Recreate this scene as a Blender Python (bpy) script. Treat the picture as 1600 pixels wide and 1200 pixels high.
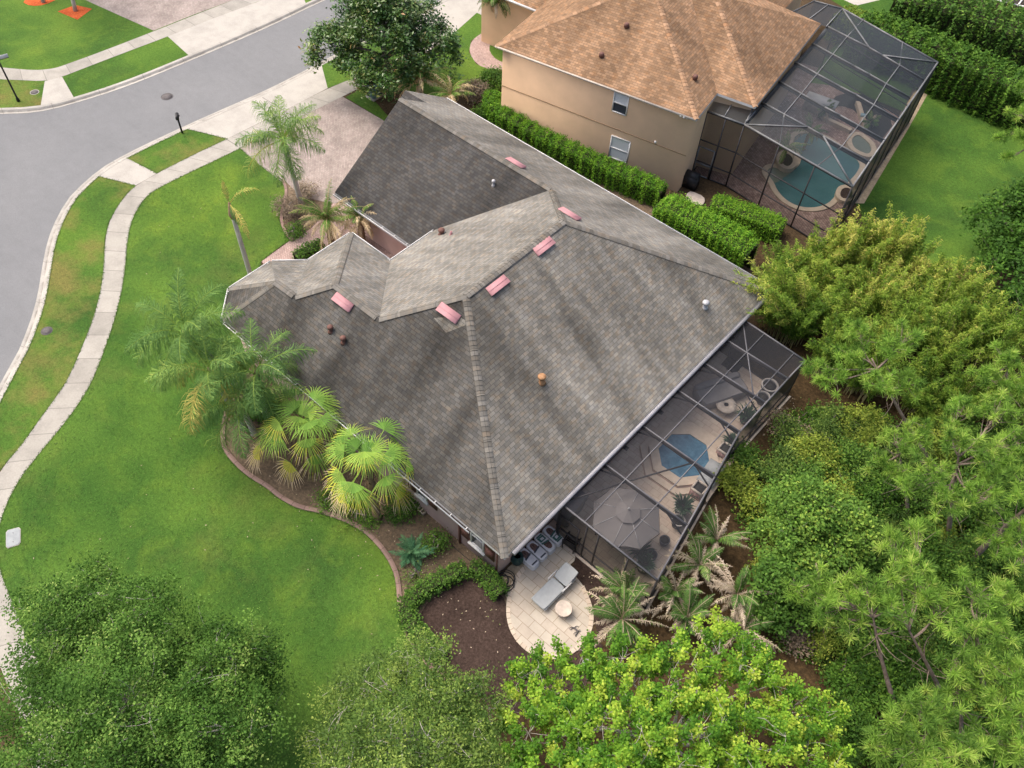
import bpy, math, random
import numpy as np
from mathutils import Matrix, Vector

for o in list(bpy.data.objects):
    bpy.data.objects.remove(o, do_unlink=True)
scene = bpy.context.scene
COL = scene.collection
R_ = math.radians

# ------------------------------------------------------------------ camera, sky, sun, exposure
# world: +x runs along the long side of the house, +y across it, metres; the drone hangs 33 m up
CAM_H = 33.0
FPX, PITCH, YAW, ROLL = 1294.0, R_(52.65), R_(-39.08), R_(3.51)
_c, _s = math.cos(PITCH), math.sin(PITCH)
_fwd, _up, _rt = np.array([0, _c, -_s]), np.array([0, _s, _c]), np.array([1.0, 0, 0])
_ca, _sa = math.cos(-YAW), math.sin(-YAW)
_RZ = np.array([[_ca, -_sa, 0], [_sa, _ca, 0], [0, 0, 1.0]])
_cr, _sr = math.cos(ROLL), math.sin(ROLL)
CAM_R = _RZ @ (_cr * _rt + _sr * _up)
CAM_U = _RZ @ (-_sr * _rt + _cr * _up)
CAM_F = _RZ @ _fwd
cam_data = bpy.data.cameras.new("Camera")
cam_data.sensor_fit = 'HORIZONTAL'
cam_data.sensor_width = 36.0
cam_data.lens = FPX / 1600 * 36.0
cam_data.clip_start = 0.2
cam_data.clip_end = 3000
cam = bpy.data.objects.new("Camera", cam_data)
COL.objects.link(cam)
m = Matrix.Identity(4)
for i in range(3):
    m[i][0], m[i][1], m[i][2] = CAM_R[i], CAM_U[i], -CAM_F[i]
m[2][3] = CAM_H
cam.matrix_world = m
scene.camera = cam

SUN_EL, SUN_AZ = R_(58), R_(190)          # azimuth measured from +x towards +y
world = bpy.data.worlds.new("World")
scene.world = world
world.use_nodes = True
wn = world.node_tree
wn.nodes.clear()
wo = wn.nodes.new("ShaderNodeOutputWorld")
wb = wn.nodes.new("ShaderNodeBackground")
ws = wn.nodes.new("ShaderNodeTexSky")
ws.sky_type = 'NISHITA'
ws.sun_disc = False
ws.sun_elevation = SUN_EL
ws.sun_rotation = R_(90) - SUN_AZ
ws.air_density = 0.85
ws.dust_density = 8.0
ws.ozone_density = 0.7
wb.inputs[1].default_value = 0.15
wn.links.new(ws.outputs[0], wb.inputs[0])
wn.links.new(wb.outputs[0], wo.inputs[0])
sd = bpy.data.lights.new("Sun", 'SUN')
sd.energy = 0.8
sd.angle = R_(50)
sd.color = (1.0, 0.98, 0.94)
sun = bpy.data.objects.new("Sun", sd)
COL.objects.link(sun)
sun.rotation_euler = (math.pi / 2 - SUN_EL, 0, SUN_AZ + math.pi / 2)
scene.view_settings.view_transform = 'Standard'
scene.view_settings.look = 'None'
scene.view_settings.gamma = 1.0
scene.view_settings.use_curve_mapping = False
scene.view_settings.exposure = 0.85
scene.cycles.max_bounces = 6
scene.cycles.transparent_max_bounces = 12
scene.cycles.caustics_reflective = False
scene.cycles.caustics_refractive = False


def ray(px, py):
    x, y = px - 800.0, py - 600.0
    d = _rt * (_cr * x + _sr * y) - _up * (-_sr * x + _cr * y) + _fwd * FPX
    return _RZ @ d


def gp(px, py, z=0.0):
    """photo pixel -> point of the horizontal plane at height z"""
    d = ray(px, py)
    t = (z - CAM_H) / d[2]
    return np.array([d[0] * t, d[1] * t, z])


def gpl(pts, z=0.0):
    return [gp(x, y, z) for x, y in pts]


def on_y(px, py, y0):
    d = ray(px, py)
    t = y0 / d[1]
    return np.array([d[0] * t, y0, CAM_H + d[2] * t])


def on_plane(px, py, p0, n):
    d = ray(px, py)
    c = np.array([0, 0, CAM_H])
    t = np.dot(np.asarray(p0, float) - c, n) / np.dot(d, n)
    return c + d * t


# ------------------------------------------------------------------ materials
class NT:
    def __init__(self, name):
        self.m = bpy.data.materials.new(name)
        self.m.use_nodes = True
        self.t = self.m.node_tree
        self.t.nodes.clear()
        self.out = self.n("OutputMaterial")

    def n(self, typ, **kw):
        nd = self.t.nodes.new("ShaderNode" + typ)
        for k, v in kw.items():
            setattr(nd, k, v)
        return nd

    def set(self, sock, v):
        if hasattr(v, 'is_output') or isinstance(v, bpy.types.NodeSocket):
            self.t.links.new(v, sock)
        elif isinstance(v, (tuple, list)):
            sock.default_value = (*v, 1.0) if len(v) == 3 and sock.type == 'RGBA' else v
        else:
            sock.default_value = v

    def obj(self):
        return self.n("TexCoord").outputs['Object']

    def uv(self):
        return self.n("UVMap").outputs[0]

    def mapping(self, vec, scale=(1, 1, 1), rot=(0, 0, 0), loc=(0, 0, 0)):
        nd = self.n("Mapping")
        self.set(nd.inputs[0], vec)
        nd.inputs['Scale'].default_value = scale
        nd.inputs['Rotation'].default_value = rot
        nd.inputs['Location'].default_value = loc
        return nd.outputs[0]

    def noise(self, vec, scale, detail=3.0, rough=0.55, dist=0.0):
        nd = self.n("TexNoise")
        self.set(nd.inputs['Vector'], vec)
        nd.inputs['Scale'].default_value = scale
        nd.inputs['Detail'].default_value = detail
        nd.inputs['Roughness'].default_value = rough
        nd.inputs['Distortion'].default_value = dist
        return nd.outputs[0]

    def ramp(self, fac, stops, interp='LINEAR'):
        nd = self.n("ValToRGB")
        cr = nd.color_ramp
        cr.interpolation = interp
        while len(cr.elements) < len(stops):
            cr.elements.new(0.5)
        for e, (p, c) in zip(cr.elements, stops):
            e.position = p
            e.color = (*c, 1.0) if not isinstance(c, (int, float)) else (c, c, c, 1.0)
        self.set(nd.inputs[0], fac)
        return nd.outputs[0]

    def mix(self, a, b, fac=0.5, mode='MIX'):
        nd = self.n("Mix", data_type='RGBA', blend_type=mode)
        self.set(nd.inputs[0], fac)
        self.set(nd.inputs[6], a)
        self.set(nd.inputs[7], b)
        return nd.outputs[2]

    def math(self, op, a, b=0.0, c=0.0):
        nd = self.n("Math", operation=op)
        self.set(nd.inputs[0], a)
        self.set(nd.inputs[1], b)
        self.set(nd.inputs[2], c)
        return nd.outputs[0]

    def bump(self, h, strength=0.3, dist=0.02):
        nd = self.n("Bump")
        nd.inputs['Strength'].default_value = strength
        nd.inputs['Distance'].default_value = dist
        self.set(nd.inputs['Height'], h)
        return nd.outputs[0]

    def attr(self, name):
        return self.n("Attribute", attribute_name=name).outputs['Fac']

    def principled(self, color, rough=0.8, normal=None, metal=0.0, spec=0.3, **kw):
        p = self.n("BsdfPrincipled")
        self.set(p.inputs['Base Color'], color)
        self.set(p.inputs['Roughness'], rough)
        self.set(p.inputs['Metallic'], metal)
        self.set(p.inputs['Specular IOR Level'], spec)
        if normal is not None:
            self.set(p.inputs['Normal'], normal)
        for k, v in kw.items():
            self.set(p.inputs[k.replace('_', ' ')], v)
        self.t.links.new(p.outputs[0], self.out.inputs[0])
        return self.m


def plain(name, col, rough=0.7, var=0.12, scale=3.0, metal=0.0, spec=0.3):
    """paint, plastic, metal: base colour with slight wear"""
    t = NT(name)
    n1 = t.noise(t.obj(), scale, 4)
    dark = tuple(c * (1 - var * 1.6) for c in col)
    light = tuple(min(1, c * (1 + var)) for c in col)
    c = t.ramp(n1, [(0.3, dark), (0.7, light)])
    return t.principled(c, rough, metal=metal, spec=spec)


def grass_mat(name, lush=1.0, dry=0.3, lo=0.52):
    t = NT(name)
    o = t.obj()
    big = t.noise(o, 0.16, 3, 0.5)
    mid = t.noise(o, 0.7, 4, 0.6, 0.4)
    fine = t.noise(o, 5.5, 4, 0.75)
    finest = t.noise(o, 15.0, 3, 0.8)
    c1 = t.ramp(big, [(0.3, (0.037, 0.090, 0.022)), (0.47, (0.060, 0.132, 0.027)), (0.66, (0.104, 0.192, 0.036))])
    c2 = t.mix(c1, (0.135, 0.215, 0.036), t.math('MULTIPLY', t.ramp(mid, [(0.48, 0.0), (0.75, 1.0)]), 0.55))
    wide = t.noise(t.mapping(o, (0.055, 0.075, 1), rot=(0, 0, 0.5)), 1.0, 2, 0.5)
    c2 = t.mix(c2, t.ramp(wide, [(0.35, (0.74, 0.82, 0.80)), (0.52, (1.0, 1.0, 1.0)), (0.66, (1.30, 1.16, 1.0))]), 1.0, 'MULTIPLY')
    drym = t.ramp(t.noise(t.mapping(o, loc=(7, 3, 1)), 0.33, 5, 0.65), [(lo, 0.0), (lo + 0.2, 1.0)])
    c3 = t.mix(c2, (0.175, 0.155, 0.06), t.math('MULTIPLY', drym, dry))
    f = t.ramp(fine, [(0.25, 0.60), (0.5, 1.0), (0.78, 1.38)])
    c4 = t.mix(c3, f, 0.8, 'MULTIPLY')
    c5 = t.mix(c4, t.ramp(finest, [(0.25, 0.45), (0.55, 1.0), (0.8, 1.6)]), 0.85, 'MULTIPLY')
    c5 = t.mix(c5, (lush, lush, lush * .8), 1.0, 'MULTIPLY')
    hgt = t.math('ADD', fine, finest)
    return t.principled(c5, 0.9, t.bump(hgt, 0.55, 0.05), spec=0.1)


def shingle_mat(name, base, stain, light_rows=0.25, w=0.30, h=0.165):
    """asphalt shingles laid in UV metres (u along the eave, v up the slope), with algae streaks running down"""
    t = NT(name)
    uv = t.uv()
    br = t.n("TexBrick", offset=0.5)
    t.set(br.inputs['Vector'], uv)
    br.inputs['Scale'].default_value = 1.0
    br.inputs['Brick Width'].default_value = w
    br.inputs['Row Height'].default_value = h
    br.inputs['Mortar Size'].default_value = 0.014
    br.inputs['Mortar Smooth'].default_value = 0.6
    br.inputs['Bias'].default_value = 0.0
    a = tuple(min(1, c * (1 + light_rows)) for c in base)
    b = tuple(c * (1 - light_rows) for c in base)
    t.set(br.inputs['Color1'], a)
    t.set(br.inputs['Color2'], b)
    t.set(br.inputs['Mortar'], tuple(c * 0.55 for c in base))
    # tint of single tabs
    sep = t.n("SeparateXYZ")
    t.set(sep.inputs[0], uv)
    tabs = t.noise(t.mapping(uv, (1 / w * 0.9, 1 / h, 1)), 0.8, 1, 0.5)
    warm = t.ramp(tabs, [(0.32, (0.88, 0.92, 0.95)), (0.55, (1.0, 1.0, 0.96)), (0.72, (1.16, 1.03, 0.88))])
    c = t.mix(br.outputs[0], warm, 0.85, 'MULTIPLY')
    streak = t.noise(t.mapping(uv, (0.62, 0.10, 1)), 1.0, 5, 0.62, 0.12)
    blotch = t.noise(t.mapping(uv, (0.16, 0.10, 1), loc=(3, 5, 0)), 1.0, 4, 0.6)
    sm = t.math('ADD', t.math('MULTIPLY', streak, 0.75), t.math('MULTIPLY', blotch, 0.65))
    k = t.ramp(sm, [(0.56, 1.06), (0.70, 1.0 - stain * .45), (0.86, 1.0 - stain)])
    c = t.mix(c, k, 1.0, 'MULTIPLY')
    wash = t.ramp(t.attr('wash'), [(0.0, 1.0), (1.0, 1.75)])
    c = t.mix(c, wash, 1.0, 'MULTIPLY')
    gr = t.noise(uv, 60, 2, 0.6)
    c = t.mix(c, t.ramp(gr, [(0.3, 0.82), (0.7, 1.18)]), 0.6, 'MULTIPLY')
    return t.principled(c, 0.95, t.bump(br.outputs[1], -0.5, 0.02), spec=0.12)


def concrete_mat(name, col, joint=1.5, stain=0.35, ju=True, jcol=0.45, dirt=False):
    """slabs: UV u runs along the strip in metres"""
    t = NT(name)
    uv, o = t.uv(), t.obj()
    sep = t.n("SeparateXYZ")
    t.set(sep.inputs[0], uv)
    u = t.math('DIVIDE', sep.outputs[0], joint)
    fr = t.math('FRACT', u)
    line = t.math('LESS_THAN', t.math('ABSOLUTE', t.math('SUBTRACT', fr, 0.5)), 0.012 / joint * 1.6)
    cell = t.math('FLOOR', t.math('ADD', u, 0.5))
    wn_ = t.n("TexWhiteNoise", noise_dimensions='1D')
    t.set(wn_.inputs['W'], cell)
    tone = t.ramp(wn_.outputs[0], [(0.0, 0.86), (0.5, 0.98), (1.0, 1.03)])
    n1 = t.noise(o, 0.9, 6, 0.65)
    n2 = t.noise(o, 14, 4, 0.7)
    c = t.mix(col, tuple(x * (1 - stain) for x in col), t.ramp(n1, [(0.42, 0.0), (0.75, 1.0)]))
    c = t.mix(c, t.ramp(n2, [(0.3, 0.86), (0.7, 1.1)]), 0.8, 'MULTIPLY')
    if dirt:
        v = sep.outputs[1]
        band = t.math('SUBTRACT', 1.0, t.math('MULTIPLY', t.math('ABSOLUTE', t.math('SUBTRACT', v, 2.0)), 1.6))
        dn = t.ramp(t.noise(o, 1.4, 5, 0.7), [(0.4, 0.0), (0.62, 1.0)])
        c = t.mix(c, (0.13, 0.115, 0.10), t.math('MULTIPLY', t.math('MAXIMUM', band, 0.0), t.math('MULTIPLY', dn, 0.75)))
    if ju:
        c = t.mix(c, tone, 1.0, 'MULTIPLY')
        c = t.mix(c, tuple(x * jcol for x in col), t.math('MULTIPLY', line, 0.8))
    return t.principled(c, 0.9, t.bump(n2, 0.15, 0.01), spec=0.2)


def paver_mat(name, c1, c2, mortar, bw, bh, rot=0.0, var=0.2, stain=0.25, msize=0.012, squash=1.0):
    t = NT(name)
    o = t.mapping(t.obj(), rot=(0, 0, rot))
    br = t.n("TexBrick", offset=0.5, squash=squash)
    t.set(br.inputs['Vector'], o)
    br.inputs['Scale'].default_value = 1.0
    br.inputs['Brick Width'].default_value = bw
    br.inputs['Row Height'].default_value = bh
    br.inputs['Mortar Size'].default_value = msize
    br.inputs['Mortar Smooth'].default_value = 0.3
    t.set(br.inputs['Color1'], c1)
    t.set(br.inputs['Color2'], c2)
    t.set(br.inputs['Mortar'], mortar)
    n1 = t.noise(o, 0.7, 6, 0.65)
    n2 = t.noise(o, 5.0, 4, 0.7)
    c = t.mix(br.outputs[0], t.ramp(n1, [(0.35, 1.0 - stain), (0.65, 1.08)]), 1.0, 'MULTIPLY')
    c = t.mix(c, t.ramp(n2, [(0.25, 1.0 - var), (0.75, 1.0 + var)]), 0.9, 'MULTIPLY')
    return t.principled(c, 0.9, t.bump(br.outputs[1], -0.3, 0.01), spec=0.2)


def mulch_mat(name, cols, leaf=(0.42, 0.28, 0.14), leafy=0.25, scale=7.0):
    t = NT(name)
    o = t.obj()
    n1 = t.noise(o, scale, 5, 0.75)
    n2 = t.noise(o, 0.55, 4, 0.6)
    v = t.n("TexVoronoi")
    t.set(v.inputs['Vector'], o)
    v.inputs['Scale'].default_value = scale * 2.2
    c = t.ramp(n1, [(0.28, cols[0]), (0.5, cols[1]), (0.74, cols[2])])
    c = t.mix(c, t.ramp(n2, [(0.3, 0.62), (0.7, 1.3)]), 0.8, 'MULTIPLY')
    sel = t.ramp(t.n("SeparateColor").outputs[0] if False else v.outputs['Distance'], [(0.0, 1.0), (0.16, 0.0)])
    sel2 = t.ramp(t.noise(o, 1.1, 3), [(0.46, 0.0), (0.66, 1.0)])
    c = t.mix(c, leaf, t.math('MULTIPLY', t.math('MULTIPLY', sel, sel2), leafy * 2.0))
    return t.principled(c, 0.95, t.bump(n1, 0.7, 0.05), spec=0.1)


def leaf_mat(name, stops, trans=0.28, rough=0.62, spec=0.16, gain=1.35):
    """leaf colour by a per-leaf 'tint' number (young, mature, dying leaves)"""
    t = NT(name)
    c = t.ramp(t.attr('tint'), [(a, tuple(min(.85, v * gain) for v in b)) for a, b in stops])
    c = t.mix(c, t.ramp(t.noise(t.obj(), 1.3, 3), [(0.3, 0.78), (0.7, 1.2)]), 0.8, 'MULTIPLY')
    p = t.n("BsdfPrincipled")
    t.set(p.inputs['Base Color'], c)
    p.inputs['Roughness'].default_value = rough
    p.inputs['Specular IOR Level'].default_value = spec
    tr = t.n("BsdfTranslucent")
    t.set(tr.inputs[0], t.mix(c, (1.0, 1.0, 0.35), 0.15, 'MULTIPLY'))
    mx = t.n("MixShader")
    mx.inputs[0].default_value = trans
    t.t.links.new(p.outputs[0], mx.inputs[1])
    t.t.links.new(tr.outputs[0], mx.inputs[2])
    t.t.links.new(mx.outputs[0], t.out.inputs[0])
    return t.m


def bark_mat(name, a, b, scale=6.0, ring=0.0):
    t = NT(name)
    o = t.obj()
    n1 = t.noise(t.mapping(o, (1, 1, 0.35)), scale, 5, 0.7)
    c = t.ramp(n1, [(0.3, a), (0.7, b)])
    if ring:
        w = t.n("TexWave", bands_direction='Z')
        t.set(w.inputs['Vector'], o)
        w.inputs['Scale'].default_value = ring
        w.inputs['Distortion'].default_value = 2.0
        c = t.mix(c, t.ramp(w.outputs[0], [(0.0, 0.72), (0.4, 1.05)]), 0.8, 'MULTIPLY')
    return t.principled(c, 0.95, t.bump(n1, 0.5, 0.03), spec=0.1)


def screen_mat(name, col=(0.022, 0.024, 0.03), lo=0.34, hi=0.9):
    """woven insect mesh: mostly holes face-on, closing up as it turns edge-on"""
    t = NT(name)
    lw = t.n("LayerWeight")
    lw.inputs[0].default_value = 0.5
    fac = t.ramp(lw.outputs['Facing'], [(0.0, lo), (0.55, lo + (hi - lo) * 0.3), (1.0, hi)])
    d = t.n("BsdfPrincipled")
    t.set(d.inputs['Base Color'], col)
    d.inputs['Roughness'].default_value = 0.6
    d.inputs['Specular IOR Level'].default_value = 0.3
    tp = t.n("BsdfTransparent")
    mx = t.n("MixShader")
    t.set(mx.inputs[0], fac)
    t.t.links.new(tp.outputs[0], mx.inputs[1])
    t.t.links.new(d.outputs[0], mx.inputs[2])
    t.t.links.new(mx.outputs[0], t.out.inputs[0])
    return t.m


def water_mat(name, deep, shallow, scale=2.2, rip=0.25):
    t = NT(name)
    o = t.obj()
    n1 = t.noise(o, scale, 4, 0.6, 0.8)
    c = t.ramp(n1, [(0.3, deep), (0.72, shallow)])
    n2 = t.noise(o, 5.5, 3, 0.6, 1.5)
    return t.principled(c, 0.06, t.bump(n2, rip, 0.03), spec=0.6)


M = {}
M['lawn'] = grass_mat('lawn_grass', dry=0.22)
M['verge'] = grass_mat('verge_grass', dry=0.85, lo=0.43)
M['far_lawn'] = grass_mat('far_lawn_grass', dry=0.1)
M['back_lawn'] = grass_mat('back_lawn_grass', dry=0.05, lush=0.95)
M['soil'] = mulch_mat('soil', [(0.035, 0.024, 0.014), (0.075, 0.052, 0.03), (0.13, 0.09, 0.05)], leafy=0.2)
M['forest'] = mulch_mat('forest_floor', [(0.02, 0.014, 0.008), (0.06, 0.04, 0.02), (0.12, 0.075, 0.035)], leaf=(0.22, 0.10, 0.035), leafy=0.4, scale=5)
M['litter'] = mulch_mat('leaf_litter', [(0.07, 0.054, 0.040), (0.135, 0.102, 0.070), (0.23, 0.165, 0.105)], leaf=(0.5, 0.32, 0.16), leafy=0.4)
M['mulch'] = mulch_mat('dark_mulch', [(0.022, 0.015, 0.012), (0.052, 0.035, 0.029), (0.10, 0.068, 0.055)], leaf=(0.5, 0.4, 0.28), leafy=0.22, scale=9)
M['redmulch'] = mulch_mat('red_mulch', [(0.30, 0.05, 0.02), (0.48, 0.10, 0.03), (0.6, 0.18, 0.07)], leafy=0.0)
M['sand'] = mulch_mat('sandy_dirt', [(0.20, 0.16, 0.11), (0.32, 0.26, 0.18), (0.42, 0.35, 0.25)], leafy=0.25)
M['asphalt'] = None
t = NT('asphalt')
o_ = t.obj()
n1 = t.noise(o_, 0.18, 4, 0.6); n2 = t.noise(o_, 22, 3, 0.8); n3 = t.noise(o_, 1.7, 5, 0.7)
c = t.ramp(n1, [(0.3, (0.168, 0.174, 0.180)), (0.7, (0.190, 0.195, 0.200))])
c = t.mix(c, t.ramp(n2, [(0.3, 0.78), (0.7, 1.18)]), 0.8, 'MULTIPLY')
c = t.mix(c, t.ramp(n3, [(0.3, 0.93), (0.7, 1.06)]), 0.8, 'MULTIPLY')
crk = t.noise(t.mapping(o_, (0.25, 1.2, 1), rot=(0, 0, 0.6)), 0.9, 6, 0.7, 1.5)
c = t.mix(c, t.ramp(crk, [(0.36, 0.88), (0.5, 1.0), (0.68, 1.04)]), 0.35, 'MULTIPLY')
M['asphalt'] = t.principled(c, 0.9, t.bump(n2, 0.2, 0.01), spec=0.25)
M['walk'] = concrete_mat('sidewalk_concrete', (0.37, 0.352, 0.312), 1.55, 0.28)
M['curb'] = concrete_mat('curb_concrete', (0.44, 0.42, 0.378), 3.05, 0.35, dirt=True)
M['apron'] = concrete_mat('apron_concrete', (0.42, 0.40, 0.36), 3.0, 0.22, ju=False)
M['brick_drive'] = paver_mat('driveway_pavers', (0.375, 0.325, 0.292), (0.315, 0.26, 0.235), (0.26, 0.22, 0.20), 0.2, 0.1, R_(38), 0.2, 0.3)
M['brick_path'] = paver_mat('path_pavers', (0.48, 0.36, 0.32), (0.38, 0.27, 0.24), (0.25, 0.18, 0.16), 0.2, 0.1, R_(45), 0.2, 0.2)
M['patio'] = paver_mat('patio_pavers', (0.47, 0.425, 0.355), (0.43, 0.375, 0.31), (0.27, 0.22, 0.165), 0.61, 0.41, R_(0), 0.07, 0.1, 0.012)
M['deck'] = paver_mat('pool_deck_pavers', (0.58, 0.49, 0.39), (0.52, 0.415, 0.335), (0.33, 0.26, 0.21), 0.46, 0.31, 0.0, 0.1, 0.2, 0.009)
M['ndeck'] = paver_mat('neighbour_deck_pavers', (0.46, 0.33, 0.28), (0.30, 0.20, 0.17), (0.16, 0.11, 0.09), 0.22, 0.15, R_(30), 0.35, 0.35, 0.012)
M['coping'] = plain('coping_stone', (0.58, 0.48, 0.36), 0.8, 0.1, 4)
M['spa_tile'] = plain('spa_step_stone', (0.56, 0.46, 0.36), 0.8, 0.08, 4)
M['spa_water'] = water_mat('spa_water', (0.02, 0.09, 0.16), (0.08, 0.21, 0.30), 3.5)
M['pool_water'] = water_mat('pool_water', (0.035, 0.13, 0.135), (0.06, 0.18, 0.18), 0.6, 0.12)
M['pool_shallow'] = water_mat('pool_shallow_water', (0.14, 0.17, 0.13), (0.20, 0.235, 0.18), 1.2, 0.1)
M['stucco'] = plain('mauve_stucco', (0.53, 0.385, 0.345), 0.95, 0.06, 1.2)
M['shutter'] = plain('brown_shutter', (0.16, 0.075, 0.062), 0.6, 0.08, 2)
M['nstucco'] = plain('tan_stucco', (0.76, 0.53, 0.345), 0.95, 0.05, 0.8)
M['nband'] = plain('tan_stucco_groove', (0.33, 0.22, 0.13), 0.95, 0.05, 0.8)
M['white'] = plain('white_aluminium', (0.66, 0.66, 0.65), 0.5, 0.06, 2)
M['gutterin'] = plain('gutter_debris', (0.035, 0.03, 0.028), 0.9, 0.4, 5)
M['supergutter'] = plain('grey_gutter', (0.27, 0.27, 0.29), 0.5, 0.1, 1.5)
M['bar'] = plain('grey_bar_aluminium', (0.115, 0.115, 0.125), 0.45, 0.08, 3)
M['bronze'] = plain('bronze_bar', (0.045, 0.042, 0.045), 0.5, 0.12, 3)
M['nbar'] = plain('weathered_bar', (0.17, 0.175, 0.18), 0.45, 0.25, 1.2)
M['screen'] = screen_mat('insect_screen', (0.036, 0.038, 0.045), 0.22, 0.92)
M['nscreen'] = screen_mat('neighbour_insect_screen', (0.034, 0.042, 0.05), 0.42, 0.9)
M['wscreen'] = screen_mat('wall_insect_screen', (0.035, 0.034, 0.03), 0.34, 0.93)
t = NT('window_glass')
M['glass'] = t.principled((0.035, 0.045, 0.055), 0.06, spec=0.7)
t = NT('window_blind')
u_ = t.obj(); sx = t.n("SeparateXYZ"); t.set(sx.inputs[0], u_)
st = t.math('FRACT', t.math('MULTIPLY', sx.outputs[2], 12.0))
M['blind'] = t.principled(t.ramp(st, [(0.0, (0.36, 0.40, 0.43)), (0.3, (0.58, 0.62, 0.64)), (1.0, (0.50, 0.54, 0.57))]), 0.12, spec=0.6)
M['pink'] = plain('pink_metal_vent', (0.40, 0.205, 0.222), 0.6, 0.07, 2.5)
M['pinkd'] = plain('vent_slot', (0.12, 0.05, 0.05), 0.8, 0.1, 2.5)
M['pipe_brown'] = plain('brown_vent_pipe', (0.15, 0.075, 0.06), 0.7, 0.1, 4)
M['rust'] = plain('rusty_cap', (0.36, 0.20, 0.10), 0.8, 0.2, 9)
M['black'] = plain('black_plastic', (0.02, 0.02, 0.022), 0.5, 0.2, 5)
M['dkgreen'] = plain('dark_green_plastic', (0.018, 0.05, 0.048), 0.5, 0.15, 5)
M['steel'] = plain('grey_metal', (0.45, 0.45, 0.46), 0.45, 0.1, 4, 0.2)
M['iron'] = plain('cast_iron', (0.11, 0.10, 0.10), 0.8, 0.2, 14)
M['cushion'] = plain('grey_cushion_fabric', (0.36, 0.38, 0.385), 0.95, 0.05, 6)
M['cover'] = plain('taupe_cover_fabric', (0.25, 0.235, 0.23), 0.95, 0.08, 2.5)
M['umbrella'] = plain('taupe_umbrella_fabric', (0.17, 0.158, 0.155), 0.95, 0.06, 2.0)
M['stone'] = plain('pale_cast_stone', (0.55, 0.475, 0.40), 0.9, 0.12, 6)
M['block'] = plain('concrete_block', (0.46, 0.39, 0.30), 0.95, 0.15, 9)
M['plank'] = plain('weathered_wood', (0.34, 0.27, 0.22), 0.9, 0.2, 6)
M['edging'] = concrete_mat('bed_edging', (0.27, 0.185, 0.155), 0.6, 0.3)
M['pot'] = plain('dark_clay_pot', (0.10, 0.10, 0.105), 0.7, 0.15, 5)
M['potrim'] = plain('pale_pot_rim', (0.42, 0.39, 0.36), 0.7, 0.15, 5)
M['potsoil'] = plain('potting_soil', (0.03, 0.028, 0.024), 0.95, 0.3, 12)
M['pinkbrick'] = paver_mat('pink_brick', (0.45, 0.28, 0.25), (0.36, 0.21, 0.19), (0.5, 0.42, 0.38), 0.2, 0.07)
M['bagw'] = plain('white_printed_bag', (0.62, 0.62, 0.64), 0.45, 0.06, 5)
M['bagb'] = plain('brown_bag_print', (0.16, 0.10, 0.085), 0.5, 0.5, 14)
M['bagd'] = plain('dark_bag_print', (0.06, 0.07, 0.09), 0.5, 0.3, 8)
M['bagg'] = plain('green_bag_print', (0.05, 0.14, 0.12), 0.5, 0.3, 8)
M['bluegrey'] = plain('blue_grey_cabinet_paint', (0.13, 0.22, 0.225), 0.5, 0.1, 3)
M['roofw'] = plain('white_membrane_roof', (0.66, 0.66, 0.66), 0.8, 0.06, 1.0)
ROOFC = (0.255, 0.232, 0.208)
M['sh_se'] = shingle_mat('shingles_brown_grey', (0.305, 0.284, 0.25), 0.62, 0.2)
M['sh_sw'] = shingle_mat('shingles_algae_and_shade', (0.116, 0.111, 0.104), 0.62, 0.2)  # algae stain, with this slope's shade also darkened into the base colour
M['sh_g'] = shingle_mat('shingles_algae_shade_dark', (0.080, 0.077, 0.075), 0.42, 0.2)  # garage slope: algae and the slope's shade both in the base colour
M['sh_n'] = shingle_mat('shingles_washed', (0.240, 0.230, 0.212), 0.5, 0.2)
M['sh_cap'] = shingle_mat('cap_shingles', (0.185, 0.173, 0.155), 0.3, 0.2, 0.9, 0.22)
M['sh_o'] = shingle_mat('shingles_terracotta', (0.315, 0.198, 0.122), 0.4, 0.26, 0.30, 0.155)
M['sh_ocap'] = shingle_mat('terracotta_cap_shingles', (0.355, 0.222, 0.138), 0.2, 0.25, 0.9, 0.22)


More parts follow.
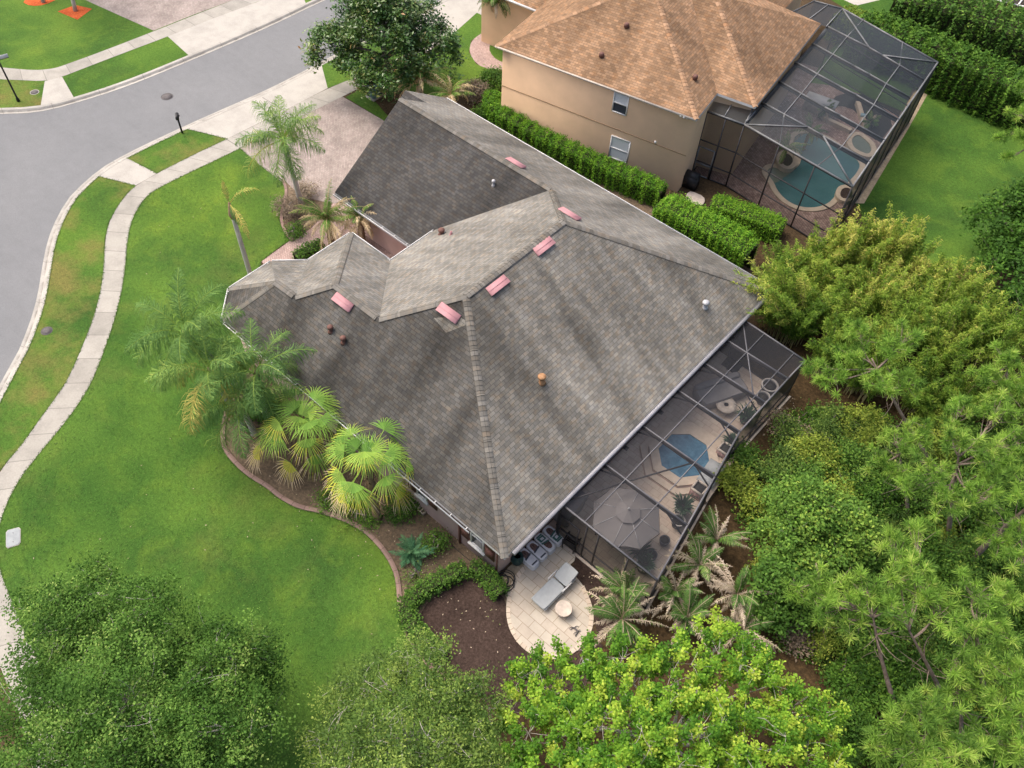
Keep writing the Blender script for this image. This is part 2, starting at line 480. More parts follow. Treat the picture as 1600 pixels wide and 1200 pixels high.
# ------------------------------------------------------------------ mesh building
class MB:
    def __init__(self):
        self.V, self.F, self.mi, self.T, self.U = [], [], [], [], []
        self.nv = 0

    def add(self, V, F, mat=0, tint=0.5, uv=None):
        V = np.asarray(V, float).reshape(-1, 3)
        self.V.append(V)
        for f in F:
            self.F.append(tuple(int(i) + self.nv for i in f))
            self.mi.append(mat)
            self.U.append(None)
        if uv is not None:
            k = len(self.F) - len(F)
            for i, u in enumerate(uv):
                self.U[k + i] = u
        self.T.append(np.broadcast_to(np.asarray(tint, float), (len(V),)))
        self.nv += len(V)
        return self

    def box(self, c, s, rz=0.0, mat=0):
        x, y, z = (np.array(s) / 2)
        P = np.array([[-x, -y, -z], [x, -y, -z], [x, y, -z], [-x, y, -z], [-x, -y, z], [x, -y, z], [x, y, z], [-x, y, z]])
        if rz:
            k, q = math.cos(rz), math.sin(rz)
            P = P @ np.array([[k, q, 0], [-q, k, 0], [0, 0, 1]])
        return self.add(P + np.asarray(c, float), [(3, 2, 1, 0), (4, 5, 6, 7), (0, 1, 5, 4), (1, 2, 6, 5), (2, 3, 7, 6), (3, 0, 4, 7)], mat)

    def beam(self, p, q, w, h, mat=0, up=(0, 0, 1)):
        p, q = np.asarray(p, float), np.asarray(q, float)
        d = q - p
        d = d / max(np.linalg.norm(d), 1e-9)
        s = np.cross(d, up)
        if np.linalg.norm(s) < 1e-4:
            s = np.array([1.0, 0, 0])
        s = s / np.linalg.norm(s)
        u = np.cross(s, d)
        P = []
        for b in (p, q):
            for a, c in ((-1, -1), (1, -1), (1, 1), (-1, 1)):
                P.append(b + s * a * w / 2 + u * c * h / 2)
        return self.add(P, [(3, 2, 1, 0), (4, 5, 6, 7), (0, 1, 5, 4), (1, 2, 6, 5), (2, 3, 7, 6), (3, 0, 4, 7)], mat)

    def tube(self, path, radii, n=6, mat=0, tint=0.5, cap=True):
        P = np.asarray(path, float)
        r = np.broadcast_to(np.asarray(radii, float), (len(P),))
        d = np.gradient(P, axis=0)
        d /= np.maximum(np.linalg.norm(d, axis=1, keepdims=True), 1e-9)
        ref = np.array([0.0, 0, 1]) if abs(d[0][2]) < 0.9 else np.array([1.0, 0, 0])
        s = np.cross(d, ref)
        s /= np.maximum(np.linalg.norm(s, axis=1, keepdims=True), 1e-9)
        u = np.cross(s, d)
        a = np.arange(n) * 2 * math.pi / n
        V = P[:, None] + r[:, None, None] * (np.cos(a)[None, :, None] * s[:, None] + np.sin(a)[None, :, None] * u[:, None])
        F = []
        for i in range(len(P) - 1):
            for j in range(n):
                F.append((i * n + j, i * n + (j + 1) % n, (i + 1) * n + (j + 1) % n, (i + 1) * n + j))
        if cap:
            F.append(tuple(range((len(P) - 1) * n, len(P) * n)))
            F.append(tuple(range(n - 1, -1, -1)))
        return self.add(V.reshape(-1, 3), F, mat, tint)

    def lathe(self, c, prof, n=20, mat=0, cap=True):
        c = np.asarray(c, float)
        a = np.arange(n) * 2 * math.pi / n
        V = [c + np.array([r * math.cos(t), r * math.sin(t), z]) for r, z in prof for t in a]
        F = []
        for i in range(len(prof) - 1):
            for j in range(n):
                F.append((i * n + j, i * n + (j + 1) % n, (i + 1) * n + (j + 1) % n, (i + 1) * n + j))
        if cap:
            F.append(tuple(range(n - 1, -1, -1)))
            F.append(tuple(range((len(prof) - 1) * n, len(prof) * n)))
        return self.add(V, F, mat)

    def prism(self, poly, z0, z1, mat=0, matside=None, top=True, bottom=False):
        n = len(poly)
        P = np.array([[p[0], p[1]] for p in poly], float)
        area = sum(P[i][0] * P[(i + 1) % n][1] - P[(i + 1) % n][0] * P[i][1] for i in range(n))
        if area < 0:
            P = P[::-1]
        V = np.vstack([np.c_[P, np.full(n, z0)], np.c_[P, np.full(n, z1)]])
        F = [(i, (i + 1) % n, n + (i + 1) % n, n + i) for i in range(n)]
        self.add(V, F, mat if matside is None else matside)
        if top:
            self.add(V[n:], [tuple(range(n))], mat)
        if bottom:
            self.add(V[:n], [tuple(range(n - 1, -1, -1))], mat)
        return self

    def sheet(self, poly, z=None, mat=0):
        P = np.array([[p[0], p[1], p[2] if z is None else z] for p in poly], float)
        n = len(P)
        area = sum(P[i][0] * P[(i + 1) % n][1] - P[(i + 1) % n][0] * P[i][1] for i in range(n))
        if area < 0:
            P = P[::-1]
        return self.add(P, [tuple(range(n))], mat)

    def ribbon(self, lines, mat=0, u0=0.0):
        L = [np.asarray(l, float) for l in lines]
        n = len(L[0])
        mid = (L[0] + L[-1]) / 2
        u = np.r_[0, np.cumsum(np.linalg.norm(np.diff(mid[:, :2], axis=0), axis=1))] + u0
        for a in range(len(L) - 1):
            V = np.vstack([L[a], L[a + 1]])
            F, U = [], []
            for i in range(n - 1):
                f = (i, i + 1, n + i + 1, n + i)
                p = V[list(f)]
                nz = np.cross(p[1] - p[0], p[2] - p[0])[2]
                uu = [(u[i], a), (u[i + 1], a), (u[i + 1], a + 1), (u[i], a + 1)]
                if nz < 0:
                    f, uu = f[::-1], uu[::-1]
                F.append(f)
                U.append(uu)
            self.add(V, F, mat, uv=U)
        return self

    def slope(self, pts, mat=0, wash=0.0):
        """planar roof face with UV in metres: u along the eave, v up the slope"""
        P = np.array(pts, float)
        n = np.zeros(3)
        for i in range(len(P)):
            n += np.cross(P[i] - P[0], P[(i + 1) % len(P)] - P[0])
        if n[2] < 0:
            P = P[::-1]
            n = -n
        n /= np.linalg.norm(n)
        s = np.array([0, 0, 1.0]) - n * n[2]
        s = s / np.linalg.norm(s) if np.linalg.norm(s) > 1e-5 else np.array([0, 1.0, 0])
        u = np.cross(s, n)
        return self.add(P, [tuple(range(len(P)))], mat, uv=[[(p @ u, p @ s) for p in P]])

    def build(self, name, mats, parent=None, smooth=False, attr='tint'):
        off = np.array(parent.matrix_world.translation) if parent is not None else np.zeros(3)
        if parent is not None and parent.get('_o') is not None:
            off = np.array(parent['_o'])
        me = bpy.data.meshes.new(name)
        V = np.vstack(self.V) - off
        me.vertices.add(len(V))
        me.vertices.foreach_set('co', V.astype(np.float32).ravel())
        ls = np.array([len(f) for f in self.F], np.int32)
        st = np.r_[0, np.cumsum(ls)[:-1]].astype(np.int32)
        idx = np.fromiter((i for f in self.F for i in f), np.int32, int(ls.sum()))
        me.loops.add(len(idx))
        me.loops.foreach_set('vertex_index', idx)
        me.polygons.add(len(ls))
        me.polygons.foreach_set('loop_start', st)
        me.polygons.foreach_set('material_index', np.array(self.mi, np.int32))
        if smooth:
            me.polygons.foreach_set('use_smooth', np.ones(len(ls), bool))
        if any(u is not None for u in self.U):
            uv = np.zeros((len(idx), 2), np.float32)
            for k, u in enumerate(self.U):
                if u is not None:
                    uv[st[k]:st[k] + ls[k]] = u
            lay = me.uv_layers.new(name='UVMap')
            lay.data.foreach_set('uv', uv.ravel())
        tt = np.concatenate(self.T)
        if np.ptp(tt) > 1e-6 or attr != 'tint':
            at = me.attributes.new(attr, 'FLOAT', 'POINT')
            at.data.foreach_set('value', tt.astype(np.float32))
        me.update(calc_edges=True)
        me.validate()
        for mm in (mats if isinstance(mats, (list, tuple)) else [mats]):
            me.materials.append(mm)
        o = bpy.data.objects.new(name, me)
        COL.objects.link(o)
        if parent is not None:
            o.parent = parent
            base = parent['_o'] if parent.get('_o') is not None else parent.matrix_world.translation
            o['_o'] = [float(x) for x in base]
        return o


class Quads:
    """large sets of leaves, needles and leaflets as plain quads"""
    def __init__(self):
        self.V, self.T = [], []

    def add(self, Q, tint):
        Q = np.asarray(Q, np.float32).reshape(-1, 4, 3)
        self.V.append(Q)
        self.T.append(np.repeat(np.broadcast_to(np.asarray(tint, np.float32), (len(Q),)), 4))

    def build(self, name, mat, parent=None, off=None):
        if off is None:
            off = np.zeros(3) if parent is None else np.array(parent['_o'])
        V = (np.concatenate(self.V).reshape(-1, 3) - off).astype(np.float32)
        n = len(V) // 4
        me = bpy.data.meshes.new(name)
        me.vertices.add(len(V))
        me.vertices.foreach_set('co', V.ravel())
        me.loops.add(len(V))
        me.loops.foreach_set('vertex_index', np.arange(len(V), dtype=np.int32))
        me.polygons.add(n)
        me.polygons.foreach_set('loop_start', np.arange(0, len(V), 4, dtype=np.int32))
        at = me.attributes.new('tint', 'FLOAT', 'POINT')
        at.data.foreach_set('value', np.concatenate(self.T).astype(np.float32))
        me.update(calc_edges=True)
        me.materials.append(mat)
        o = bpy.data.objects.new(name, me)
        COL.objects.link(o)
        if parent is not None:
            o.parent = parent
            o['_o'] = [float(x) for x in off]
        return o


def tag(o, label=None, cat=None, group=None, kind=None):
    if label: o['label'] = label
    if cat: o['category'] = cat
    if group: o['group'] = group
    if kind: o['kind'] = kind
    return o


def thing(name, label, cat, loc, group=None):
    o = bpy.data.objects.new(name, None)
    o.empty_display_size = 0.3
    COL.objects.link(o)
    o.location = loc
    o['_o'] = [float(x) for x in loc]
    return tag(o, label, cat, group)


def struct(name, mb, mats, **kw):
    return tag(mb.build(name, mats, **kw), kind='structure')


def resample(P, n):
    P = np.asarray(P, float)
    u = np.r_[0, np.cumsum(np.linalg.norm(np.diff(P, axis=0), axis=1))]
    t = np.linspace(0, u[-1], n)
    return np.c_[[np.interp(t, u, P[:, k]) for k in range(P.shape[1])]].T


def smooth(P, it=2, closed=False):
    P = np.asarray(P, float)
    for _ in range(it):
        if closed:
            Q = np.roll(P, -1, 0)
            P = np.stack([0.75 * P + 0.25 * Q, 0.25 * P + 0.75 * Q], 1).reshape(-1, P.shape[1])
        else:
            a, b = P[:-1], P[1:]
            N = np.stack([0.75 * a + 0.25 * b, 0.25 * a + 0.75 * b], 1).reshape(-1, P.shape[1])
            P = np.vstack([P[:1], N[1:-1], P[-1:]])
    return P


def setz(P, z):
    P = np.array(P, float)[:, :2]
    return np.c_[P, np.full(len(P), z)]


def offset(P, d):
    """shift an open plan polyline sideways by d (left positive)"""
    P = np.array(P, float)[:, :2]
    t = np.gradient(P, axis=0)
    t /= np.maximum(np.linalg.norm(t, axis=1, keepdims=True), 1e-9)
    return P + np.c_[-t[:, 1], t[:, 0]] * d


# ------------------------------------------------------------------ ground, road, pavements, lawns
ZR = -0.10
near_edge = [(531, 81), (475, 111), (430, 134), (400, 148), (340, 174), (295, 194), (220, 229), (170, 255), (150, 269), (125, 291), (108, 308),
             (92, 334), (80, 360), (73, 382), (69, 400), (64, 430), (59, 462), (50, 495), (40, 522), (29, 550), (5, 590)]
far_edge = [(506, 0), (497, 5), (440, 33), (400, 51), (350, 73), (290, 98), (240, 119), (180, 142), (122, 160), (90, 169), (62, 175), (32, 178), (0, 178)]
NE_ = np.array(gpl(near_edge, ZR))[:, :2]
d0 = (NE_[0] - NE_[3]); d0 /= np.linalg.norm(d0)
d1 = NE_[-1] - NE_[-3]; d1 /= np.linalg.norm(d1)
near = np.vstack([NE_[0] + d0 * 60, NE_[0] + d0 * 20, NE_, NE_[-1] + d1 * 6 , NE_[-1] + d1 * 14 + np.array([0.9, -0.6]), NE_[-1] + d1 * 50 + np.array([6, -14])])
FE_ = np.array(gpl(far_edge, ZR))[:, :2]
e0 = (FE_[1] - FE_[5]); e0 /= np.linalg.norm(e0)
e1 = FE_[-1] - FE_[-3]; e1 /= np.linalg.norm(e1)
far = np.vstack([FE_[1] + e0 * 60, FE_[1] + e0 * 20, FE_[1:], FE_[-1] + e1 * 4, FE_[-1] + e1 * 12 + np.array([0.5, -1.2]), FE_[-1] + e1 * 60 + np.array([0, -12])])
near_s = resample(smooth(near, 2), 150)
far_s = resample(smooth(far, 2), 150)

struct('ground', MB().sheet([(-500, -500), (500, -500), (500, 500), (-500, 500)], -0.22), M['soil'])
# the road
struct('road', MB().sheet(np.vstack([near_s, far_s[::-1]]), ZR), M['asphalt'])
# yards either side of the road, edged by the kerbs
CW = 0.52
near_in = resample(offset(near_s, CW), 150) if np.cross(near_s[60] - near_s[50], np.array([0, 15.0]) - near_s[50]) > 0 else resample(offset(near_s, -CW), 150)
far_in = resample(offset(far_s, -CW), 150) if np.cross(near_s[60] - near_s[50], np.array([0, 15.0]) - near_s[50]) > 0 else resample(offset(far_s, CW), 150)
for nm, a, b in (('kerb', near_s, near_in), ('kerb', far_s, far_in)):
    k1 = a + (b - a) * 0.38
    k2 = a + (b - a) * 0.62
    struct(nm, MB().ribbon([setz(a, -0.2), setz(a, ZR + 0.012), setz(k1, ZR - 0.008 + 0.01), setz(k2, 0.008), setz(b, 0.018), setz(b + (b - a) * 0.01, -0.1)]), M['curb'])
yard_near = np.vstack([near_in, [(-45, -400), (400, -400), (400, 400), (60, 400)]])
struct('yard_soil', MB().sheet(yard_near, -0.004), M['soil'])
yard_far = np.vstack([far_in, [(-400, -300), (-400, 400), (-120, 400)]])
struct('far_lawn', MB().sheet(yard_far, 0.0), M['far_lawn'])

# near pavement
walk_a = gpl([(560, 119), (512, 138), (440, 175), (400, 195), (355, 217), (300, 243), (245, 271), (212, 290), (200, 301), (185, 320), (170, 347), (164, 375), (162, 420), (158, 450), (151, 480), (143, 505), (132, 533), (120, 562),
              (103, 598), (83, 627), (62, 655), (37, 691), (0, 735)], 0.012)
walk_b = gpl([(585, 126), (535, 151), (460, 187), (420, 208), (375, 232), (310, 263), (262, 286), (237, 300), (226, 310), (217, 322), (205, 345), (199, 375), (196, 412), (191, 450), (184, 480), (175, 512), (160, 555), (142, 600),
              (122, 632), (100, 662), (65, 704), (32, 745), (12, 782)], 0.012)
wb2 = gpl([(2, 810), (-4, 835), (-5, 865), (3, 903), (15, 930), (27, 960), (45, 1000), (70, 1060), (92, 1120), (112, 1200), (125, 1290)], 0.012)
wa = np.array(walk_a)[:, :2]
wbp = np.array(walk_b + wb2)[:, :2]
wb_s = smooth(wbp, 2)
lo = offset(np.array(walk_b + wb2)[:, :2], 1.0)
# outer edge beyond the frame follows the inner one at the pavement's width
n_b = len(walk_b)
side = np.sign(np.cross(wbp[10] - wbp[9], wa[10] - wbp[9]))
outer2 = offset(wbp, side * 1.22)[n_b:]
wa_s = smooth(np.vstack([wa, outer2]), 2)
N_W = 160
struct('sidewalk', MB().ribbon([setz(resample(wa_s, N_W), 0.014), setz(resample(wb_s, N_W), 0.014)]), M['walk'])

# front lawn
bed_edge_px = [(352, 640), (345, 668), (345, 692), (350, 707), (365, 725), (385, 744), (420, 765), (432, 777), (465, 796), (500, 802), (530, 812), (565, 829), (590, 853), (607, 877), (617, 900), (620, 925), (621, 950), (626, 975), (635, 996), (643, 1010), (660, 1035), (690, 1062), (730, 1085)]
bed_edge = smooth(gpl(bed_edge_px, 0.0), 2)
lawn_top = gpl([(375, 232), (403, 256), (440, 282), (447, 300), (440, 325), (437, 345), (444, 365), (452, 376), (430, 391), (408, 409), (404, 425)], 0)
lawn_poly = list(np.array([p[:2] for p in wb_s[np.argmin(np.linalg.norm(wb_s - wbp[4], axis=1)):]]))
lawn_poly += [np.array([-14.5, -14.0]), np.array([-12, -40.0]), np.array([30, -40.0]), np.array([14, -2.0]), gp(760, 1115)[:2]]
lawn_poly += [p[:2] for p in bed_edge[::-1]]
lawn_poly += [gp(380, 590)[:2], gp(400, 560)[:2], np.array([-26.8, 14.0]), np.array([-28.2, 15.0])]
lawn_poly += [p[:2] for p in lawn_top[::-1]]
struct('lawn', MB().sheet(lawn_poly, 0.006), M['lawn'])
# planted strips between kerb and pavement
kin = near_in


def strip(a, b, pts):
    i = np.argmin(np.linalg.norm(kin - gp(*a)[:2], axis=1))
    j = np.argmin(np.linalg.norm(kin - gp(*b)[:2], axis=1))
    seg = kin[min(i, j):max(i, j) + 1]
    if i > j:
        seg = seg[::-1]
    return [*seg, *[gp(*p)[:2] for p in pts]]


wsm = [p for p in [(212, 290), (200, 301), (185, 320), (170, 347), (164, 375), (162, 420), (158, 450), (151, 480), (143, 505), (132, 533), (120, 562), (103, 598), (83, 627), (62, 655), (37, 691), (0, 735)]]
struct('verge', MB().sheet(strip((160, 270), (-30, 660), [(-60, 800)] + wsm[::-1]), 0.006), M['verge'])
struct('verge', MB().sheet(strip((297, 200), (204, 244), [(245, 271), (300, 243), (355, 217)]), 0.006), M['verge'])
struct('verge', MB().sheet(strip((600, 50), (490, 106), [(512, 138), (560, 119), (640, 82)]), 0.006), M['far_lawn'])
# concrete: apron, ramp
struct('driveway_apron', MB().sheet(strip((492, 106), (297, 200), [(355, 217), (440, 175), (512, 138)]), 0.010), M['apron'])
struct('pavement_ramp', MB().sheet(strip((204, 244), (160, 270), [(212, 290), (245, 271)]), 0.010), M['apron'])
mbj = MB()
for a, b in (((410, 152), (455, 180)), ((372, 229), (352, 216)), ((440, 176), (455, 190))):
    mbj.beam(gp(*a, 0.016), gp(*b, 0.016), 0.03, 0.004)
mbj.build('apron_joint', M['iron'])
tag(bpy.data.objects['apron_joint'], kind='structure')
# paver driveway and path
struct('driveway', MB().sheet([gp(*p)[:2] for p in [(375, 232), (455, 190), (535, 151), (597, 187), (640, 215), (620, 300), (540, 310), (520, 320), (470, 308), (440, 284), (403, 256)]], 0.008), M['brick_drive'])
struct('garden_path', MB().sheet([gp(*p)[:2] for p in [(408, 409), (452, 377), (486, 357), (505, 338), (520, 318), (560, 318), (560, 360), (520, 400), (470, 420), (430, 425)]], 0.009), M['brick_path'])
struct('entry_court', MB().sheet([(-27.5, 19.0), (-23, 19.0), (-23, 21.8), (-30, 21.8), (-30, 19.5)], 0.011), M['brick_path'])
# grass right of the driveway, running to the neighbour's front walk
struct('side_lawn', MB().sheet([gp(*p)[:2] for p in [(540, 152), (585, 128), (640, 100), (700, 60), (745, 20), (785, 38), (755, 50), (736, 64), (733, 82), (744, 100), (765, 109), (765, 118), (740, 128), (722, 142), (712, 160), (650, 190), (640, 215), (597, 187)]], 0.006), M['far_lawn'])
struct('neighbour_driveway', MB().sheet([gp(*p)[:2] for p in [(600, 55), (700, 0), (735, -30), (850, -60), (830, 30), (790, 60), (770, 45), (745, 20), (700, 62), (650, 95)]], 0.004), M['apron'])
struct('neighbour_walk', MB().sheet(smooth([gp(*p)[:2] for p in [(805, 20), (785, 38), (755, 50), (736, 64), (733, 82), (744, 100), (765, 109), (800, 110), (800, 98), (785, 98), (770, 89), (763, 75), (771, 62), (800, 52)]], 1, True), 0.009), M['brick_path'])
struct('neighbour_lawn_island', MB().sheet(smooth([gp(*p)[:2] for p in [(800, 98), (785, 98), (770, 89), (763, 75), (771, 62), (800, 52), (820, 75)]], 1, True), 0.007), M['far_lawn'])
struct('mulch_bed', MB().sheet(smooth([gp(*p)[:2] for p in [(575, 140), (600, 150), (625, 140), (640, 150), (712, 160), (722, 142), (765, 118), (790, 125), (800, 170), (770, 190), (640, 215), (590, 165)]], 1, True), 0.010), M['soil'])
# far side of the road: pavement, driveway of pavers, red mulch squares
fw_o = gpl([(-20, 103), (10, 106), (55, 110), (85, 107), (105, 100), (160, 80), (240, 49), (300, 25), (370, -2), (440, -32)], 0.012)
fw_i = gpl([(-20, 122), (0, 124), (30, 125), (70, 127), (97, 120), (130, 107), (190, 84), (262, 57), (330, 30), (400, 4), (465, -24)], 0.012)
struct('far_sidewalk', MB().ribbon([setz(resample(smooth(np.array(fw_o)[:, :2], 1), 60), 0.012), setz(resample(smooth(np.array(fw_i)[:, :2], 1), 60), 0.012)]), M['walk'])
fin = far_in


def fstrip(a, b, pts, z=0.008):
    i = np.argmin(np.linalg.norm(fin - gp(*a)[:2], axis=1))
    j = np.argmin(np.linalg.norm(fin - gp(*b)[:2], axis=1))
    seg = fin[min(i, j):max(i, j) + 1]
    if i > j:
        seg = seg[::-1]
    return [*seg, *[gp(*p)[:2] for p in pts]]


struct('far_apron', MB().sheet(fstrip((482, 2), (290, 88), [(262, 57), (330, 30), (400, 4), (465, -24)]), 0.009), M['apron'])
struct('far_ramp', MB().sheet(fstrip((121, 151), (73, 164), [(70, 127), (97, 120)]), 0.009), M['apron'])
struct('far_verge', MB().sheet(fstrip((70, 165), (-60, 165), [(-60, 120), (0, 125), (30, 126), (70, 128)]), 0.006), M['verge'])
struct('far_driveway', MB().sheet([gp(*p)[:2] for p in [(240, 48), (133, 0), (90, -25), (260, -90), (440, -32), (370, -2), (300, 24)]], 0.008), M['brick_drive'])
struct('red_mulch_square', MB().sheet([gp(*p)[:2] for p in [(90, 18), (118, 8), (144, 14), (121, 31)]], 0.012), M['redmulch'])
struct('red_mulch_square', MB().sheet(smooth([gp(*p)[:2] for p in [(33, 2), (58, -8), (92, -2), (70, 8), (48, 10)]], 1, True), 0.012), M['redmulch'])
# planting bed along the house, dark mulch, neighbour's back lawn, wood floor
bed = [p[:2] for p in bed_edge] + [gp(800, 1100)[:2], gp(850, 1030)[:2], gp(800, 930)[:2], np.array([-9.0, 11.2]), np.array([-12, 12.5]), np.array([-26, 12.5]), gp(395, 560)[:2], gp(372, 610)[:2]]
struct('planting_bed', MB().sheet(bed, 0.003), M['litter'])
struct('dark_mulch', MB().sheet(smooth([gp(*p)[:2] for p in [(652, 968), (672, 935), (712, 908), (745, 905), (772, 918), (792, 940), (800, 985), (830, 1020), (870, 1030), (930, 1000), (945, 1010), (930, 1060), (850, 1120), (780, 1110), (700, 1060), (660, 1010)]], 1, True), 0.008), M['mulch'])
struct('dark_mulch', MB().sheet([gp(*p)[:2] for p in [(900, 868), (945, 900), (1000, 935), (960, 985), (935, 1000), (925, 950), (890, 905)]], 0.0075), M['mulch'])
struct('dry_dirt', MB().sheet(smooth([gp(*p)[:2] for p in [(783, 900), (800, 880), (835, 860), (850, 850), (855, 858), (815, 905), (797, 940), (788, 930)]], 1, True), 0.011), M['sand'])
wood = [np.array([-8.9, 31.0]), np.array([-8.9, 28.6]), np.array([-5.0, 28.6]), np.array([-5.0, 22.0]), np.array([-3.6, 14.4]), gp(960, 985)[:2], gp(930, 1000)[:2], gp(940, 1060)[:2], gp(850, 1120)[:2], gp(770, 1120)[:2], np.array([14.2, -2.0]), np.array([70, -40.0]), np.array([80, 60]), np.array([5, 60]), np.array([-3, 45]), np.array([-8, 37.8]), np.array([-14, 38.0]), np.array([-9.5, 34])]
struct('woodland_floor', MB().sheet(wood, 0.002), M['forest'])
struct('back_lawn', MB().sheet([gp(*p)[:2] for p in [(1335, 315), (1400, 215), (1462, 112), (1490, 110), (1560, 140), (1640, 165), (1760, 300), (1640, 420), (1500, 420), (1380, 400)]], 0.009), M['back_lawn'])
struct('back_lawn', MB().sheet([gp(*p)[:2] for p in [(1290, -5), (1480, 108), (1560, 60), (1380, -60), (1250, -60)]], 0.007), M['back_lawn'])
struct('dirt_strip', MB().sheet([gp(*p)[:2] for p in [(1330, 318), (1350, 318), (1420, 200), (1470, 110), (1455, 100), (1380, 220)]], 0.013), M['sand'])
struct('dirt_strip', MB().sheet([gp(*p)[:2] for p in [(760, 170), (1045, 320), (1180, 410), (1170, 440), (700, 170)]], 0.004), M['litter'])

# bed edging: a raised pinkish mower strip
be = resample(bed_edge[:, :2], 90)
bo = offset(be, 0.2)
if np.linalg.norm(bo[40] - np.array([-12, 14])) > np.linalg.norm(be[40] - np.array([-12, 14])):
    bo = offset(be, -0.2)
ed = MB().ribbon([setz(be, -0.02), setz(be, 0.07), setz(be + (bo - be) * 0.5, 0.095), setz(bo, 0.07), setz(bo, -0.02)]).build('bed_edging', M['edging'])
tag(ed, 'curved low pinkish concrete edging between lawn and planting bed', 'edging')
e2 = smooth(gpl([(440, 282), (447, 300), (439, 325), (437, 345), (444, 365), (456, 378)], 0), 2)[:, :2]
e2 = resample(e2, 30)
o2 = offset(e2, 0.16)
ed = MB().ribbon([setz(e2, -0.02), setz(e2, 0.07), setz(o2, 0.07), setz(o2, -0.02)]).build('bed_edging', M['edging'])
tag(ed, 'short curved edging around the bed of the tall driveway palm', 'edging')
struct('palm_bed', MB().sheet(list(o2) + [gp(486, 357)[:2], gp(505, 338)[:2], gp(520, 318)[:2], gp(470, 308)[:2]], 0.0105), M['litter'])

# patio of pale pavers: a disc joined to a straight strip
pc = gp(860, 950, 0.03)
pts = [gp(*p, 0.03)[:2] for p in [(790, 950), (795, 915), (812, 892), (835, 868), (868, 838), (905, 869), (885, 888), (897, 898), (912, 915), (925, 945), (928, 975), (915, 1005), (890, 1025), (858, 1031), (828, 1022), (805, 1000), (793, 975)]]
PAT = smooth(pts, 2, True)
struct('patio', MB().prism(PAT, -0.05, 0.035), M['patio'])
# soldier-course rim of the round part
a0 = [gp(*p, 0.036)[:2] for p in [(845, 858), (822, 880), (800, 906), (791, 945), (793, 975), (805, 1000), (828, 1022), (858, 1031), (890, 1025), (915, 1005), (928, 975), (925, 945), (912, 915)]]
a0 = resample(smooth(a0, 2), 70)
cc = np.array([np.mean(a0[:, 0]), np.mean(a0[:, 1])])
struct('patio_rim', MB().ribbon([setz(a0 + (cc - a0) * -0.01, -0.03), setz(a0 + (cc - a0) * -0.01, 0.045), setz(a0 + (cc - a0) * 0.085, 0.045)]), concrete_mat('patio_rim_pavers', (0.56, 0.47, 0.375), 0.24, 0.15))


# ------------------------------------------------------------------ the main house
ZM, ZG, ZN = 3.173, 2.404, 2.614
XSE, YSW, YNE, XNW, YG, YW, XW, XG = -8.85, 11.11, 31.85, -24.08, 21.31, 19.26, -27.06, -30.86
S1, S2, SG = 0.623, 0.818, 0.649
P_ = lambda *a: np.array(a, float)
R1, R2 = P_(-16.51, 16.95, 7.95), P_(-16.51, 23.28, 7.95)
VV, L1, G2, G1 = P_(-19.49, 14.65, 6.07), P_(-22.41, 14.65, 6.07), P_(-19.82, 26.63, 5.86), P_(XG, 26.63, 5.86)
Bc = P_(XSE, YSW, ZM)
Cc = P_(XSE, YNE - (ZM - ZN) / 0.622, ZM)
Cn = P_(XSE, YNE, ZN)
Jj = P_(XNW, 22.5, ZM)
A1, A2, A3 = (gp(*p, ZM) for p in ((351, 497), (359, 450), (424, 408)))
A1[1] = YSW
A4, A5, A6 = P_(XW, gp(481, 407, ZM)[1], ZM), P_(XW, YW, ZM), P_(XNW, YW, ZM)


def find(px, py, fz):
    best = None
    for z in np.arange(3.2, 7, 0.01):
        p = gp(px, py, z)
        e = abs(fz(p) - z)
        if best is None or e < best[0]:
            best = (e, p)
    return best[1]


fSW = lambda p: ZM + S2 * (p[1] - YSW)
L3 = find(462, 463, fSW)
L2 = find(430, 440, fSW)
house = thing('house', 'single storey mauve stucco house under a stained grey shingle hip roof', 'house', (-17.0, 20.0, 0.0))

# walls: outline set back under the eaves
wall = [(-9.5, 11.55), (-9.5, 31.25), (-32.1, 31.25), (-32.1, 27.9), (-30.5, 27.9), (-30.5, 21.75), (-23.5, 21.75), (-23.5, 18.75), (-26.5, 18.75), (-26.5, 16.6), (-28.2, 14.9), (-28.2, 13.2), (-26.9, 11.9), (-26.7, 11.55)]
hi = [(-9.5, 11.55), (-9.5, 30.6), (-23.4, 30.6), (-23.4, 18.7), (-26.5, 18.7), (-26.5, 16.6), (-28.2, 14.9), (-28.2, 13.2), (-26.9, 11.9), (-26.7, 11.55)]
w = MB()
w.prism(hi, -0.1, ZM - 0.12, 0, top=False)
w.prism([(-23.3, 21.75), (-30.5, 21.75), (-30.5, 31.25), (-23.3, 31.25)], -0.1, ZG - 0.08, 0, top=False)
w.prism([(-30.4, 27.9), (-32.1, 27.9), (-32.1, 31.25), (-30.4, 31.25)], -0.1, ZG - 0.08, 0, top=False)
w.prism([(-9.5, 30.6), (-9.5, 31.25), (-23.3, 31.25), (-23.3, 30.6)], -0.1, ZN - 0.08, 0, top=False)
w.add([(-30.5, 21.75, ZG - 0.1), (-30.5, 31.25, ZG - 0.1), (-30.5, 26.63, 5.6)], [(0, 1, 2)])
w.build('wall', M['stucco'], house)

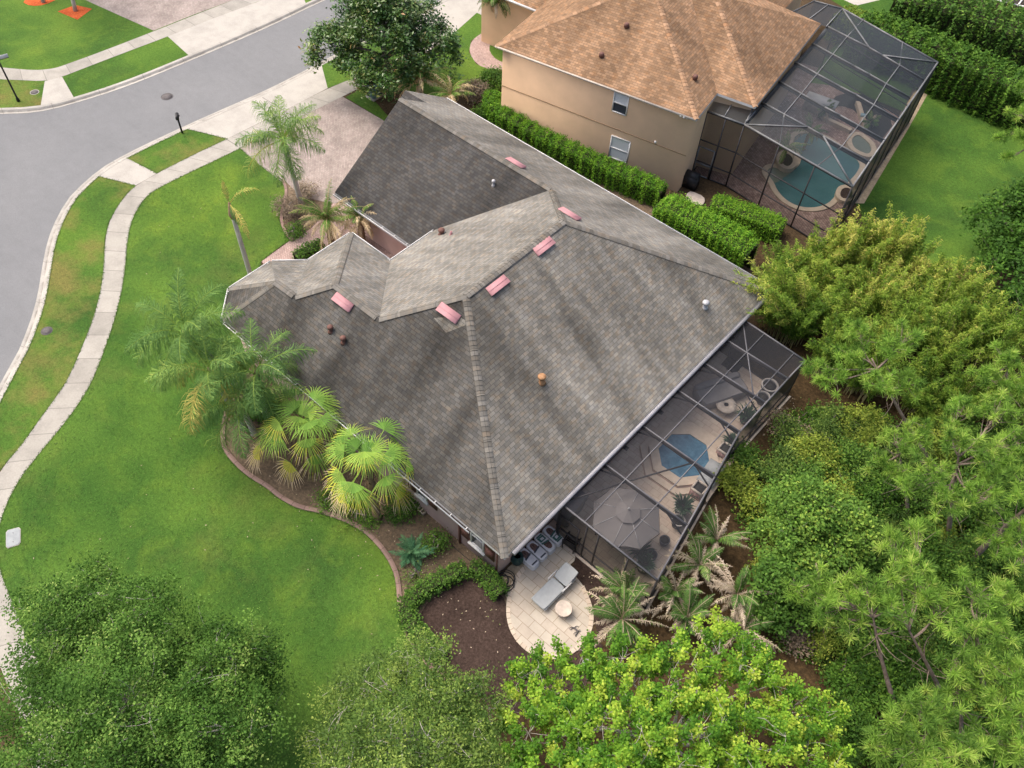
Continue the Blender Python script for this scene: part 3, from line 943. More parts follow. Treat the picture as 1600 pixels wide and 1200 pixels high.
# roof
ro = MB()
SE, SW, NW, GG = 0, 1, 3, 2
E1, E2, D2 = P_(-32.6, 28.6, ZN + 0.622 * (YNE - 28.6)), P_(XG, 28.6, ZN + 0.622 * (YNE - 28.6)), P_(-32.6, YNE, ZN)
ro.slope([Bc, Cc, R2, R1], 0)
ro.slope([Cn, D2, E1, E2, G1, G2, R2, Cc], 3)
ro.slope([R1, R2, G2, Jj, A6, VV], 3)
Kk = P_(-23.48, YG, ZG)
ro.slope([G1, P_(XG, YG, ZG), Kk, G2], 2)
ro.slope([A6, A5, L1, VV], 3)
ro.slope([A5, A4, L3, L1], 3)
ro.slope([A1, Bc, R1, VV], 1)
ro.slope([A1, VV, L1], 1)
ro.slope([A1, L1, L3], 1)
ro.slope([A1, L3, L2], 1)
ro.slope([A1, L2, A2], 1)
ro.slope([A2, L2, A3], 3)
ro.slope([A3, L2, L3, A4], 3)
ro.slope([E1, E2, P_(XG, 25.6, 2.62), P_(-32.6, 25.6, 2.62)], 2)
eaves = [(Bc, Cc), (Cc, Cn), (Cn, D2), (Jj, A6), (A6, A5), (A5, A4), (A4, A3), (A3, A2), (A2, A1), (A1, Bc), (P_(XG, YG, ZG), Kk), (D2, E1), (E1, E2), (E2, G1), (G1, P_(XG, YG, ZG))]
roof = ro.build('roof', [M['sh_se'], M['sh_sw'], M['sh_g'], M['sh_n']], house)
at = roof.data.attributes.new('wash', 'FLOAT', 'POINT')
# fascia and soffit
fa = MB()
for a, b in eaves:
    fa.add([a - [0, 0, 0.006], b - [0, 0, 0.006], b - [0, 0, 0.17], a - [0, 0, 0.17]], [(0, 1, 2, 3)])
fa.build('fascia', M['white'], house)
so = MB()
ctr = {0: (-9.5, 0)}
so.sheet([(XSE, YSW), (XSE, YNE - 0.9), (-23.4, YNE - 0.9), (XNW, 22.5), (XNW, YW), (XW, YW), (XW, A4[1]), (A3[0], A3[1]), (A2[0], A2[1]), (A1[0], YSW)], ZM - 0.165)
so.sheet([(XG, YG), (-23.5, YG), (-23.5, YNE), (XG, YNE)], ZG - 0.12)
so.build('soffit', M['white'], house)


# ridge and hip caps: overlapping cap shingles along every ridge
def caps(name, a, b, mat, w=0.17, step=0.21, parent=None):
    a, b = np.asarray(a, float), np.asarray(b, float)
    d = b - a
    L = np.linalg.norm(d)
    d /= L
    s = np.cross(d, [0, 0, 1.0])
    s /= np.linalg.norm(s)
    u = np.cross(s, d)
    mb = MB()
    n = int(L / step)
    for i in range(n):
        p = a + d * (i * step)
        q = p + d * step * 1.25
        lift0, lift1 = 0.012 + 0.022, 0.012
        V = []
        for pt, lf in ((p, lift0), (q, lift1)):
            V += [pt - s * w + u * (lf - w * 0.42 * wsl), pt + u * (lf + 0.012), pt + s * w + u * (lf - w * 0.42 * wsl)]
        uu = i * 1.0
        mb.add(V, [(0, 1, 4, 3), (1, 2, 5, 4)], uv=[[(uu, 0), (uu, .1), (uu + .2, .1), (uu + .2, 0)]] * 2)
        mb.add([V[0], V[1], V[2], V[2] - u * 0.03, V[1] - u * 0.03, V[0] - u * 0.03], [(0, 5, 4, 1), (1, 4, 3, 2)], uv=[[(uu, 0)] * 4] * 2)
    return mb.build(name, mat, parent)


wsl = 1.0
for a, b in ((R1, R2), (Bc, R1), (Cc, R2), (R2, G2), (VV, R1), (L1, VV), (L3, L1), (L2, L3), (A2, L2), (A1, L2), (G1, G2), (A5, L1)):
    if b is R1 and a is VV or b is L1 and a is L3:
        wsl = 1.0
    caps('ridge_cap', a, b, M['sh_cap'], parent=house)


def gutter(a, b, parent, w=0.12, hang=0.9, off=0.0):
    """open white trough hung outside the eave, with hangers across it"""
    a, b = np.array(a, float), np.array(b, float)
    d = (b - a)
    L = np.linalg.norm(d[:2])
    d = np.array([d[0], d[1], 0]) / L
    o = np.array([d[1], -d[0], 0])
    g = MB()
    za = np.array([0, 0, -0.045])
    for c0, c1, zz0, zz1, mt in ((w, w, -0.14, 0.0, 0), (0.004, w, -0.13, -0.13, 1)):
        g.add([a + o * c0 + za + [0, 0, zz0], b + o * c0 + za + [0, 0, zz0], b + o * c1 + za + [0, 0, zz1], a + o * c1 + za + [0, 0, zz1]], [(0, 1, 2, 3)], mt)
    g.beam(a + o * (w + 0.012) + za, b + o * (w + 0.012) + za, 0.042, 0.02, 0)
    n = int(L / hang)
    for i in range(n + 1):
        p = a + d * (0.2 + i * (L - 0.4) / max(n, 1))
        g.beam(p + za + [0, 0, 0.004], p + o * w + za + [0, 0, 0.004], 0.035, 0.008, 0)
    return g.build('gutter', [M['white'], M['gutterin']], parent)


gB = gp(740, 824, ZM)
gutter(A1, P_(gB[0], YSW, ZM), house)
gutter(P_(XG, YG, ZG), Kk - [0.4, 0, 0], house)
for a, b in ((A2, A1), (A3, A2), (A4, A3), (A5, A4), (A6, A5), (Jj, A6), (Cn, D2)):
    gutter(a, b, house, 0.10, 30)
# the wide grey gutter over the pool side eave
sg = MB()
ySG = gp(800, 862, ZM)[1]
sg.beam((XSE + 0.09, ySG, ZM - 0.10), (XSE + 0.09, 30.6, ZM - 0.10), 0.17, 0.14, 0)
sg.build('pool_gutter', M['supergutter'], house)
# downspout beside the window
dsp = MB()
xd = on_y(718, 822, 11.5)[0]
dsp.box((xd, 11.50, 1.5), (0.09, 0.07, 3.0))
dsp.box((xd, 11.30, 2.95), (0.08, 0.42, 0.07))
dsp.build('downspout', M['shutter'], house)
dsp = MB()
dsp.box((-9.56, 11.50, 1.5), (0.05, 0.05, 3.0))
dsp.build('corner_conduit', M['shutter'], house)


def window(parent, x0, x1, z0, z1, y, pane='glass', frame='white', mat_mull=True):
    f = MB()
    t_ = 0.07
    for (a, b, c, d) in ((x0, x1, z0, z0 + t_), (x0, x1, z1 - t_, z1), (x0, x0 + t_, z0 + t_, z1 - t_), (x1 - t_, x1, z0 + t_, z1 - t_)):
        f.box(((a + b) / 2, y - 0.02, (c + d) / 2), (b - a, 0.09, d - c))
    f.box(((x0 + x1) / 2, y - 0.025, z0 + (z1 - z0) * 0.5), (x1 - x0 - 2 * t_, 0.06, 0.05))
    w_ = f.build('window', M[frame], parent)
    MB().box(((x0 + x1) / 2, y - 0.004, (z0 + z1) / 2), (x1 - x0 - 2 * t_, 0.01, z1 - z0 - 2 * t_)).build('pane', M[pane], w_)
    s_ = MB().box(((x0 + x1) / 2, y - 0.07, z0 - 0.045), (x1 - x0 + 0.16, 0.16, 0.09))
    s_.build('sill', M['white'], w_)
    return w_


def shutter(parent, x0, x1, z0, z1, y):
    s_ = MB()
    s_.box(((x0 + x1) / 2, y - 0.03, (z0 + z1) / 2), (x1 - x0, 0.05, z1 - z0))
    for k in range(2):
        zc = z0 + (z1 - z0) * (0.26 + 0.48 * k)
        s_.box(((x0 + x1) / 2, y - 0.062, zc), (x1 - x0 - 0.12, 0.02, (z1 - z0) * 0.4))
    s_.build('shutter', M['shutter'], parent)


yw = 11.55
for (pa, pb, sh1, sh2) in (((652.5, 769), (669, 784.5), None, (671.5, 682.5)), ((736.3, 842), (757, 866), (720.5, 735), (758, 771))):
    a, b = on_y(*pa, yw), on_y(*pb, yw)
    z0 = (a[2] + b[2]) / 2
    window(house, a[0], b[0], z0, z0 + 1.55, yw)
    yy = {671.5: (785, 797), 720.5: (818, 838), 758: (866, 880)}
    shutter(house, b[0] + 0.06, b[0] + 0.58, z0 - 0.05, z0 + 1.6, yw)
    shutter(house, a[0] - 0.58, a[0] - 0.06, z0 - 0.05, z0 + 1.6, yw)

# off-ridge vents, pipes
def roof_vent(px, py, size, ang3, plane_pt, nrm, parent):
    c = on_plane(px, py, plane_pt, nrm)
    nrm = nrm / np.linalg.norm(nrm)
    up = np.array([0, 0, 1.0]) - nrm * nrm[2]
    up /= np.linalg.norm(up)
    s = np.cross(up, nrm)
    L, W = size
    v = MB()
    b = c + nrm * 0.02
    for zz, mt in ((0.0, 0),):
        lowL, lowR = b - s * L / 2 - up * W / 2, b + s * L / 2 - up * W / 2
        hiL, hiR = b - s * L / 2 + up * W / 2, b + s * L / 2 + up * W / 2
        tL, tR = lowL + nrm * 0.13, lowR + nrm * 0.13
        hL, hR = hiL + nrm * 0.03, hiR + nrm * 0.03
        v.add([tL, tR, hR, hL, lowL, lowR, hiL, hiR], [(0, 1, 2, 3), (4, 0, 3, 6), (1, 5, 7, 2), (3, 2, 7, 6)], 0)
        v.add([lowL + nrm * 0.02, lowR + nrm * 0.02, tR - nrm * 0.012, tL - nrm * 0.012], [(0, 1, 2, 3)], 1)
        m1, m2 = (tL + hL) / 2 + nrm * 0.006, (tR + hR) / 2 + nrm * 0.006
        v.beam(m1, m2, 0.02, 0.012, 0, up=nrm)
    return v.build('roof_vent', [M['pink'], M['pinkd']], parent)


nSE, nSW, nNE, nNW, nG = P_(0.623, 0, 1), P_(0, -0.818, 1), P_(0, 0.622, 1), P_(-0.63, 0, 1), P_(0, -0.649, 1)
for px, py, pp, nn in ((537, 472, VV, nSW), (702, 489, R1, nSW), (777, 446, R1, nSE), (849, 385, R1, nSE), (889, 336, R2, nNE), (805, 256, G1, nNE)):
    roof_vent(px, py, (1.12, 0.42), 0, pp, nn, house)


def vent_pipe(px, py, pp, nn, r, h, mat, parent, hood=False):
    c = on_plane(px, py, pp, nn)
    v = MB()
    v.lathe(c - [0, 0, 0.08], [(r * 2.0, 0.0), (r * 1.5, 0.08), (r, 0.14), (r, h), (r * 0.7, h), (r * 0.7, h - 0.05)], 12)
    if hood:
        v.lathe(c + [0, 0, h - 0.08], [(r * 1.7, 0.0), (r * 1.75, 0.09), (r * 1.2, 0.14), (0.01, 0.16)], 14)
    return v.build('vent_pipe', M[mat], parent, smooth=False)


for px, py, pp, nn, r, h, mt, hd in ((517, 517, VV, nSW, .08, .27, 'pipe_brown', True), (537, 534, VV, nSW, .08, .27, 'pipe_brown', True), (846, 596, R1, nSE, .105, .34, 'rust', True), (1101, 479, R1, nSE, .10, .3, 'steel', True),
                                     (690, 365, R1, nNW, .1, .26, 'pipe_brown', True), (705, 366, R1, nNW, .06, .26, 'pink', False), (771, 289, G1, nG, .06, .26, 'steel', True)):
    vent_pipe(px, py, pp, nn, r, h, mt, house, hd)

# paler patches where rain runs off the metal vents and keeps the algae away
for pts4, p0, nn in (([(678, 497), (697, 520), (735, 505), (716, 494)], R1, nSW),):
    mb = MB()
    P4 = [on_plane(*p, p0, nn) + nn / np.linalg.norm(nn) * .006 for p in pts4]
    mb.slope(P4)
    mb.build('washed_shingles', M['sh_se'], house)
# ------------------------------------------------------------------ pool cage of the main house
CZ = 2.9
cage = thing('screen_enclosure', 'dark screened pool cage with grey frame along the back of the shingled house', 'screen enclosure', (-7.0, 21.5, 0.0))
SWc, SEc, ELc, Ec, NEc, NWc = P_(-8.93, 14.6, CZ), P_(-3.95, 14.57, CZ), P_(-5.37, 22.8, CZ), P_(-5.33, 27.0, CZ), P_(-5.3, 28.45, CZ), P_(-8.93, 28.65, CZ)


def G_(px, py):
    return gp(px, py, CZ)


MB().add([SWc, SEc, ELc, NEc, NWc], [(0, 1, 2, 3, 4)]).build('roof_screen', M['screen'], cage)
def wallscreen(a, b, nm='wall_screen', z0=0.05):
    lo = lambda p: P_(p[0], p[1], z0)
    return MB().add([lo(a), lo(b), b - [0, 0, 0.03], a - [0, 0, 0.03]], [(0, 1, 2, 3)]).build(nm, M['wscreen'], cage)
for a, b in ((SWc, SEc), (SEc, ELc), (ELc, NEc), (NEc, NWc)):
    wallscreen(a, b)
# roof bars: two-tone beams (pale top flange, dark web below) and light purlins
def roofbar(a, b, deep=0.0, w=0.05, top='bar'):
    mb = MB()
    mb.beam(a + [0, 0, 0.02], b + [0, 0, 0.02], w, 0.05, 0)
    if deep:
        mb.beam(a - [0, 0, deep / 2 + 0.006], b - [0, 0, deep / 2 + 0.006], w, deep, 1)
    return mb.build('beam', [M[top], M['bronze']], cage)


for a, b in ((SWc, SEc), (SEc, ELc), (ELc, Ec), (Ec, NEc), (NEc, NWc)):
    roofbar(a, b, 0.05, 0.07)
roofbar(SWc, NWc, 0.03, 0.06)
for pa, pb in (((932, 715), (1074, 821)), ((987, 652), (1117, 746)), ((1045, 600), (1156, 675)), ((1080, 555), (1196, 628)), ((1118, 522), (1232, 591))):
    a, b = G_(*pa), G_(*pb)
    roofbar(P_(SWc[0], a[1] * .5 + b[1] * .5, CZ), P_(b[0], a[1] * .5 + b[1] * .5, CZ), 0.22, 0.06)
for x in (G_(923, 822)[0], G_(972, 858)[0]):
    pass
pu1 = [G_(923, 821), G_(979, 752), G_(1034, 688), G_(1084, 628), G_(1127, 585), G_(1165, 549), G_(1195, 525)]
pu2 = [G_(973, 866), G_(1030, 789), G_(1084, 722), G_(1135, 660), G_(1177, 616), G_(1212, 580), G_(1241, 553)]
for pu in (pu1, pu2):
    xm = np.mean([p[0] for p in pu])
    roofbar(P_(xm, 14.6, CZ - .004), P_(xm, 28.5, CZ - .004), 0, 0.045)
roofbar(G_(1160, 498) - [0, 0, .02], G_(1177, 616) - [0, 0, .02], 0, 0.05)
roofbar(SWc - [0, 0, .05], G_(979, 752) - [0, 0, .05], 0.02, 0.05, 'bronze')
roofbar(G_(979, 752) - [0, 0, .05], G_(1084, 722) - [0, 0, .05], 0.02, 0.05, 'bronze')
# knee braces from the house wall and the outer wall up to the beams
for pa, pb in (((932, 715), (1074, 821)), ((987, 652), (1117, 746)), ((1045, 600), (1156, 675)), ((1080, 555), (1196, 628))):
    y = (G_(*pa)[1] + G_(*pb)[1]) / 2
    xo = G_(*pb)[0]
    MB().beam((xo - 0.04, y, 1.95), (xo - 0.95, y, CZ - 0.2), 0.05, 0.06).build('brace', M['bronze'], cage)
    MB().beam((-8.95, y, 2.2), (-8.0, y, CZ - 0.2), 0.05, 0.06).build('brace', M['bronze'], cage)
# posts, rails
def post(p, z1=CZ, w=0.06, mat='bronze'):
    return MB().box((p[0], p[1], z1 / 2), (w, w, z1 - 0.02)).build('post', M[mat], cage)
for p in (SEc, ELc, NEc, NWc):
    post(p)
for f in (0.02, 0.3, 0.42, 0.72):
    post(SWc + (SEc - SWc) * f)
for pb in ((1074, 821), (1117, 746), (1196, 628)):
    post(G_(*pb))
for a, b in ((SWc, SEc), (SEc, ELc), (ELc, NEc), (NEc, NWc)):
    r = MB()
    for z in (0.08, 1.0):
        r.beam(P_(a[0], a[1], z), P_(b[0], b[1], z), 0.05, 0.06)
    r.build('rail', M['bronze'], cage)
kb = MB()
kb.prism([(-8.95, 14.46), (-3.8, 14.42), (-3.8, 14.5), (-8.95, 14.54)], -0.02, 0.05)
kb.ribbon([setz([(-3.8, 14.42), (-5.22, 22.8), (-5.14, 28.6)], -0.05), setz([(-3.8, 14.42), (-5.22, 22.8), (-5.14, 28.6)], 0.05), setz([(-3.9, 14.42), (-5.31, 22.8), (-5.23, 28.6)], 0.05)])
kb.build('sill_curb', M['stone'], cage)
# the screen door in the short wall
dr = MB()
dx0, dx1 = -8.72, -7.75
for a, b in (((dx0, 14.55, 0.1), (dx0, 14.55, 2.15)), ((dx1, 14.55, 0.1), (dx1, 14.55, 2.15)), ((dx0, 14.55, 2.12), (dx1, 14.55, 2.12)), ((dx0, 14.55, 0.14), (dx1, 14.55, 0.14)), ((dx0, 14.55, 1.05), (dx1, 14.55, 1.05))):
    dr.beam(a, b, 0.05, 0.07)
dr.build('screen_door', M['bronze'], cage)
# pool deck under the cage, covered porch floor beside it
struct('pool_deck', MB().sheet([(-9.45, 14.55), (-3.95, 14.5), (-5.34, 22.8), (-5.25, 28.5), (-9.45, 28.6)], 0.045), M['deck'])


# ------------------------------------------------------------------ the neighbour's two storey house
NO = np.array([-18.4, 37.6])
NA = math.atan2(2.4, 12.6)
ne, nf = np.array([math.cos(NA), math.sin(NA)]), np.array([-math.sin(NA), math.cos(NA)])


def nl(x, y, z):
    p = NO + ne * x + nf * y
    return np.array([p[0], p[1], z])


nh = thing('house', 'two storey tan stucco house with a terracotta shingle roof behind the long hedge', 'house', (-24.0, 44.0, 0.0))
EZ = 5.36
w = MB()
w.prism([nl(*p, 0)[:2] for p in [(-12.75, 0), (0, 0), (0, 3.0), (2.2, 3.3), (2.2, 13.6), (0, 13.8), (0, 20), (-12.75, 20)]], -0.1, EZ - 0.1, top=False)
w.prism([nl(*p, 0)[:2] for p in [(-12.7, 14.2), (-16.6, 14.2), (-16.6, 22), (-12.7, 22)]], -0.1, 2.9, top=False)
w.build('wall', M['nstucco'], nh)
b_ = MB()
b_.beam(nl(-12.75, -0.012, 2.72), nl(0, -0.012, 2.72), 0.03, 0.045)
b_.build('wall_groove', M['nband'], nh)
slp = 0.47
W0, S0 = nl(-13.2, -0.15, EZ), nl(0.13, -0.15, EZ)
I1, S2n, E2n, E3n = nl(0.13, 2.9, EZ), nl(2.5, 2.9, EZ), nl(2.75, 14.0, EZ), nl(0.13, 14.0, EZ)
dR = 6.6
Rz = EZ + slp * dR * 0.97
Ra, Rb = nl(-13.25 + dR, -0.35 + dR, EZ + slp * dR), nl(-13.25 + dR + 1.2, -0.35 + dR + 1.0, EZ + slp * dR)
ro = MB()
rt_ = EZ + slp * 6.85
A_ = nl(-6.4, 6.5, rt_)
B_ = nl(-6.4, 14.5, rt_)
ro.slope([W0, S0, A_], 0)
ro.slope([W0, A_, B_, nl(-13.25, 20.5, EZ)], 0)
V1 = nl(-4.3, 8.0, EZ + slp * 4.8)
ro.slope([S0, I1, V1, A_], 0)
r2z = EZ + slp * 5.3
Q_ = nl(-2.65, 8.05, r2z)
ro.slope([I1, S2n, Q_, V1], 0)
ro.slope([S2n, E2n, nl(-2.65, 8.7, r2z), Q_], 0)
ro.slope([E2n, E3n, nl(-4.3, 11.0, EZ + slp * 4.8), nl(-2.65, 8.7, r2z)], 0)
ro.slope([V1, Q_, nl(-2.65, 8.7, r2z), nl(-4.3, 11.0, EZ + slp * 4.8), B_, A_], 0)
ro.slope([E3n, nl(0.45, 20.5, EZ), B_, nl(-4.3, 11.0, EZ + slp * 4.8)], 0)
ro.slope([nl(-13.25, 20.5, EZ), B_, nl(0.45, 20.5, EZ)], 0)
ro.build('roof', [M['sh_o']], nh)
for a, b in ((W0, A_), (S0, A_), (S2n, Q_), (A_, B_)):
    wsl = 1.0
    caps('ridge_cap', a, b, M['sh_ocap'], 0.17, 0.25, nh)
# front wing roof seen over the ridge, upper left
wg = MB()
w0 = gp(797, -1, 4.2); w1 = gp(844, 18, 4.2)
dw = (w1 - w0) / np.linalg.norm(w1 - w0)
wl = np.array([-dw[1], dw[0], 0])
q0, q1 = w0 - dw * 3, w1 + dw * 1.2
wg.slope([q0, q1, q1 + wl * 4 + [0, 0, 1.9], q0 + wl * 4 + [0, 0, 1.9]], 0)
wg.slope([q0 + wl * 8, q1 + wl * 8, q1 + wl * 4 + [0, 0, 1.9], q0 + wl * 4 + [0, 0, 1.9]], 0)
wg.build('porch_roof', M['sh_o'], nh)
wg = MB()
wg.add([q0 + wl * .4 - dw * -.3 - [0, 0, .1], q1 + wl * .4 - [0, 0, .1], q1 + wl * .4 - [0, 0, 4.3], q0 + wl * .4 - dw * -.3 - [0, 0, 4.3]], [(0, 1, 2, 3)])
wg.build('porch_wall', M['nstucco'], nh)
MB().beam(q0 - wl * 0.06 - [0, 0, 0.06], q1 - wl * 0.06 - [0, 0, 0.06], 0.14, 0.12).build('gutter', M['white'], nh)
dc = gp(803, 33, 0.6)
MB().box((dc[0], dc[1], 1.2), (0.5, 0.9, 2.3), NA).build('front_door', M['white'], nh)
# gutter and fascia
f = MB()
for a, b in ((W0, S0), (I1, S2n), (S2n, E2n), (E2n, E3n), (S0, I1)):
    f.add([a - [0, 0, .005], b - [0, 0, .005], b - [0, 0, .16], a - [0, 0, .16]], [(0, 1, 2, 3)])
f.build('fascia', M['white'], nh)
nd_ = np.array([-nf[0], -nf[1], 0])
MB().beam(W0 + nd_ * 0.045 - [0, 0, 0.05], S0 + nd_ * 0.045 - [0, 0, 0.05], 0.08, 0.08).build('gutter', plain('pale_gutter', (0.52, 0.46, 0.39), 0.6), nh)
so = MB()
so.sheet([nl(*p, 0)[:2] for p in [(-13.2, -.15), (.13, -.15), (.13, 2.9), (2.5, 2.9), (2.75, 14), (.13, 14), (.13, 20.5), (-13.2, 20.5)]], EZ - 0.155)
so.build('soffit', M['nband'], nh)
# the two windows in the wall that faces us
nn_ = np.array([nf[0], nf[1], 0])
for pa, pb, pn in (((956.5, 172), (978, 181), 'up'), ((951, 245), (979, 256), 'lo')):
    a, b = on_plane(*pa, nl(0, -0.02, 0), nn_), on_plane(*pb, nl(0, -0.02, 0), nn_)
    xa, xb = (a[:2] - NO) @ ne, (b[:2] - NO) @ ne
    z0 = (a[2] + b[2]) / 2 + (0.0 if pn == 'up' else 0.05)
    hgt = min(1.58, EZ - .2 - z0) if pn == 'up' else 1.55
    fr = MB()
    t_ = 0.065
    P = lambda x, z, d=0.0: nl(x, -0.03 - d, z)
    for p, q in ((P(xa, z0), P(xb, z0)), (P(xa, z0 + hgt), P(xb, z0 + hgt)), (P(xa, z0), P(xa, z0 + hgt)), (P(xb, z0), P(xb, z0 + hgt)), (P(xa, z0 + hgt * .48, -.004), P(xb, z0 + hgt * .48, -.004))):
        fr.beam(p, q, 0.07, t_, up=(0, 0, 1) if abs(p[2] - q[2]) < .01 else (ne[0], ne[1], 0))
    wn2 = fr.build('window', M['white'], nh)
    mid = z0 + hgt * .48
    for (za, zb, mt) in ((z0 + .04, mid - .03, 'glass' if pn == 'up' else 'blind'), (mid + .03, z0 + hgt - .04, 'blind')):
        MB().add([nl(xa + .04, -0.015, za), nl(xb - .04, -0.015, za), nl(xb - .04, -0.015, zb), nl(xa + .04, -0.015, zb)], [(0, 1, 2, 3)]).build('pane', M[mt], wn2)
for px, py in ((788, 68), (792, 70), (1064, 181), (1069, 183), (1074, 184)):
    c_ = gp(px, py, EZ - 0.12)
    MB().lathe(c_ + nd_ * -0.0, [(0.01, -0.08), (0.07, -0.05), (0.08, 0.03), (0.03, 0.1)], 10).build('floodlight', M['white'], nh)
c_ = on_plane(1024, 222, nl(0, -0.03, 0), nn_)
MB().box(c_, (0.12, 0.08, 0.14), NA).build('vent_cover', M['white'], nh)
for px, py, x, z_ in ((940, 87, 0, 0), (1086, 122, 0, 0), (979, 41, 0, 0)):
    for zz in np.arange(EZ, 9, .02):
        p = gp(px, py, zz)
        lx, ly = (p[:2] - NO) @ ne, (p[:2] - NO) @ nf
        zs = EZ + slp * min(ly + .35, lx + 13.25, (0.45 - lx) if px < 1100 else (2.65 - lx))
        if px > 1100: zs = EZ + slp * (ly - 2.75)
        if abs(zs - zz) < .03:
            MB().lathe(p - [0, 0, .05], [(.16, 0), (.15, .2), (.10, .25), (.01, .26)], 10).build('vent_pipe', M['pipe_brown'], nh)
            break

# ------------------------------------------------------------------ the neighbour's pool cage and pool
NZ = 4.5
nc = thing('screen_enclosure', 'large hipped screen enclosure over the pool of the tan house', 'screen enclosure', (-13.0, 47.0, 0.0))
g5 = lambda px, py, z=NZ: gp(px, py, z)
c0, c1, c2, c3, c4, c5 = g5(1100, 172), g5(1163, 195), g5(1332, 292), g5(1465, 98), g5(1316, 14), g5(1272, 2)
PLZ = 5.35
beams = []
for hp, p1, p2, ep in (((1190, 160), (1262, 199), (1286, 213), (1359, 254)), ((1217, 127), (1289, 168), (1313, 181), (1383, 220)), ((1242, 97), (1313, 136), (1338, 149), (1405, 188)),
                       ((1269, 68), (1335, 104), (1359, 117), (1422, 153)), ((1291, 41), (1358, 75), (1379, 87), (1445, 126))):
    beams.append([gp(*hp, 4.75), gp(*p1, PLZ), gp(*p2, PLZ), gp(*ep, NZ)])
scr = MB()
B1, B5 = beams[0], beams[-1]
for a, b in zip(beams[:-1], beams[1:]):
    for k in range(3):
        scr.add([a[k], a[k + 1], b[k + 1], b[k]], [(0, 1, 2, 3)])
scr.add([c1, c2, B1[2], B1[1]], [(0, 1, 2, 3)])
scr.add([c2, B1[3], B1[2]], [(0, 1, 2)])
scr.add([c1, B1[1], B1[0]], [(0, 1, 2)])
scr.add([c4, c3, B5[2], B5[1]], [(0, 1, 2, 3)])
scr.add([c3, B5[3], B5[2]], [(0, 1, 2)])
scr.add([c4, B5[1], B5[0]], [(0, 1, 2)])
hs0, hs1 = gp(1116, 147, 4.85), gp(1178, 168, 4.85)
scr.add([c0, c1, hs1, hs0], [(0, 1, 2, 3)])
hn0, hn1 = gp(1235, 21, 4.85), gp(1291, 42, 4.85)
scr.add([c5, c4, hn1, hn0], [(0, 1, 2, 3)])
scr.build('roof_screen', M['nscreen'], nc)


def nbar(a, b, w=0.06, deep=0.0, nm='beam'):
    mb = MB()
    mb.beam(a + [0, 0, .03], b + [0, 0, .03], w, 0.06, 0)
    if deep:
        mb.beam(a - [0, 0, deep / 2 + .004], b - [0, 0, deep / 2 + .004], w * .95, deep, 1)
    return mb.build(nm, [M['nbar'], M['bronze']], nc)


for bm in beams:
    for k in range(3):
        nbar(bm[k], bm[k + 1], 0.06, 0.2)
for a, b in ((c0, c1), (c1, c2), (c2, c3), (c3, c4), (c4, c5)):
    nbar(a, b, 0.09, 0.06)
for a, b in ((c1, B1[1]), (c2, B1[2]), (c4, B5[1]), (c3, B5[2])):
    nbar(a, b, 0.08)
for a, b in ((c0, hs0), (c1, hs1), (c4, hn1), (c5, hn0), ((c0 + c1) / 2, (hs0 + hs1) / 2), ((c4 + c5) / 2, (hn0 + hn1) / 2)):
    nbar(a, b, 0.06)
# grey gutter board along the house eave
nbar(gp(1166, 190, 4.6), gp(1292, 45, 4.6), 0.12, 0.35, 'gutter_board')
for pl in (((1218, 226), (1232, 183), (1262, 150), (1289, 122), (1310, 92), (1331, 60), (1350, 30)),
           ((1277, 260), (1310, 225), (1335, 195), (1358, 165), (1380, 135), (1400, 100), (1410, 66))):
    zz = [NZ, PLZ - .15, PLZ - .15, PLZ - .15, PLZ - .15, PLZ - .15, NZ]
    s0, s1 = gp(*pl[0], NZ), gp(*pl[-1], NZ)
    f_ = 0.36 if pl[0][0] < 1250 else 0.72
    prev = s0
    for bm in beams:
        # crossing point on this beam's polyline
        tt = f_
        P3 = bm[1] + (bm[2] - bm[1]) * 0.5
        q = (bm[0] + (bm[1] - bm[0]) * 0.5) if f_ < .5 else (bm[2] + (bm[3] - bm[2]) * 0.4)
        nbar(prev, q, 0.05)
        prev = q
    nbar(prev, s1, 0.05)
# walls
def nwall(a, b):
    return MB().add([P_(a[0], a[1], .05), P_(b[0], b[1], .05), b - [0, 0, .04], a - [0, 0, .04]], [(0, 1, 2, 3)]).build('wall_screen', M['wscreen'], nc)
for a, b in ((c0, c1), (c1, c2), (c2, c3), (c3, c4), (c4, c5)):
    nwall(a, b)
def npost(p):
    return MB().box((p[0], p[1], p[2] / 2), (0.08, 0.08, p[2] - .04), NA).build('post', M['bronze'], nc)
for p in (c0 + (c1 - c0) * .08, c0 + (c1 - c0) * .55, c1, c1 + (c2 - c1) * .34, c1 + (c2 - c1) * .67, c2, c3, c4, *[c2 + (c3 - c2) * f for f in (.18, .35, .52, .68, .84)]):
    npost(p)
for a, b in ((c0, c1), (c1, c2), (c2, c3), (c3, c4)):
    for z in (0.08, 1.05, 2.55):
        MB().beam(P_(a[0], a[1], z), P_(b[0], b[1], z), .05, .06).build('rail', M['bronze'], nc)
drm = MB()
dA, dB = c0 + (c1 - c0) * .12, c0 + (c1 - c0) * .52
for z in (0.1, .95, 2.1):
    drm.beam(P_(dA[0], dA[1] - .03, z), P_(dB[0], dB[1] - .03, z), .05, .08)
for d_ in (dA, dB):
    drm.beam(P_(d_[0], d_[1] - .03, .1), P_(d_[0], d_[1] - .03, 2.1), .05, .07, up=(0, 1, 0))
drm.build('screen_door', M['nbar'], nc)

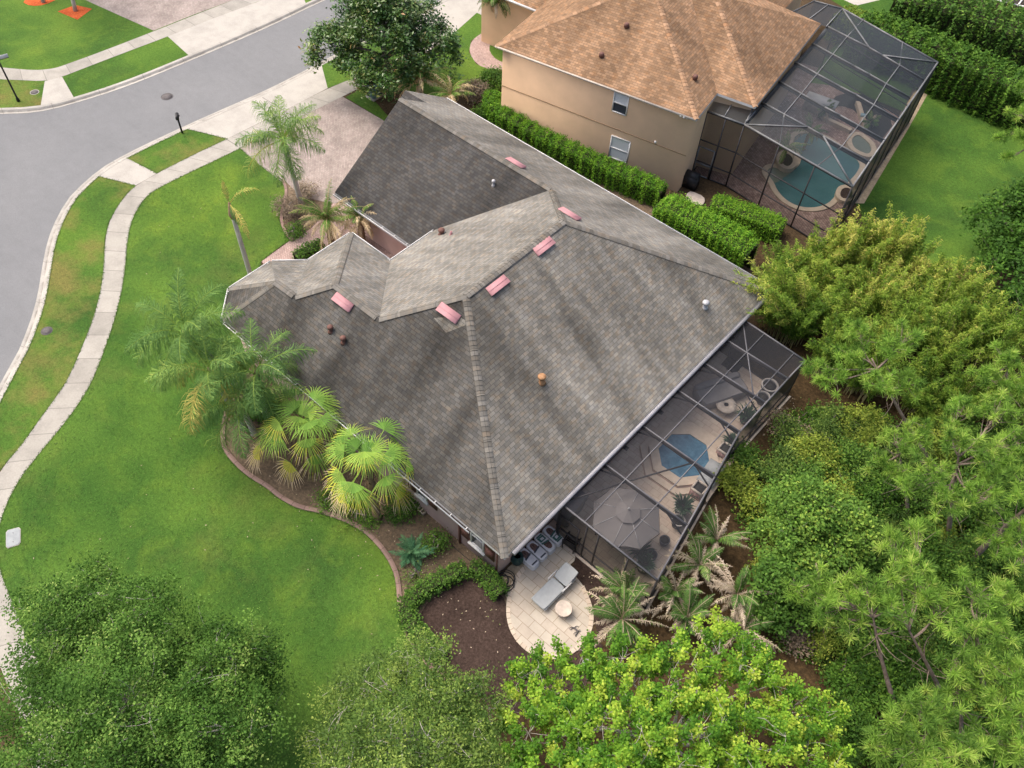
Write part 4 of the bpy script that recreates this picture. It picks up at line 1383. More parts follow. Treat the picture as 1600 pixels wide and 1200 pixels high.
DK = 0.06
deckp = [P_(*nl(-0.1, 0.2, 0)[:2], 0), P_(c0[0], c0[1], 0), c1, c2, c3, c4, c5, nl(0, 18, 0), nl(0, 3, 0)]
struct('neighbour_deck', MB().sheet([p[:2] for p in deckp], DK - .01), M['ndeck'])
pool_px = [(1196, 262), (1203, 256), (1212, 262), (1225, 266), (1240, 260), (1248, 248), (1243, 232), (1236, 222), (1245, 210), (1260, 208), (1280, 215), (1300, 222), (1322, 231), (1345, 250), (1340, 265), (1330, 275), (1318, 285), (1310, 292), (1306, 305), (1296, 318), (1278, 325), (1255, 325), (1235, 318), (1218, 305), (1210, 288), (1200, 275)]
pool_px = [(1197, 268), (1205, 261), (1216, 264), (1232, 268), (1246, 262), (1252, 252), (1250, 240), (1240, 228), (1240, 214), (1254, 207), (1275, 212), (1292, 217), (1318, 236), (1346, 254), (1338, 272), (1322, 288), (1309, 296), (1303, 310), (1290, 321), (1268, 326), (1245, 323), (1226, 312), (1214, 298), (1209, 286), (1203, 278)]
pl_ = smooth([gp(*p, DK)[:2] for p in pool_px], 2, True)
pl_out = smooth([gp(*p, DK)[:2] for p in pool_px], 2, True)
pool = thing('swimming_pool', 'free form blue green pool with pale coping behind the tan house', 'swimming pool', (*pl_.mean(0), 0.0))
MB().sheet(pl_, DK + .004).build('water', M['pool_water'], pool)
n_ = len(pl_)
tn = np.roll(pl_, -1, 0) - np.roll(pl_, 1, 0)
tn /= np.linalg.norm(tn, axis=1, keepdims=True)
ar = 0.5 * np.sum(pl_[:, 0] * np.roll(pl_[:, 1], -1) - np.roll(pl_[:, 0], -1) * pl_[:, 1])
onm = np.c_[tn[:, 1], -tn[:, 0]] * (1 if ar > 0 else -1)
ii = np.r_[np.arange(n_), 0]
MB().ribbon([setz(pl_[ii], DK - .02), setz(pl_[ii], DK + .05), setz((pl_ + onm * .34)[ii], DK + .05), setz((pl_ + onm * .34)[ii], DK - .03)]).build('coping', M['coping'], pool)
MB().sheet(smooth([gp(*p, DK)[:2] for p in [(1197, 268), (1205, 261), (1216, 264), (1238, 269), (1228, 275), (1212, 287), (1206, 283)]], 1, True), DK + .012).build('shallow_step', M['pool_shallow'], pool)


def ring_wall(name, label, pts, z0, z1, wdt, mat, cat, closed=True, inner=None, inner_z=None, inner_mat=None, parent=None, part=None):
    P = smooth([gp(*p, z0)[:2] for p in pts], 2, closed)
    tn = (np.roll(P, -1, 0) - np.roll(P, 1, 0)) if closed else np.gradient(P, axis=0)
    tn /= np.linalg.norm(tn, axis=1, keepdims=True)
    nm_ = np.c_[tn[:, 1], -tn[:, 0]]
    ii = np.r_[np.arange(len(P)), 0] if closed else np.arange(len(P))
    a, b = (P + nm_ * wdt / 2)[ii], (P - nm_ * wdt / 2)[ii]
    mb = MB().ribbon([setz(a, 0.0), setz(a, z1), setz(b, z1), setz(b, 0.0)])
    root = thing(name, label, cat, (*P.mean(0), 0.0))
    mb.build('rim' if part is None else part, M[mat], root)
    if inner_mat:
        MB().sheet(P, inner_z).build(inner, M[inner_mat], root)
    return root


ring_wall('planter', 'round coping ringed planter of dark shrub beside the blue green pool', [(1214, 248), (1222, 238), (1236, 240), (1244, 252), (1236, 264), (1222, 262)], .3, .38, .3, 'coping', 'planter', True, 'soil', .34, 'potsoil')
ring_wall('raised_spa', 'oval raised spa with pale rim at the far end of the neighbour pool', [(1325, 222), (1330, 212), (1342, 210), (1352, 217), (1362, 226), (1366, 238), (1358, 246), (1344, 242), (1330, 234)], .3, .42, .34, 'coping', 'spa', True, 'water', .36, 'pool_shallow')
ring_wall('planter', 'curving pale stone planter wall around dark soil near the white counter', [(1330, 204), (1318, 198), (1305, 192), (1292, 186), (1284, 178), (1286, 168), (1296, 163), (1308, 160)], .25, .32, .3, 'coping', 'planter', False)
ring_wall('planter', 'short pale stone wall with a blue spill stone in the neighbour cage', [(1340, 160), (1344, 172), (1347, 184), (1352, 196), (1351, 202)], .25, .35, .3, 'coping', 'garden wall', False)
ring_wall('planter', 'corner planter with pale rim where the big screen enclosure ends', [(1309, 300), (1313, 293), (1324, 291), (1336, 297), (1334, 312), (1318, 314), (1309, 308)], .25, .3, .28, 'coping', 'planter', True, 'soil', .26, 'mulch')
bs = MB(); c_ = gp(1349, 180, .4); bs.box(c_, (.35, .3, .1), .4)
tag(bs.build('spill_stone', plain('blue_spill_stone', (0.3, 0.45, 0.52), 0.5)), 'pale blue spill stone lying on the short planter wall', 'stone')
sb = MB()
sb.sheet(smooth([gp(*p)[:2] for p in [(1290, 172), (1310, 165), (1340, 175), (1352, 205), (1372, 225), (1400, 190), (1360, 150), (1310, 145)]], 1, True), DK + .002)
struct('planter_soil', sb, M['potsoil'])
sb = MB()
sb.sheet([gp(*p)[:2] for p in [(1265, 130), (1295, 80), (1330, 55), (1440, 105), (1410, 175), (1350, 150), (1300, 135)]], DK - .004)
struct('cage_grass', sb, M['far_lawn'])
# outdoor counter: grey box with white top
cn = thing('outdoor_counter', 'white topped outdoor kitchen counter under the neighbour screen roof', 'counter', gp(1283, 160))
ca = math.atan2(-8, 10)
c_ = gp(1284, 157, .9)
dirc = gp(1302, 150, .9) - gp(1268, 138, .9)
an = math.atan2(dirc[1], dirc[0])
MB().box((c_[0], c_[1], .45), (2.0, .75, .9), an).build('cabinet', M['stone'], cn)
MB().box((c_[0], c_[1], .94), (2.15, .9, .08), an).build('worktop', M['white'], cn)
gr = thing('barbecue', 'small black barbecue just inside the neighbour screen door', 'barbecue', gp(1076, 288))
c_ = gp(1080, 282, .5)
MB().box((c_[0], c_[1], .45), (.9, .55, .8), NA).build('cabinet', M['black'], gr)
hd = MB()
V = [c_ + P_(x * math.cos(NA), x * math.sin(NA), .36) + nf3 * y + P_(0, 0, z) for x in (-.42, .42) for nf3 in [np.array([nf[0], nf[1], 0])] for y, z in ((-.26, 0), (-.2, .2), (0, .28), (.2, .2), (.26, 0))]
hd.add(V, [(0, 1, 6, 5), (1, 2, 7, 6), (2, 3, 8, 7), (3, 4, 9, 8), (0, 4, 3, 2, 1), (5, 6, 7, 8, 9)])
hd.build('lid', M['black'], gr)
st_ = MB()
c_ = gp(1084, 312)
st_.prism(smooth([gp(*p)[:2] for p in [(1072, 304), (1080, 300), (1100, 309), (1101, 318), (1094, 324), (1072, 313)]], 1, True), 0, .09)
tag(st_.build('door_step', M['stone']), 'pale concrete step at the neighbour screen door', 'step')

# far corner: pale roofs beyond the tall hedge
struct('pale_patio', MB().sheet([gp(*q_)[:2] for q_ in [(1296, -10), (1338, 9), (1400, -6), (1440, 6), (1530, -60), (1330, -90)]], .016), M['apron'])
fb = thing('screen_enclosure', 'dark screened porch with white bar at the top right corner', 'screen enclosure', gp(1585, -10))
fr_ = MB(); pp_ = [gp(*p, 3.0) for p in [(1545, -2), (1590, 8), (1640, 20), (1660, -40), (1560, -50)]]
fr_.prism([p[:2] for p in pp_], 0, 2.95); fr_.build('screen', M['wscreen'], fb)
for a, b in zip(pp_, pp_[1:] + pp_[:1]):
    MB().beam(a, b, .08, .08).build('beam', M['white'], fb)
MB().beam(gp(1590, 9, 3.02), gp(1600, -4, 3.02), .1, .06).build('beam', M['white'], fb)


# ------------------------------------------------------------------ things in and around the main pool cage
spw = [gp(*p, .35) for p in [(1029, 700), (1050, 678), (1078, 678), (1104, 695), (1109, 722), (1095, 742), (1062, 746), (1034, 727)]]
W8 = np.array([p[:2] for p in spw])
cS = W8.mean(0)
spa = thing('spa', 'blue octagonal spa with two stone steps in the main pool cage', 'spa', (*cS, 0.0))


def grow(d):
    k = W8 - cS
    r = np.linalg.norm(k, axis=1, keepdims=True)
    return cS + k * (r + d) / r


MB().prism(grow(.86), .03, .18).build('step', M['spa_tile'], spa)
MB().prism(grow(.46), .18, .34, top=False).build('step', M['spa_tile'], spa)
r8 = np.r_[np.arange(8), 0]
MB().ribbon([setz(grow(.46)[r8], .34), setz(W8[r8], .34), setz(W8[r8], .24)]).build('coping', M['spa_tile'], spa)
MB().sheet(W8, .30).build('water', M['spa_water'], spa)
gp_ = MB().prism([gp(*p)[:2] for p in [(1088, 752), (1108, 762), (1112, 728), (1128, 725), (1124, 700), (1148, 700), (1160, 690), (1140, 735), (1102, 790)]], .03, .3)
gp_.build('step', M['spa_tile'], spa)
# gutters round the steps read as thin dark risers
def riser(poly, z):
    rr = np.vstack([poly, poly[:1]])
    mb = MB()
    for a, b in zip(rr[:-1], rr[1:]):
        mb.beam(P_(*a, z), P_(*b, z), .03, .05)
    return mb.build('step_joint', M['stucco'], spa)
riser(grow(.87), .06)
riser(grow(.47), .2)


def umbrella():
    c = gp(981, 800, 2.45)
    e = gp(982, 803, 2.1)
    r = thing('patio_umbrella', 'open taupe patio umbrella inside the main pool cage', 'umbrella', (c[0], c[1], 0.0))
    n = 8
    ang = np.arange(n) * 2 * math.pi / n + .25
    can = MB()
    rim = [P_(c[0] + 1.52 * math.cos(a), c[1] + 1.52 * math.sin(a), 1.98) for a in ang]
    mid = [P_(c[0] + .48 * math.cos(a), c[1] + .48 * math.sin(a), 2.42) for a in ang]
    for i in range(n):
        j = (i + 1) % n
        m0 = (rim[i] + rim[j]) / 2 * .97 + .03 * c + P_(0, 0, .03)
        m1 = (mid[i] + mid[j]) / 2 - P_(0, 0, .03)
        can.add([mid[i], rim[i], m0, rim[j], mid[j], m1], [(0, 1, 2, 5), (5, 2, 3, 4)])
        can.add([rim[i], rim[j], rim[j] - [0, 0, .12], rim[i] - [0, 0, .12]], [(0, 1, 2, 3)])
    can.build('canopy', M['umbrella'], r)
    top = MB()
    mi2 = [P_(c[0] + .56 * math.cos(a), c[1] + .56 * math.sin(a), 2.46) for a in ang]
    ap = P_(c[0], c[1], 2.68)
    for i in range(n):
        top.add([ap, mi2[i], mi2[(i + 1) % n]], [(0, 1, 2)])
    top.build('canopy_cap', M['umbrella'], r)
    ribs = MB()
    for i in range(n):
        k = MB(); k.beam(mid[i] + [0, 0, .012], rim[i] + [0, 0, .012], .016, .012); k.build('rib', M['steel'], r)
    MB().lathe((c[0], c[1], 0), [(.03, .1), (.03, 2.7), (.045, 2.71), (.03, 2.8)], 10).build('pole', M['steel'], r)
    MB().lathe((c[0], c[1], 0), [(.35, .05), (.34, .1), (.06, .14)], 18).build('base', M['pot'], r)
umbrella()


def potted(px, py, rad, h, plant, label, rim=True, seed=0, pr=.5, ph=.7):
    c = gp(px, py, h)
    r = thing('potted_plant' if plant else 'plant_pot', label, 'potted plant' if plant else 'plant pot', (c[0], c[1], .045))
    MB().lathe((c[0], c[1], .045), [(rad * .7, 0), (rad * .95, h * .6), (rad, h - .06), (rad * .86, h - .06), (rad * .8, h - .12)], 20).build('pot', M['pot'], r)
    if rim:
        a = MB()
        a.lathe((c[0], c[1], .045), [(rad * 1.08, h - .05), (rad * 1.1, h), (rad * .92, h + .01), (rad * .88, h - .05)], 24, cap=False)
        a.build('pot_rim', M['potrim'], r)
    MB().lathe((c[0], c[1], .045), [(rad * .9, h - .1), (.01, h - .09)], 16).build('potting_soil', M['potsoil'], r)
    if plant:
        rng = np.random.default_rng(seed)
        q = Quads()
        n = 90
        an = rng.uniform(0, 2 * math.pi, n)
        el = rng.uniform(.5, 1.4, n)
        L = rng.uniform(.6, 1.1, n) * ph
        d = np.c_[np.cos(an) * np.cos(el), np.sin(an) * np.cos(el), np.sin(el)]
        s = np.c_[-np.sin(an), np.cos(an), np.zeros(n)] * .03
        b = P_(c[0], c[1], h) + np.c_[np.cos(an), np.sin(an), np.zeros(n)] * rad * .3
        m_ = b + d * (L * .6)[:, None]
        tip = b + d * L[:, None] * 1.0 - np.array([0, 0, 1]) * (L * .25)[:, None]
        q.add(np.stack([b - s * .4, b + s * .4, m_ + s, m_ - s], 1), rng.uniform(.2, .7, n))
        q.add(np.stack([m_ - s, m_ + s, tip + s * .1, tip - s * .1], 1), rng.uniform(.2, .7, n))
        q.build('foliage', M['leaf_dark'], r)
    return r


M['leaf_dark'] = leaf_mat('dark_potted_foliage', [(0.0, (0.015, 0.03, 0.02)), (0.5, (0.035, 0.07, 0.04)), (1.0, (0.07, 0.13, 0.06))])
potted(1067, 791, .36, .6, True, 'tallest potted grass with pale rim at the bend of the cage wall', True, 1, .5, .8)
potted(1060, 813, .30, .5, False, 'wide pot with pale rim next to the big potted grass', True, 2)
potted(1039, 843, .24, .4, False, 'empty dark pot alone near the outer wall of the cage', False, 3)
potted(1019, 866, .24, .45, False, 'small round dark pot nearer the cage corner', False, 4)
potted(1008, 881, .36, .55, True, 'large pale rimmed pot with spiky plant in the cage corner', True, 5, .5, .6)
potted(999, 862, .26, .4, True, 'bushy dark potted grass behind the cage corner pot', False, 6, .5, .8)
potted(1203, 602, .40, .55, False, 'larger of two round pots at the far cage corner', True, 7)
potted(1193, 620, .32, .5, False, 'smaller of two round pots at the far cage corner', True, 8)
potted(1166, 652, .3, .4, True, 'spiky potted plant past the elbow of the cage wall', False, 9, .5, .9)
potted(1142, 692, .24, .4, True, 'low potted plant against the cage elbow', False, 10, .5, .6)


def pedestal(px, py, label, s=.62):
    c = gp(px, py, .55)
    r = thing('brick_pedestal', label, 'pedestal', (c[0], c[1], .045))
    MB().box((c[0], c[1], .3), (s, s, .5), .08).build('base', M['pinkbrick'], r)
    b = MB()
    for sx, sy, w_, d_ in ((0, .5, 1, .12), (0, -.5, 1, .12), (.5, 0, .12, .88), (-.5, 0, .12, .88)):
        b.box((c[0] + sx * s * .9, c[1] + sy * s * .9, .6), (w_ * s, d_ * s, .12), 0)
    b.build('cap', M['stone'], r)
    MB().box((c[0], c[1], .552), (s * .78, s * .78, .02)).build('planting_hole', M['potsoil'], r)
pedestal(1093, 763, 'brick pedestal with square dark top nearest the umbrella')
pedestal(1134, 702, 'brick pedestal with dark top between spa and cage elbow')
for px, py, lb in ((1117, 731, 'grey stone block behind the spa rim near the cage wall'), (1105, 749, 'grey stone block beside the brick pedestal near the umbrella')):
    c = gp(px, py, .45)
    b = MB(); b.box((c[0], c[1], .25), (.75, .6, .42), .1); b.box((c[0], c[1], .48), (.8, .65, .05), .1)
    tag(b.build('stone_block', M['cushion']), lb, 'stone block')
# round stone table with a hole, covered sofa behind it, two mats, covered grill
c = gp(1135, 632, .5)
rt = thing('round_table', 'round pale stone table with a centre hole inside the pool cage', 'table', (c[0], c[1], .045))
MB().lathe((c[0], c[1], .045), [(.28, 0), (.22, .1), (.2, .36), (.5, .38), (.5, .45), (.12, .455), (.11, .3)], 26, cap=False).build('tabletop', M['stone'], rt)
MB().lathe((c[0], c[1], .045), [(.11, .3), (.11, .47), (.09, .47), (.09, .3)], 14).build('pole_sleeve', M['black'], rt)


def soft_box(name, c, size, rz, mat, parent=None, puff=.06, seg=6):
    """cushion or cloth covered box with rounded edges and a slightly sagging top"""
    bm_ = MB()
    x, y, z = np.array(size) / 2
    u = np.linspace(-1, 1, seg + 1)
    k, q = math.cos(rz), math.sin(rz)
    for ax in range(3):
        for sg_ in (-1, 1):
            V = []
            for a in u:
                for b in u:
                    p = np.zeros(3)
                    p[ax] = sg_
                    p[(ax + 1) % 3] = a
                    p[(ax + 2) % 3] = b
                    e = np.abs(p)
                    pw = p * (1 - .5 * puff * ((e[[1, 2, 0]] ** 6) + (e[[2, 0, 1]] ** 6)))
                    w_ = pw * np.array([x, y, z])
                    if ax == 2 and sg_ > 0:
                        w_[2] -= .03 * (1 - a * a) * (1 - b * b) * 0
                    V.append([w_[0] * k - w_[1] * q + c[0], w_[0] * q + w_[1] * k + c[1], w_[2] + c[2]])
            F = []
            for i in range(seg):
                for j in range(seg):
                    f = (i * (seg + 1) + j, (i + 1) * (seg + 1) + j, (i + 1) * (seg + 1) + j + 1, i * (seg + 1) + j + 1)
                    F.append(f if sg_ > 0 else f[::-1])
            bm_.add(V, F)
    return bm_.build(name, mat, parent, smooth=True)


c = gp(1125, 612, .5)
sf = thing('covered_sofa', 'long taupe covered sofa behind the round stone table', 'sofa', (c[0], c[1], .045))
soft_box('cover', (c[0], c[1] + .1, .34), (1.2, 2.7, .62), -.45, M['cover'], sf, .14)
soft_box('backrest', (c[0] - .42, c[1] + .3, .62), (.35, 2.6, .42), -.45, M['cover'], sf, .2)
for px, py, lb in ((1139, 568, 'dark door mat on the pool deck, the one farther along'), (1147, 575, 'dark door mat on the pool deck under the crossing bars')):
    c = gp(px, py)
    tag(MB().box((c[0], c[1], .055), (.55, .75, .02), .05).build('door_mat', M['black']), lb, 'mat')
for px, py, lb in ((1032, 645, 'square deck drain farther from the umbrella'), (978, 701, 'square deck drain closer to the umbrella')):
    c = gp(px, py)
    d_ = thing('deck_drain', lb, 'drain', (c[0], c[1], .045))
    MB().box((c[0], c[1], .052), (.24, .24, .014)).build('frame', M['iron'], d_)
    g = MB()
    for k in range(5):
        g.box((c[0], c[1] - .08 + k * .04, .064), (.2, .016, .01))
    g.build('grate', M['black'], d_)
c = gp(890, 790, .7)
gt = thing('covered_grill', 'grey covered grill by the house inside the cage end', 'grill', (c[0], c[1], .045))
soft_box('cover', (c[0], c[1], .5), (.85, 1.5, .9), .1, M['cover'], gt, .12)
soft_box('side_shelf', (c[0] + .1, c[1] + .75, .62), (.5, .5, .12), .1, M['cover'], gt, .1)


def patio_chair(px, py, rz, label, mat='black'):
    c = gp(px, py, .4)
    r = thing('patio_chair', label, 'chair', (c[0], c[1], .045))
    k, q = math.cos(rz), math.sin(rz)
    T = lambda x, y, z: P_(c[0] + x * k - y * q, c[1] + x * q + y * k, z)
    b = MB()
    for i in range(6):
        b.beam(T(-.27, -.25 + i * .1, .45), T(.27, -.25 + i * .1, .45), .07, .03)
    b.build('seat', M[mat], r)
    b = MB()
    for i in range(6):
        b.beam(T(-.27, .28 + i * .02, .52 + i * .09), T(.27, .28 + i * .02, .52 + i * .09), .02, .07)
    b.build('backrest', M[mat], r)
    for x, y in ((-.27, -.27), (.27, -.27), (-.27, .27), (.27, .27)):
        MB().beam(T(x, y, .045), T(x, y + (.12 if y > 0 else 0), 1.0 if y > 0 else .62), .04, .04, up=(1, 0, 0)).build('leg', M[mat], r)
    for x in (-.29, .29):
        MB().beam(T(x, -.29, .63), T(x, .32, .65), .06, .03).build('armrest', M[mat], r)
patio_chair(942, 822, .6, 'dark slatted patio chair half under the umbrella')
patio_chair(893, 847, 3.3, 'dark slatted patio chair behind the screen door')
# ------------------------------------------------------------------ things on the patio and by the wall
ang_l = gp(893, 890, .3) - gp(838, 945, .3)
LA = math.atan2(ang_l[1], ang_l[0])
c = gp(866, 918, .36)
ch = thing('chaise_lounge', 'grey cushioned chaise lounge with white frame on the pale round patio', 'chaise lounge', (c[0], c[1], .035))
lx, ly = np.array([math.cos(LA), math.sin(LA), 0]), np.array([-math.sin(LA), math.cos(LA), 0])
cc_ = P_(c[0], c[1], 0)
f = MB()
for s_ in (-.36, .36):
    f.beam(cc_ + ly * s_ - lx * 1.0 + [0, 0, .27], cc_ + ly * s_ + lx * .95 + [0, 0, .27], .05, .06)
for t_ in (-.95, -.3, .3, .9):
    f.beam(cc_ + ly * -.36 + lx * t_ + [0, 0, .265], cc_ + ly * .36 + lx * t_ + [0, 0, .265], .04, .04)
f.build('frame', M['white'], ch)
for s_ in (-.36, .36):
    for t_ in (-.85, .8):
        MB().beam(cc_ + ly * s_ + lx * t_ + [0, 0, .035], cc_ + ly * s_ + lx * t_ + [0, 0, .25], .05, .05, up=(1, 0, 0)).build('leg', M['white'], ch)
    a = MB()
    a.beam(cc_ + ly * s_ * 1.13 + lx * .05 + [0, 0, .52], cc_ + ly * s_ * 1.13 + lx * .62 + [0, 0, .52], .05, .035)
    for t_ in (.08, .58):
        a.beam(cc_ + ly * s_ * 1.13 + lx * t_ + [0, 0, .28], cc_ + ly * s_ * 1.13 + lx * t_ + [0, 0, .51], .04, .035, up=(1, 0, 0))
    a.build('armrest', M['white'], ch)
soft_box('seat_cushion', cc_ - lx * .37 + [0, 0, .36], (1.36, .74, .12), LA, M['cushion'], ch, .1)
bk = soft_box('back_cushion', (0, 0, 0), (.82, .74, .12), 0, M['cushion'], None, .1)
bk.parent = ch
bk.matrix_local = Matrix.Translation(Vector(lx * .74) + Vector((0, 0, .47))) @ Matrix.Rotation(LA, 4, 'Z') @ Matrix.Rotation(-.32, 4, 'Y')
c = gp(881, 951, .45)
tb = thing('side_table', 'round pale drum side table beside the chaise lounge', 'table', (c[0], c[1], .035))
MB().lathe((c[0], c[1], .035), [(.24, 0), (.21, .05), (.20, .36)], 24).build('base', M['stone'], tb)
MB().lathe((c[0], c[1], .035), [(.34, .36), (.355, .38), (.355, .44), (.33, .455), (.31, .445), (.01, .45)], 28).build('tabletop', M['stone'], tb)
# wrought lizard ornament on the patio edge
lz = thing('lizard_ornament', 'dark iron lizard ornament lying on the patio near the fronds', 'ornament', gp(901, 983, .05))
q = MB()
path = [gp(*p, .075) for p in [(889, 982), (893, 979), (898, 982), (903, 986), (901, 990), (899, 994)]]
q.tube(smooth(path, 2), np.r_[np.linspace(.008, .035, 8), np.linspace(.045, .02, 12)][:len(smooth(path, 2))] if len(smooth(path, 2)) <= 20 else .03, 6)
q.build('body', M['iron'], lz)
for pa, pb, pc_ in (((897, 981), (901, 978), (904, 979)), ((895, 981), (892, 984), (890, 983)), ((902, 986), (906, 984), (907, 987)), ((902, 988), (898, 988), (896, 991))):
    MB().tube([gp(*pa, .075), gp(*pb, .09), gp(*pc_, .06)], [.02, .014, .01], 5).build('leg', M['iron'], lz)
c = gp(900, 985, .075)
MB().tube([c, c + [.06, .03, 0], c + [.13, .06, 0]], [.03, .04, .012], 6).build('head', M['iron'], lz)
# stepping stone beyond the patio
stp = MB().prism(smooth([gp(*p)[:2] for p in [(907, 1040), (914, 1027), (926, 1033), (924, 1042)]], 1, True), 0, .06)
tag(stp.build('stepping_stone', M['cushion']), 'grey stepping stone in the mulch below the patio', 'stone')
# green urn by the corner
c = gp(808, 872, .35)
ur = thing('urn', 'dark green plastic urn beside the printed bags', 'urn', (c[0], c[1], 0.0))
MB().lathe((c[0], c[1], 0), [(.16, 0), (.24, .08), (.29, .28), (.27, .5), (.19, .6), (.2, .66), (.17, .66), (.14, .56), (.1, .3)], 24, cap=False).build('body', M['dkgreen'], ur, smooth=True)
MB().lathe((c[0], c[1], 0), [(.15, .5), (.01, .5)], 16).build('opening', M['black'], ur)
# coiled black garden hose near the corner of the house
hs = MB()
c = gp(788, 908, .0)
rng = np.random.default_rng(3)
tt = np.linspace(0, 5.2 * 2 * math.pi, 150)
rad = .30 + .10 * np.sin(tt * .37) + .08 * np.sin(tt * 1.31)
hs.tube(np.c_[c[0] + rad * np.cos(tt) * 1.1, c[1] + rad * np.sin(tt), .03 + tt * .0045 + .012 * np.sin(tt * 2.3)], .02, 6)
tag(hs.build('garden_hose', M['black']), 'coiled black garden hose at the corner of the mauve house', 'hose')
hz = MB()
hp = smooth([gp(*p, .02) for p in [(690, 838), (706, 852), (722, 866), (742, 882), (762, 896), (778, 903)]], 2)
hz.tube(hp, .014, 5)
tag(hz.build('garden_hose', M['black']), 'thin black hose running along the foot of the house wall', 'hose')
# printed bags stacked in four piles on the ground against the wall
row0, row1 = gp(826, 871, .35), gp(864, 835, .35)
dl = (row1 - row0) / np.linalg.norm(row1 - row0)
ra = math.atan2(dl[1], dl[0])
wx, wy = np.array([math.cos(ra), math.sin(ra), 0]), np.array([math.sin(ra), -math.cos(ra), 0])
Lr = np.linalg.norm(row1 - row0)
bw_ = Lr / 3.35
names = ['nearest the green urn', 'second from the green urn', 'second from the screen wall', 'against the screen wall']
for i in range(4):
    cb = row0 + dl * (i * Lr / 3.0)
    for lv in range(3):
        zc = .07 + lv * .125
        jit = np.random.default_rng(i * 7 + lv).uniform(-.02, .02, 2)
        ctr = P_(cb[0] + jit[0], cb[1] + jit[1], zc)
        flip = -1 if i == 2 else 1
        lvn = ['bottom', 'middle', 'top'][lv]
        bg = thing('printed_bag', f'white printed garden bag, {lvn} one of the pile {names[i]}', 'bag', (ctr[0], ctr[1], zc - .06), 'piles of printed garden bags by the wall')
        soft_box('bag', ctr, (bw_ * 1.02, 1.0, .12), ra, M['bagw'], bg, .22)
        if lv == 2:
            zt = zc + .0625
            pt = lambda a, b: P_(ctr[0], ctr[1], zt) + wx * a * bw_ + wy * b * flip
            pr = MB()
            arch = [(-.32, .0), (.32, .0), (.32, -.2), (.24, -.33), (.1, -.38), (-.1, -.38), (-.24, -.33), (-.32, -.2)]
            pr.add([pt(*p) for p in arch], [tuple(range(len(arch)))], 0)
            mt2 = 2 if i >= 2 else 1
            pr.add([pt(*p) + [0, 0, .002] for p in [(-.34, .33), (.34, .33), (.34, .40), (-.34, .40)]], [(0, 1, 2, 3)], mt2)
            pr.add([pt(*p) + [0, 0, .002] for p in [(-.42, -.02), (.42, -.10), (.42, -.03), (-.42, .06)]], [(0, 1, 2, 3)], mt2)
            if i >= 2:
                pr.add([pt(*p) + [0, 0, .001] for p in [(-.36, .08), (.36, .08), (.36, .32), (-.36, .32)]], [(0, 1, 2, 3)], 2)
                pr.add([pt(*p) + [0, 0, .003] for p in [(-.15, .14), (.2, .12), (.2, .24), (-.15, .26)]], [(0, 1, 2, 3)], 3)
            pr.build('print', [M['bagb'], M['bagd'], M['bagg'], M['bagw']], bg)
# hollow concrete blocks under the first window, and a broken lump of block
for (px, py, lb) in ((651, 787, 'hollow concrete block under the window, partly behind dead fronds'), (660, 795.5, 'hollow concrete block nearest the loose pale block'), (643, 780, 'hollow concrete block deepest under the fan palm')):
    c = gp(px, py, .2)
    L, Wd, Hh, th = .40, .30, .2, .045
    b = MB()
    for (ox, oy, sx, sy) in ((0, Wd / 2 - th / 2, L, th), (0, -Wd / 2 + th / 2, L, th), (L / 2 - th / 2, 0, th, Wd - 2 * th), (-L / 2 + th / 2, 0, th, Wd - 2 * th), (0, 0, th, Wd - 2 * th)):
        b.box((c[0] + ox, c[1] + oy, Hh / 2), (sx, sy, Hh))
    b.box((c[0], c[1], .01), (L - .05, Wd - .05, .02))
    tag(b.build('concrete_block', M['block']), lb, 'concrete block')
c = gp(675, 801, .12)
tag(soft_box('loose_block', (c[0], c[1], .1), (.24, .22, .2), .3, M['block'], None, .2), 'loose pale block lying below the brown shutter', 'block')
# ------------------------------------------------------------------ street furniture
b = gp(285, 208)
mbx = thing('mailbox', 'black mailbox on a black post at the kerb', 'mailbox', b)
MB().box((b[0], b[1], .55), (.09, .09, 1.1)).build('post', M['black'], mbx)
dm = np.array([-.55, .83, 0]) * 0 + np.array([near_s[60][1] * 0 - .83, .55, 0])
kx, ky = np.array([.55, .83, 0]), np.array([-.83, .55, 0])
bb = MB()
prof = [(-.1, 0), (.1, 0), (.1, .13), (.07, .2), (0, .23), (-.07, .2), (-.1, .13)]
V = []
for s_ in (-.26, .26):
    for a, z in prof:
        V.append(b + ky * (s_ + .08) + kx * a + [0, 0, 1.08 + z])
k = len(prof)
bb.add(V, [tuple(range(k - 1, -1, -1)), tuple(range(k, 2 * k))] + [(i, (i + 1) % k, k + (i + 1) % k, k + i) for i in range(k)])
bb.build('box', M['black'], mbx)
MB().beam(b + [0, 0, .85], b + ky * .3 + [0, 0, 1.06], .05, .05).build('brace', M['black'], mbx)
MB().box(b + kx * .115 + [0, 0, 1.26], (.02, .12, .1)).build('flag', M['black'], mbx)
b = gp(29, 158)
sg_ = thing('street_sign', 'tall black post with a pale blade sign across the road', 'street sign', b)
MB().lathe(b, [(.11, 0), (.1, .18), (.06, .28), (.05, 2.9), (.07, 2.95), (.02, 3.05)], 12).build('post', M['black'], sg_)
t0, t1 = gp(-16, 104, 2.85), gp(18, 95, 2.85)
dd = (t1 - t0); dd[2] = 0
hlf = np.linalg.norm(dd) / 2
dd /= np.linalg.norm(dd)
MB().beam(P_(b[0], b[1], 3.05) - dd * hlf, P_(b[0], b[1], 3.05) + dd * hlf, .03, .24).build('blade', M['white'], sg_)
MB().beam(P_(b[0], b[1], 2.93) - dd * hlf, P_(b[0], b[1], 2.93) + dd * hlf, .05, .03).build('blade_edge', M['black'], sg_)


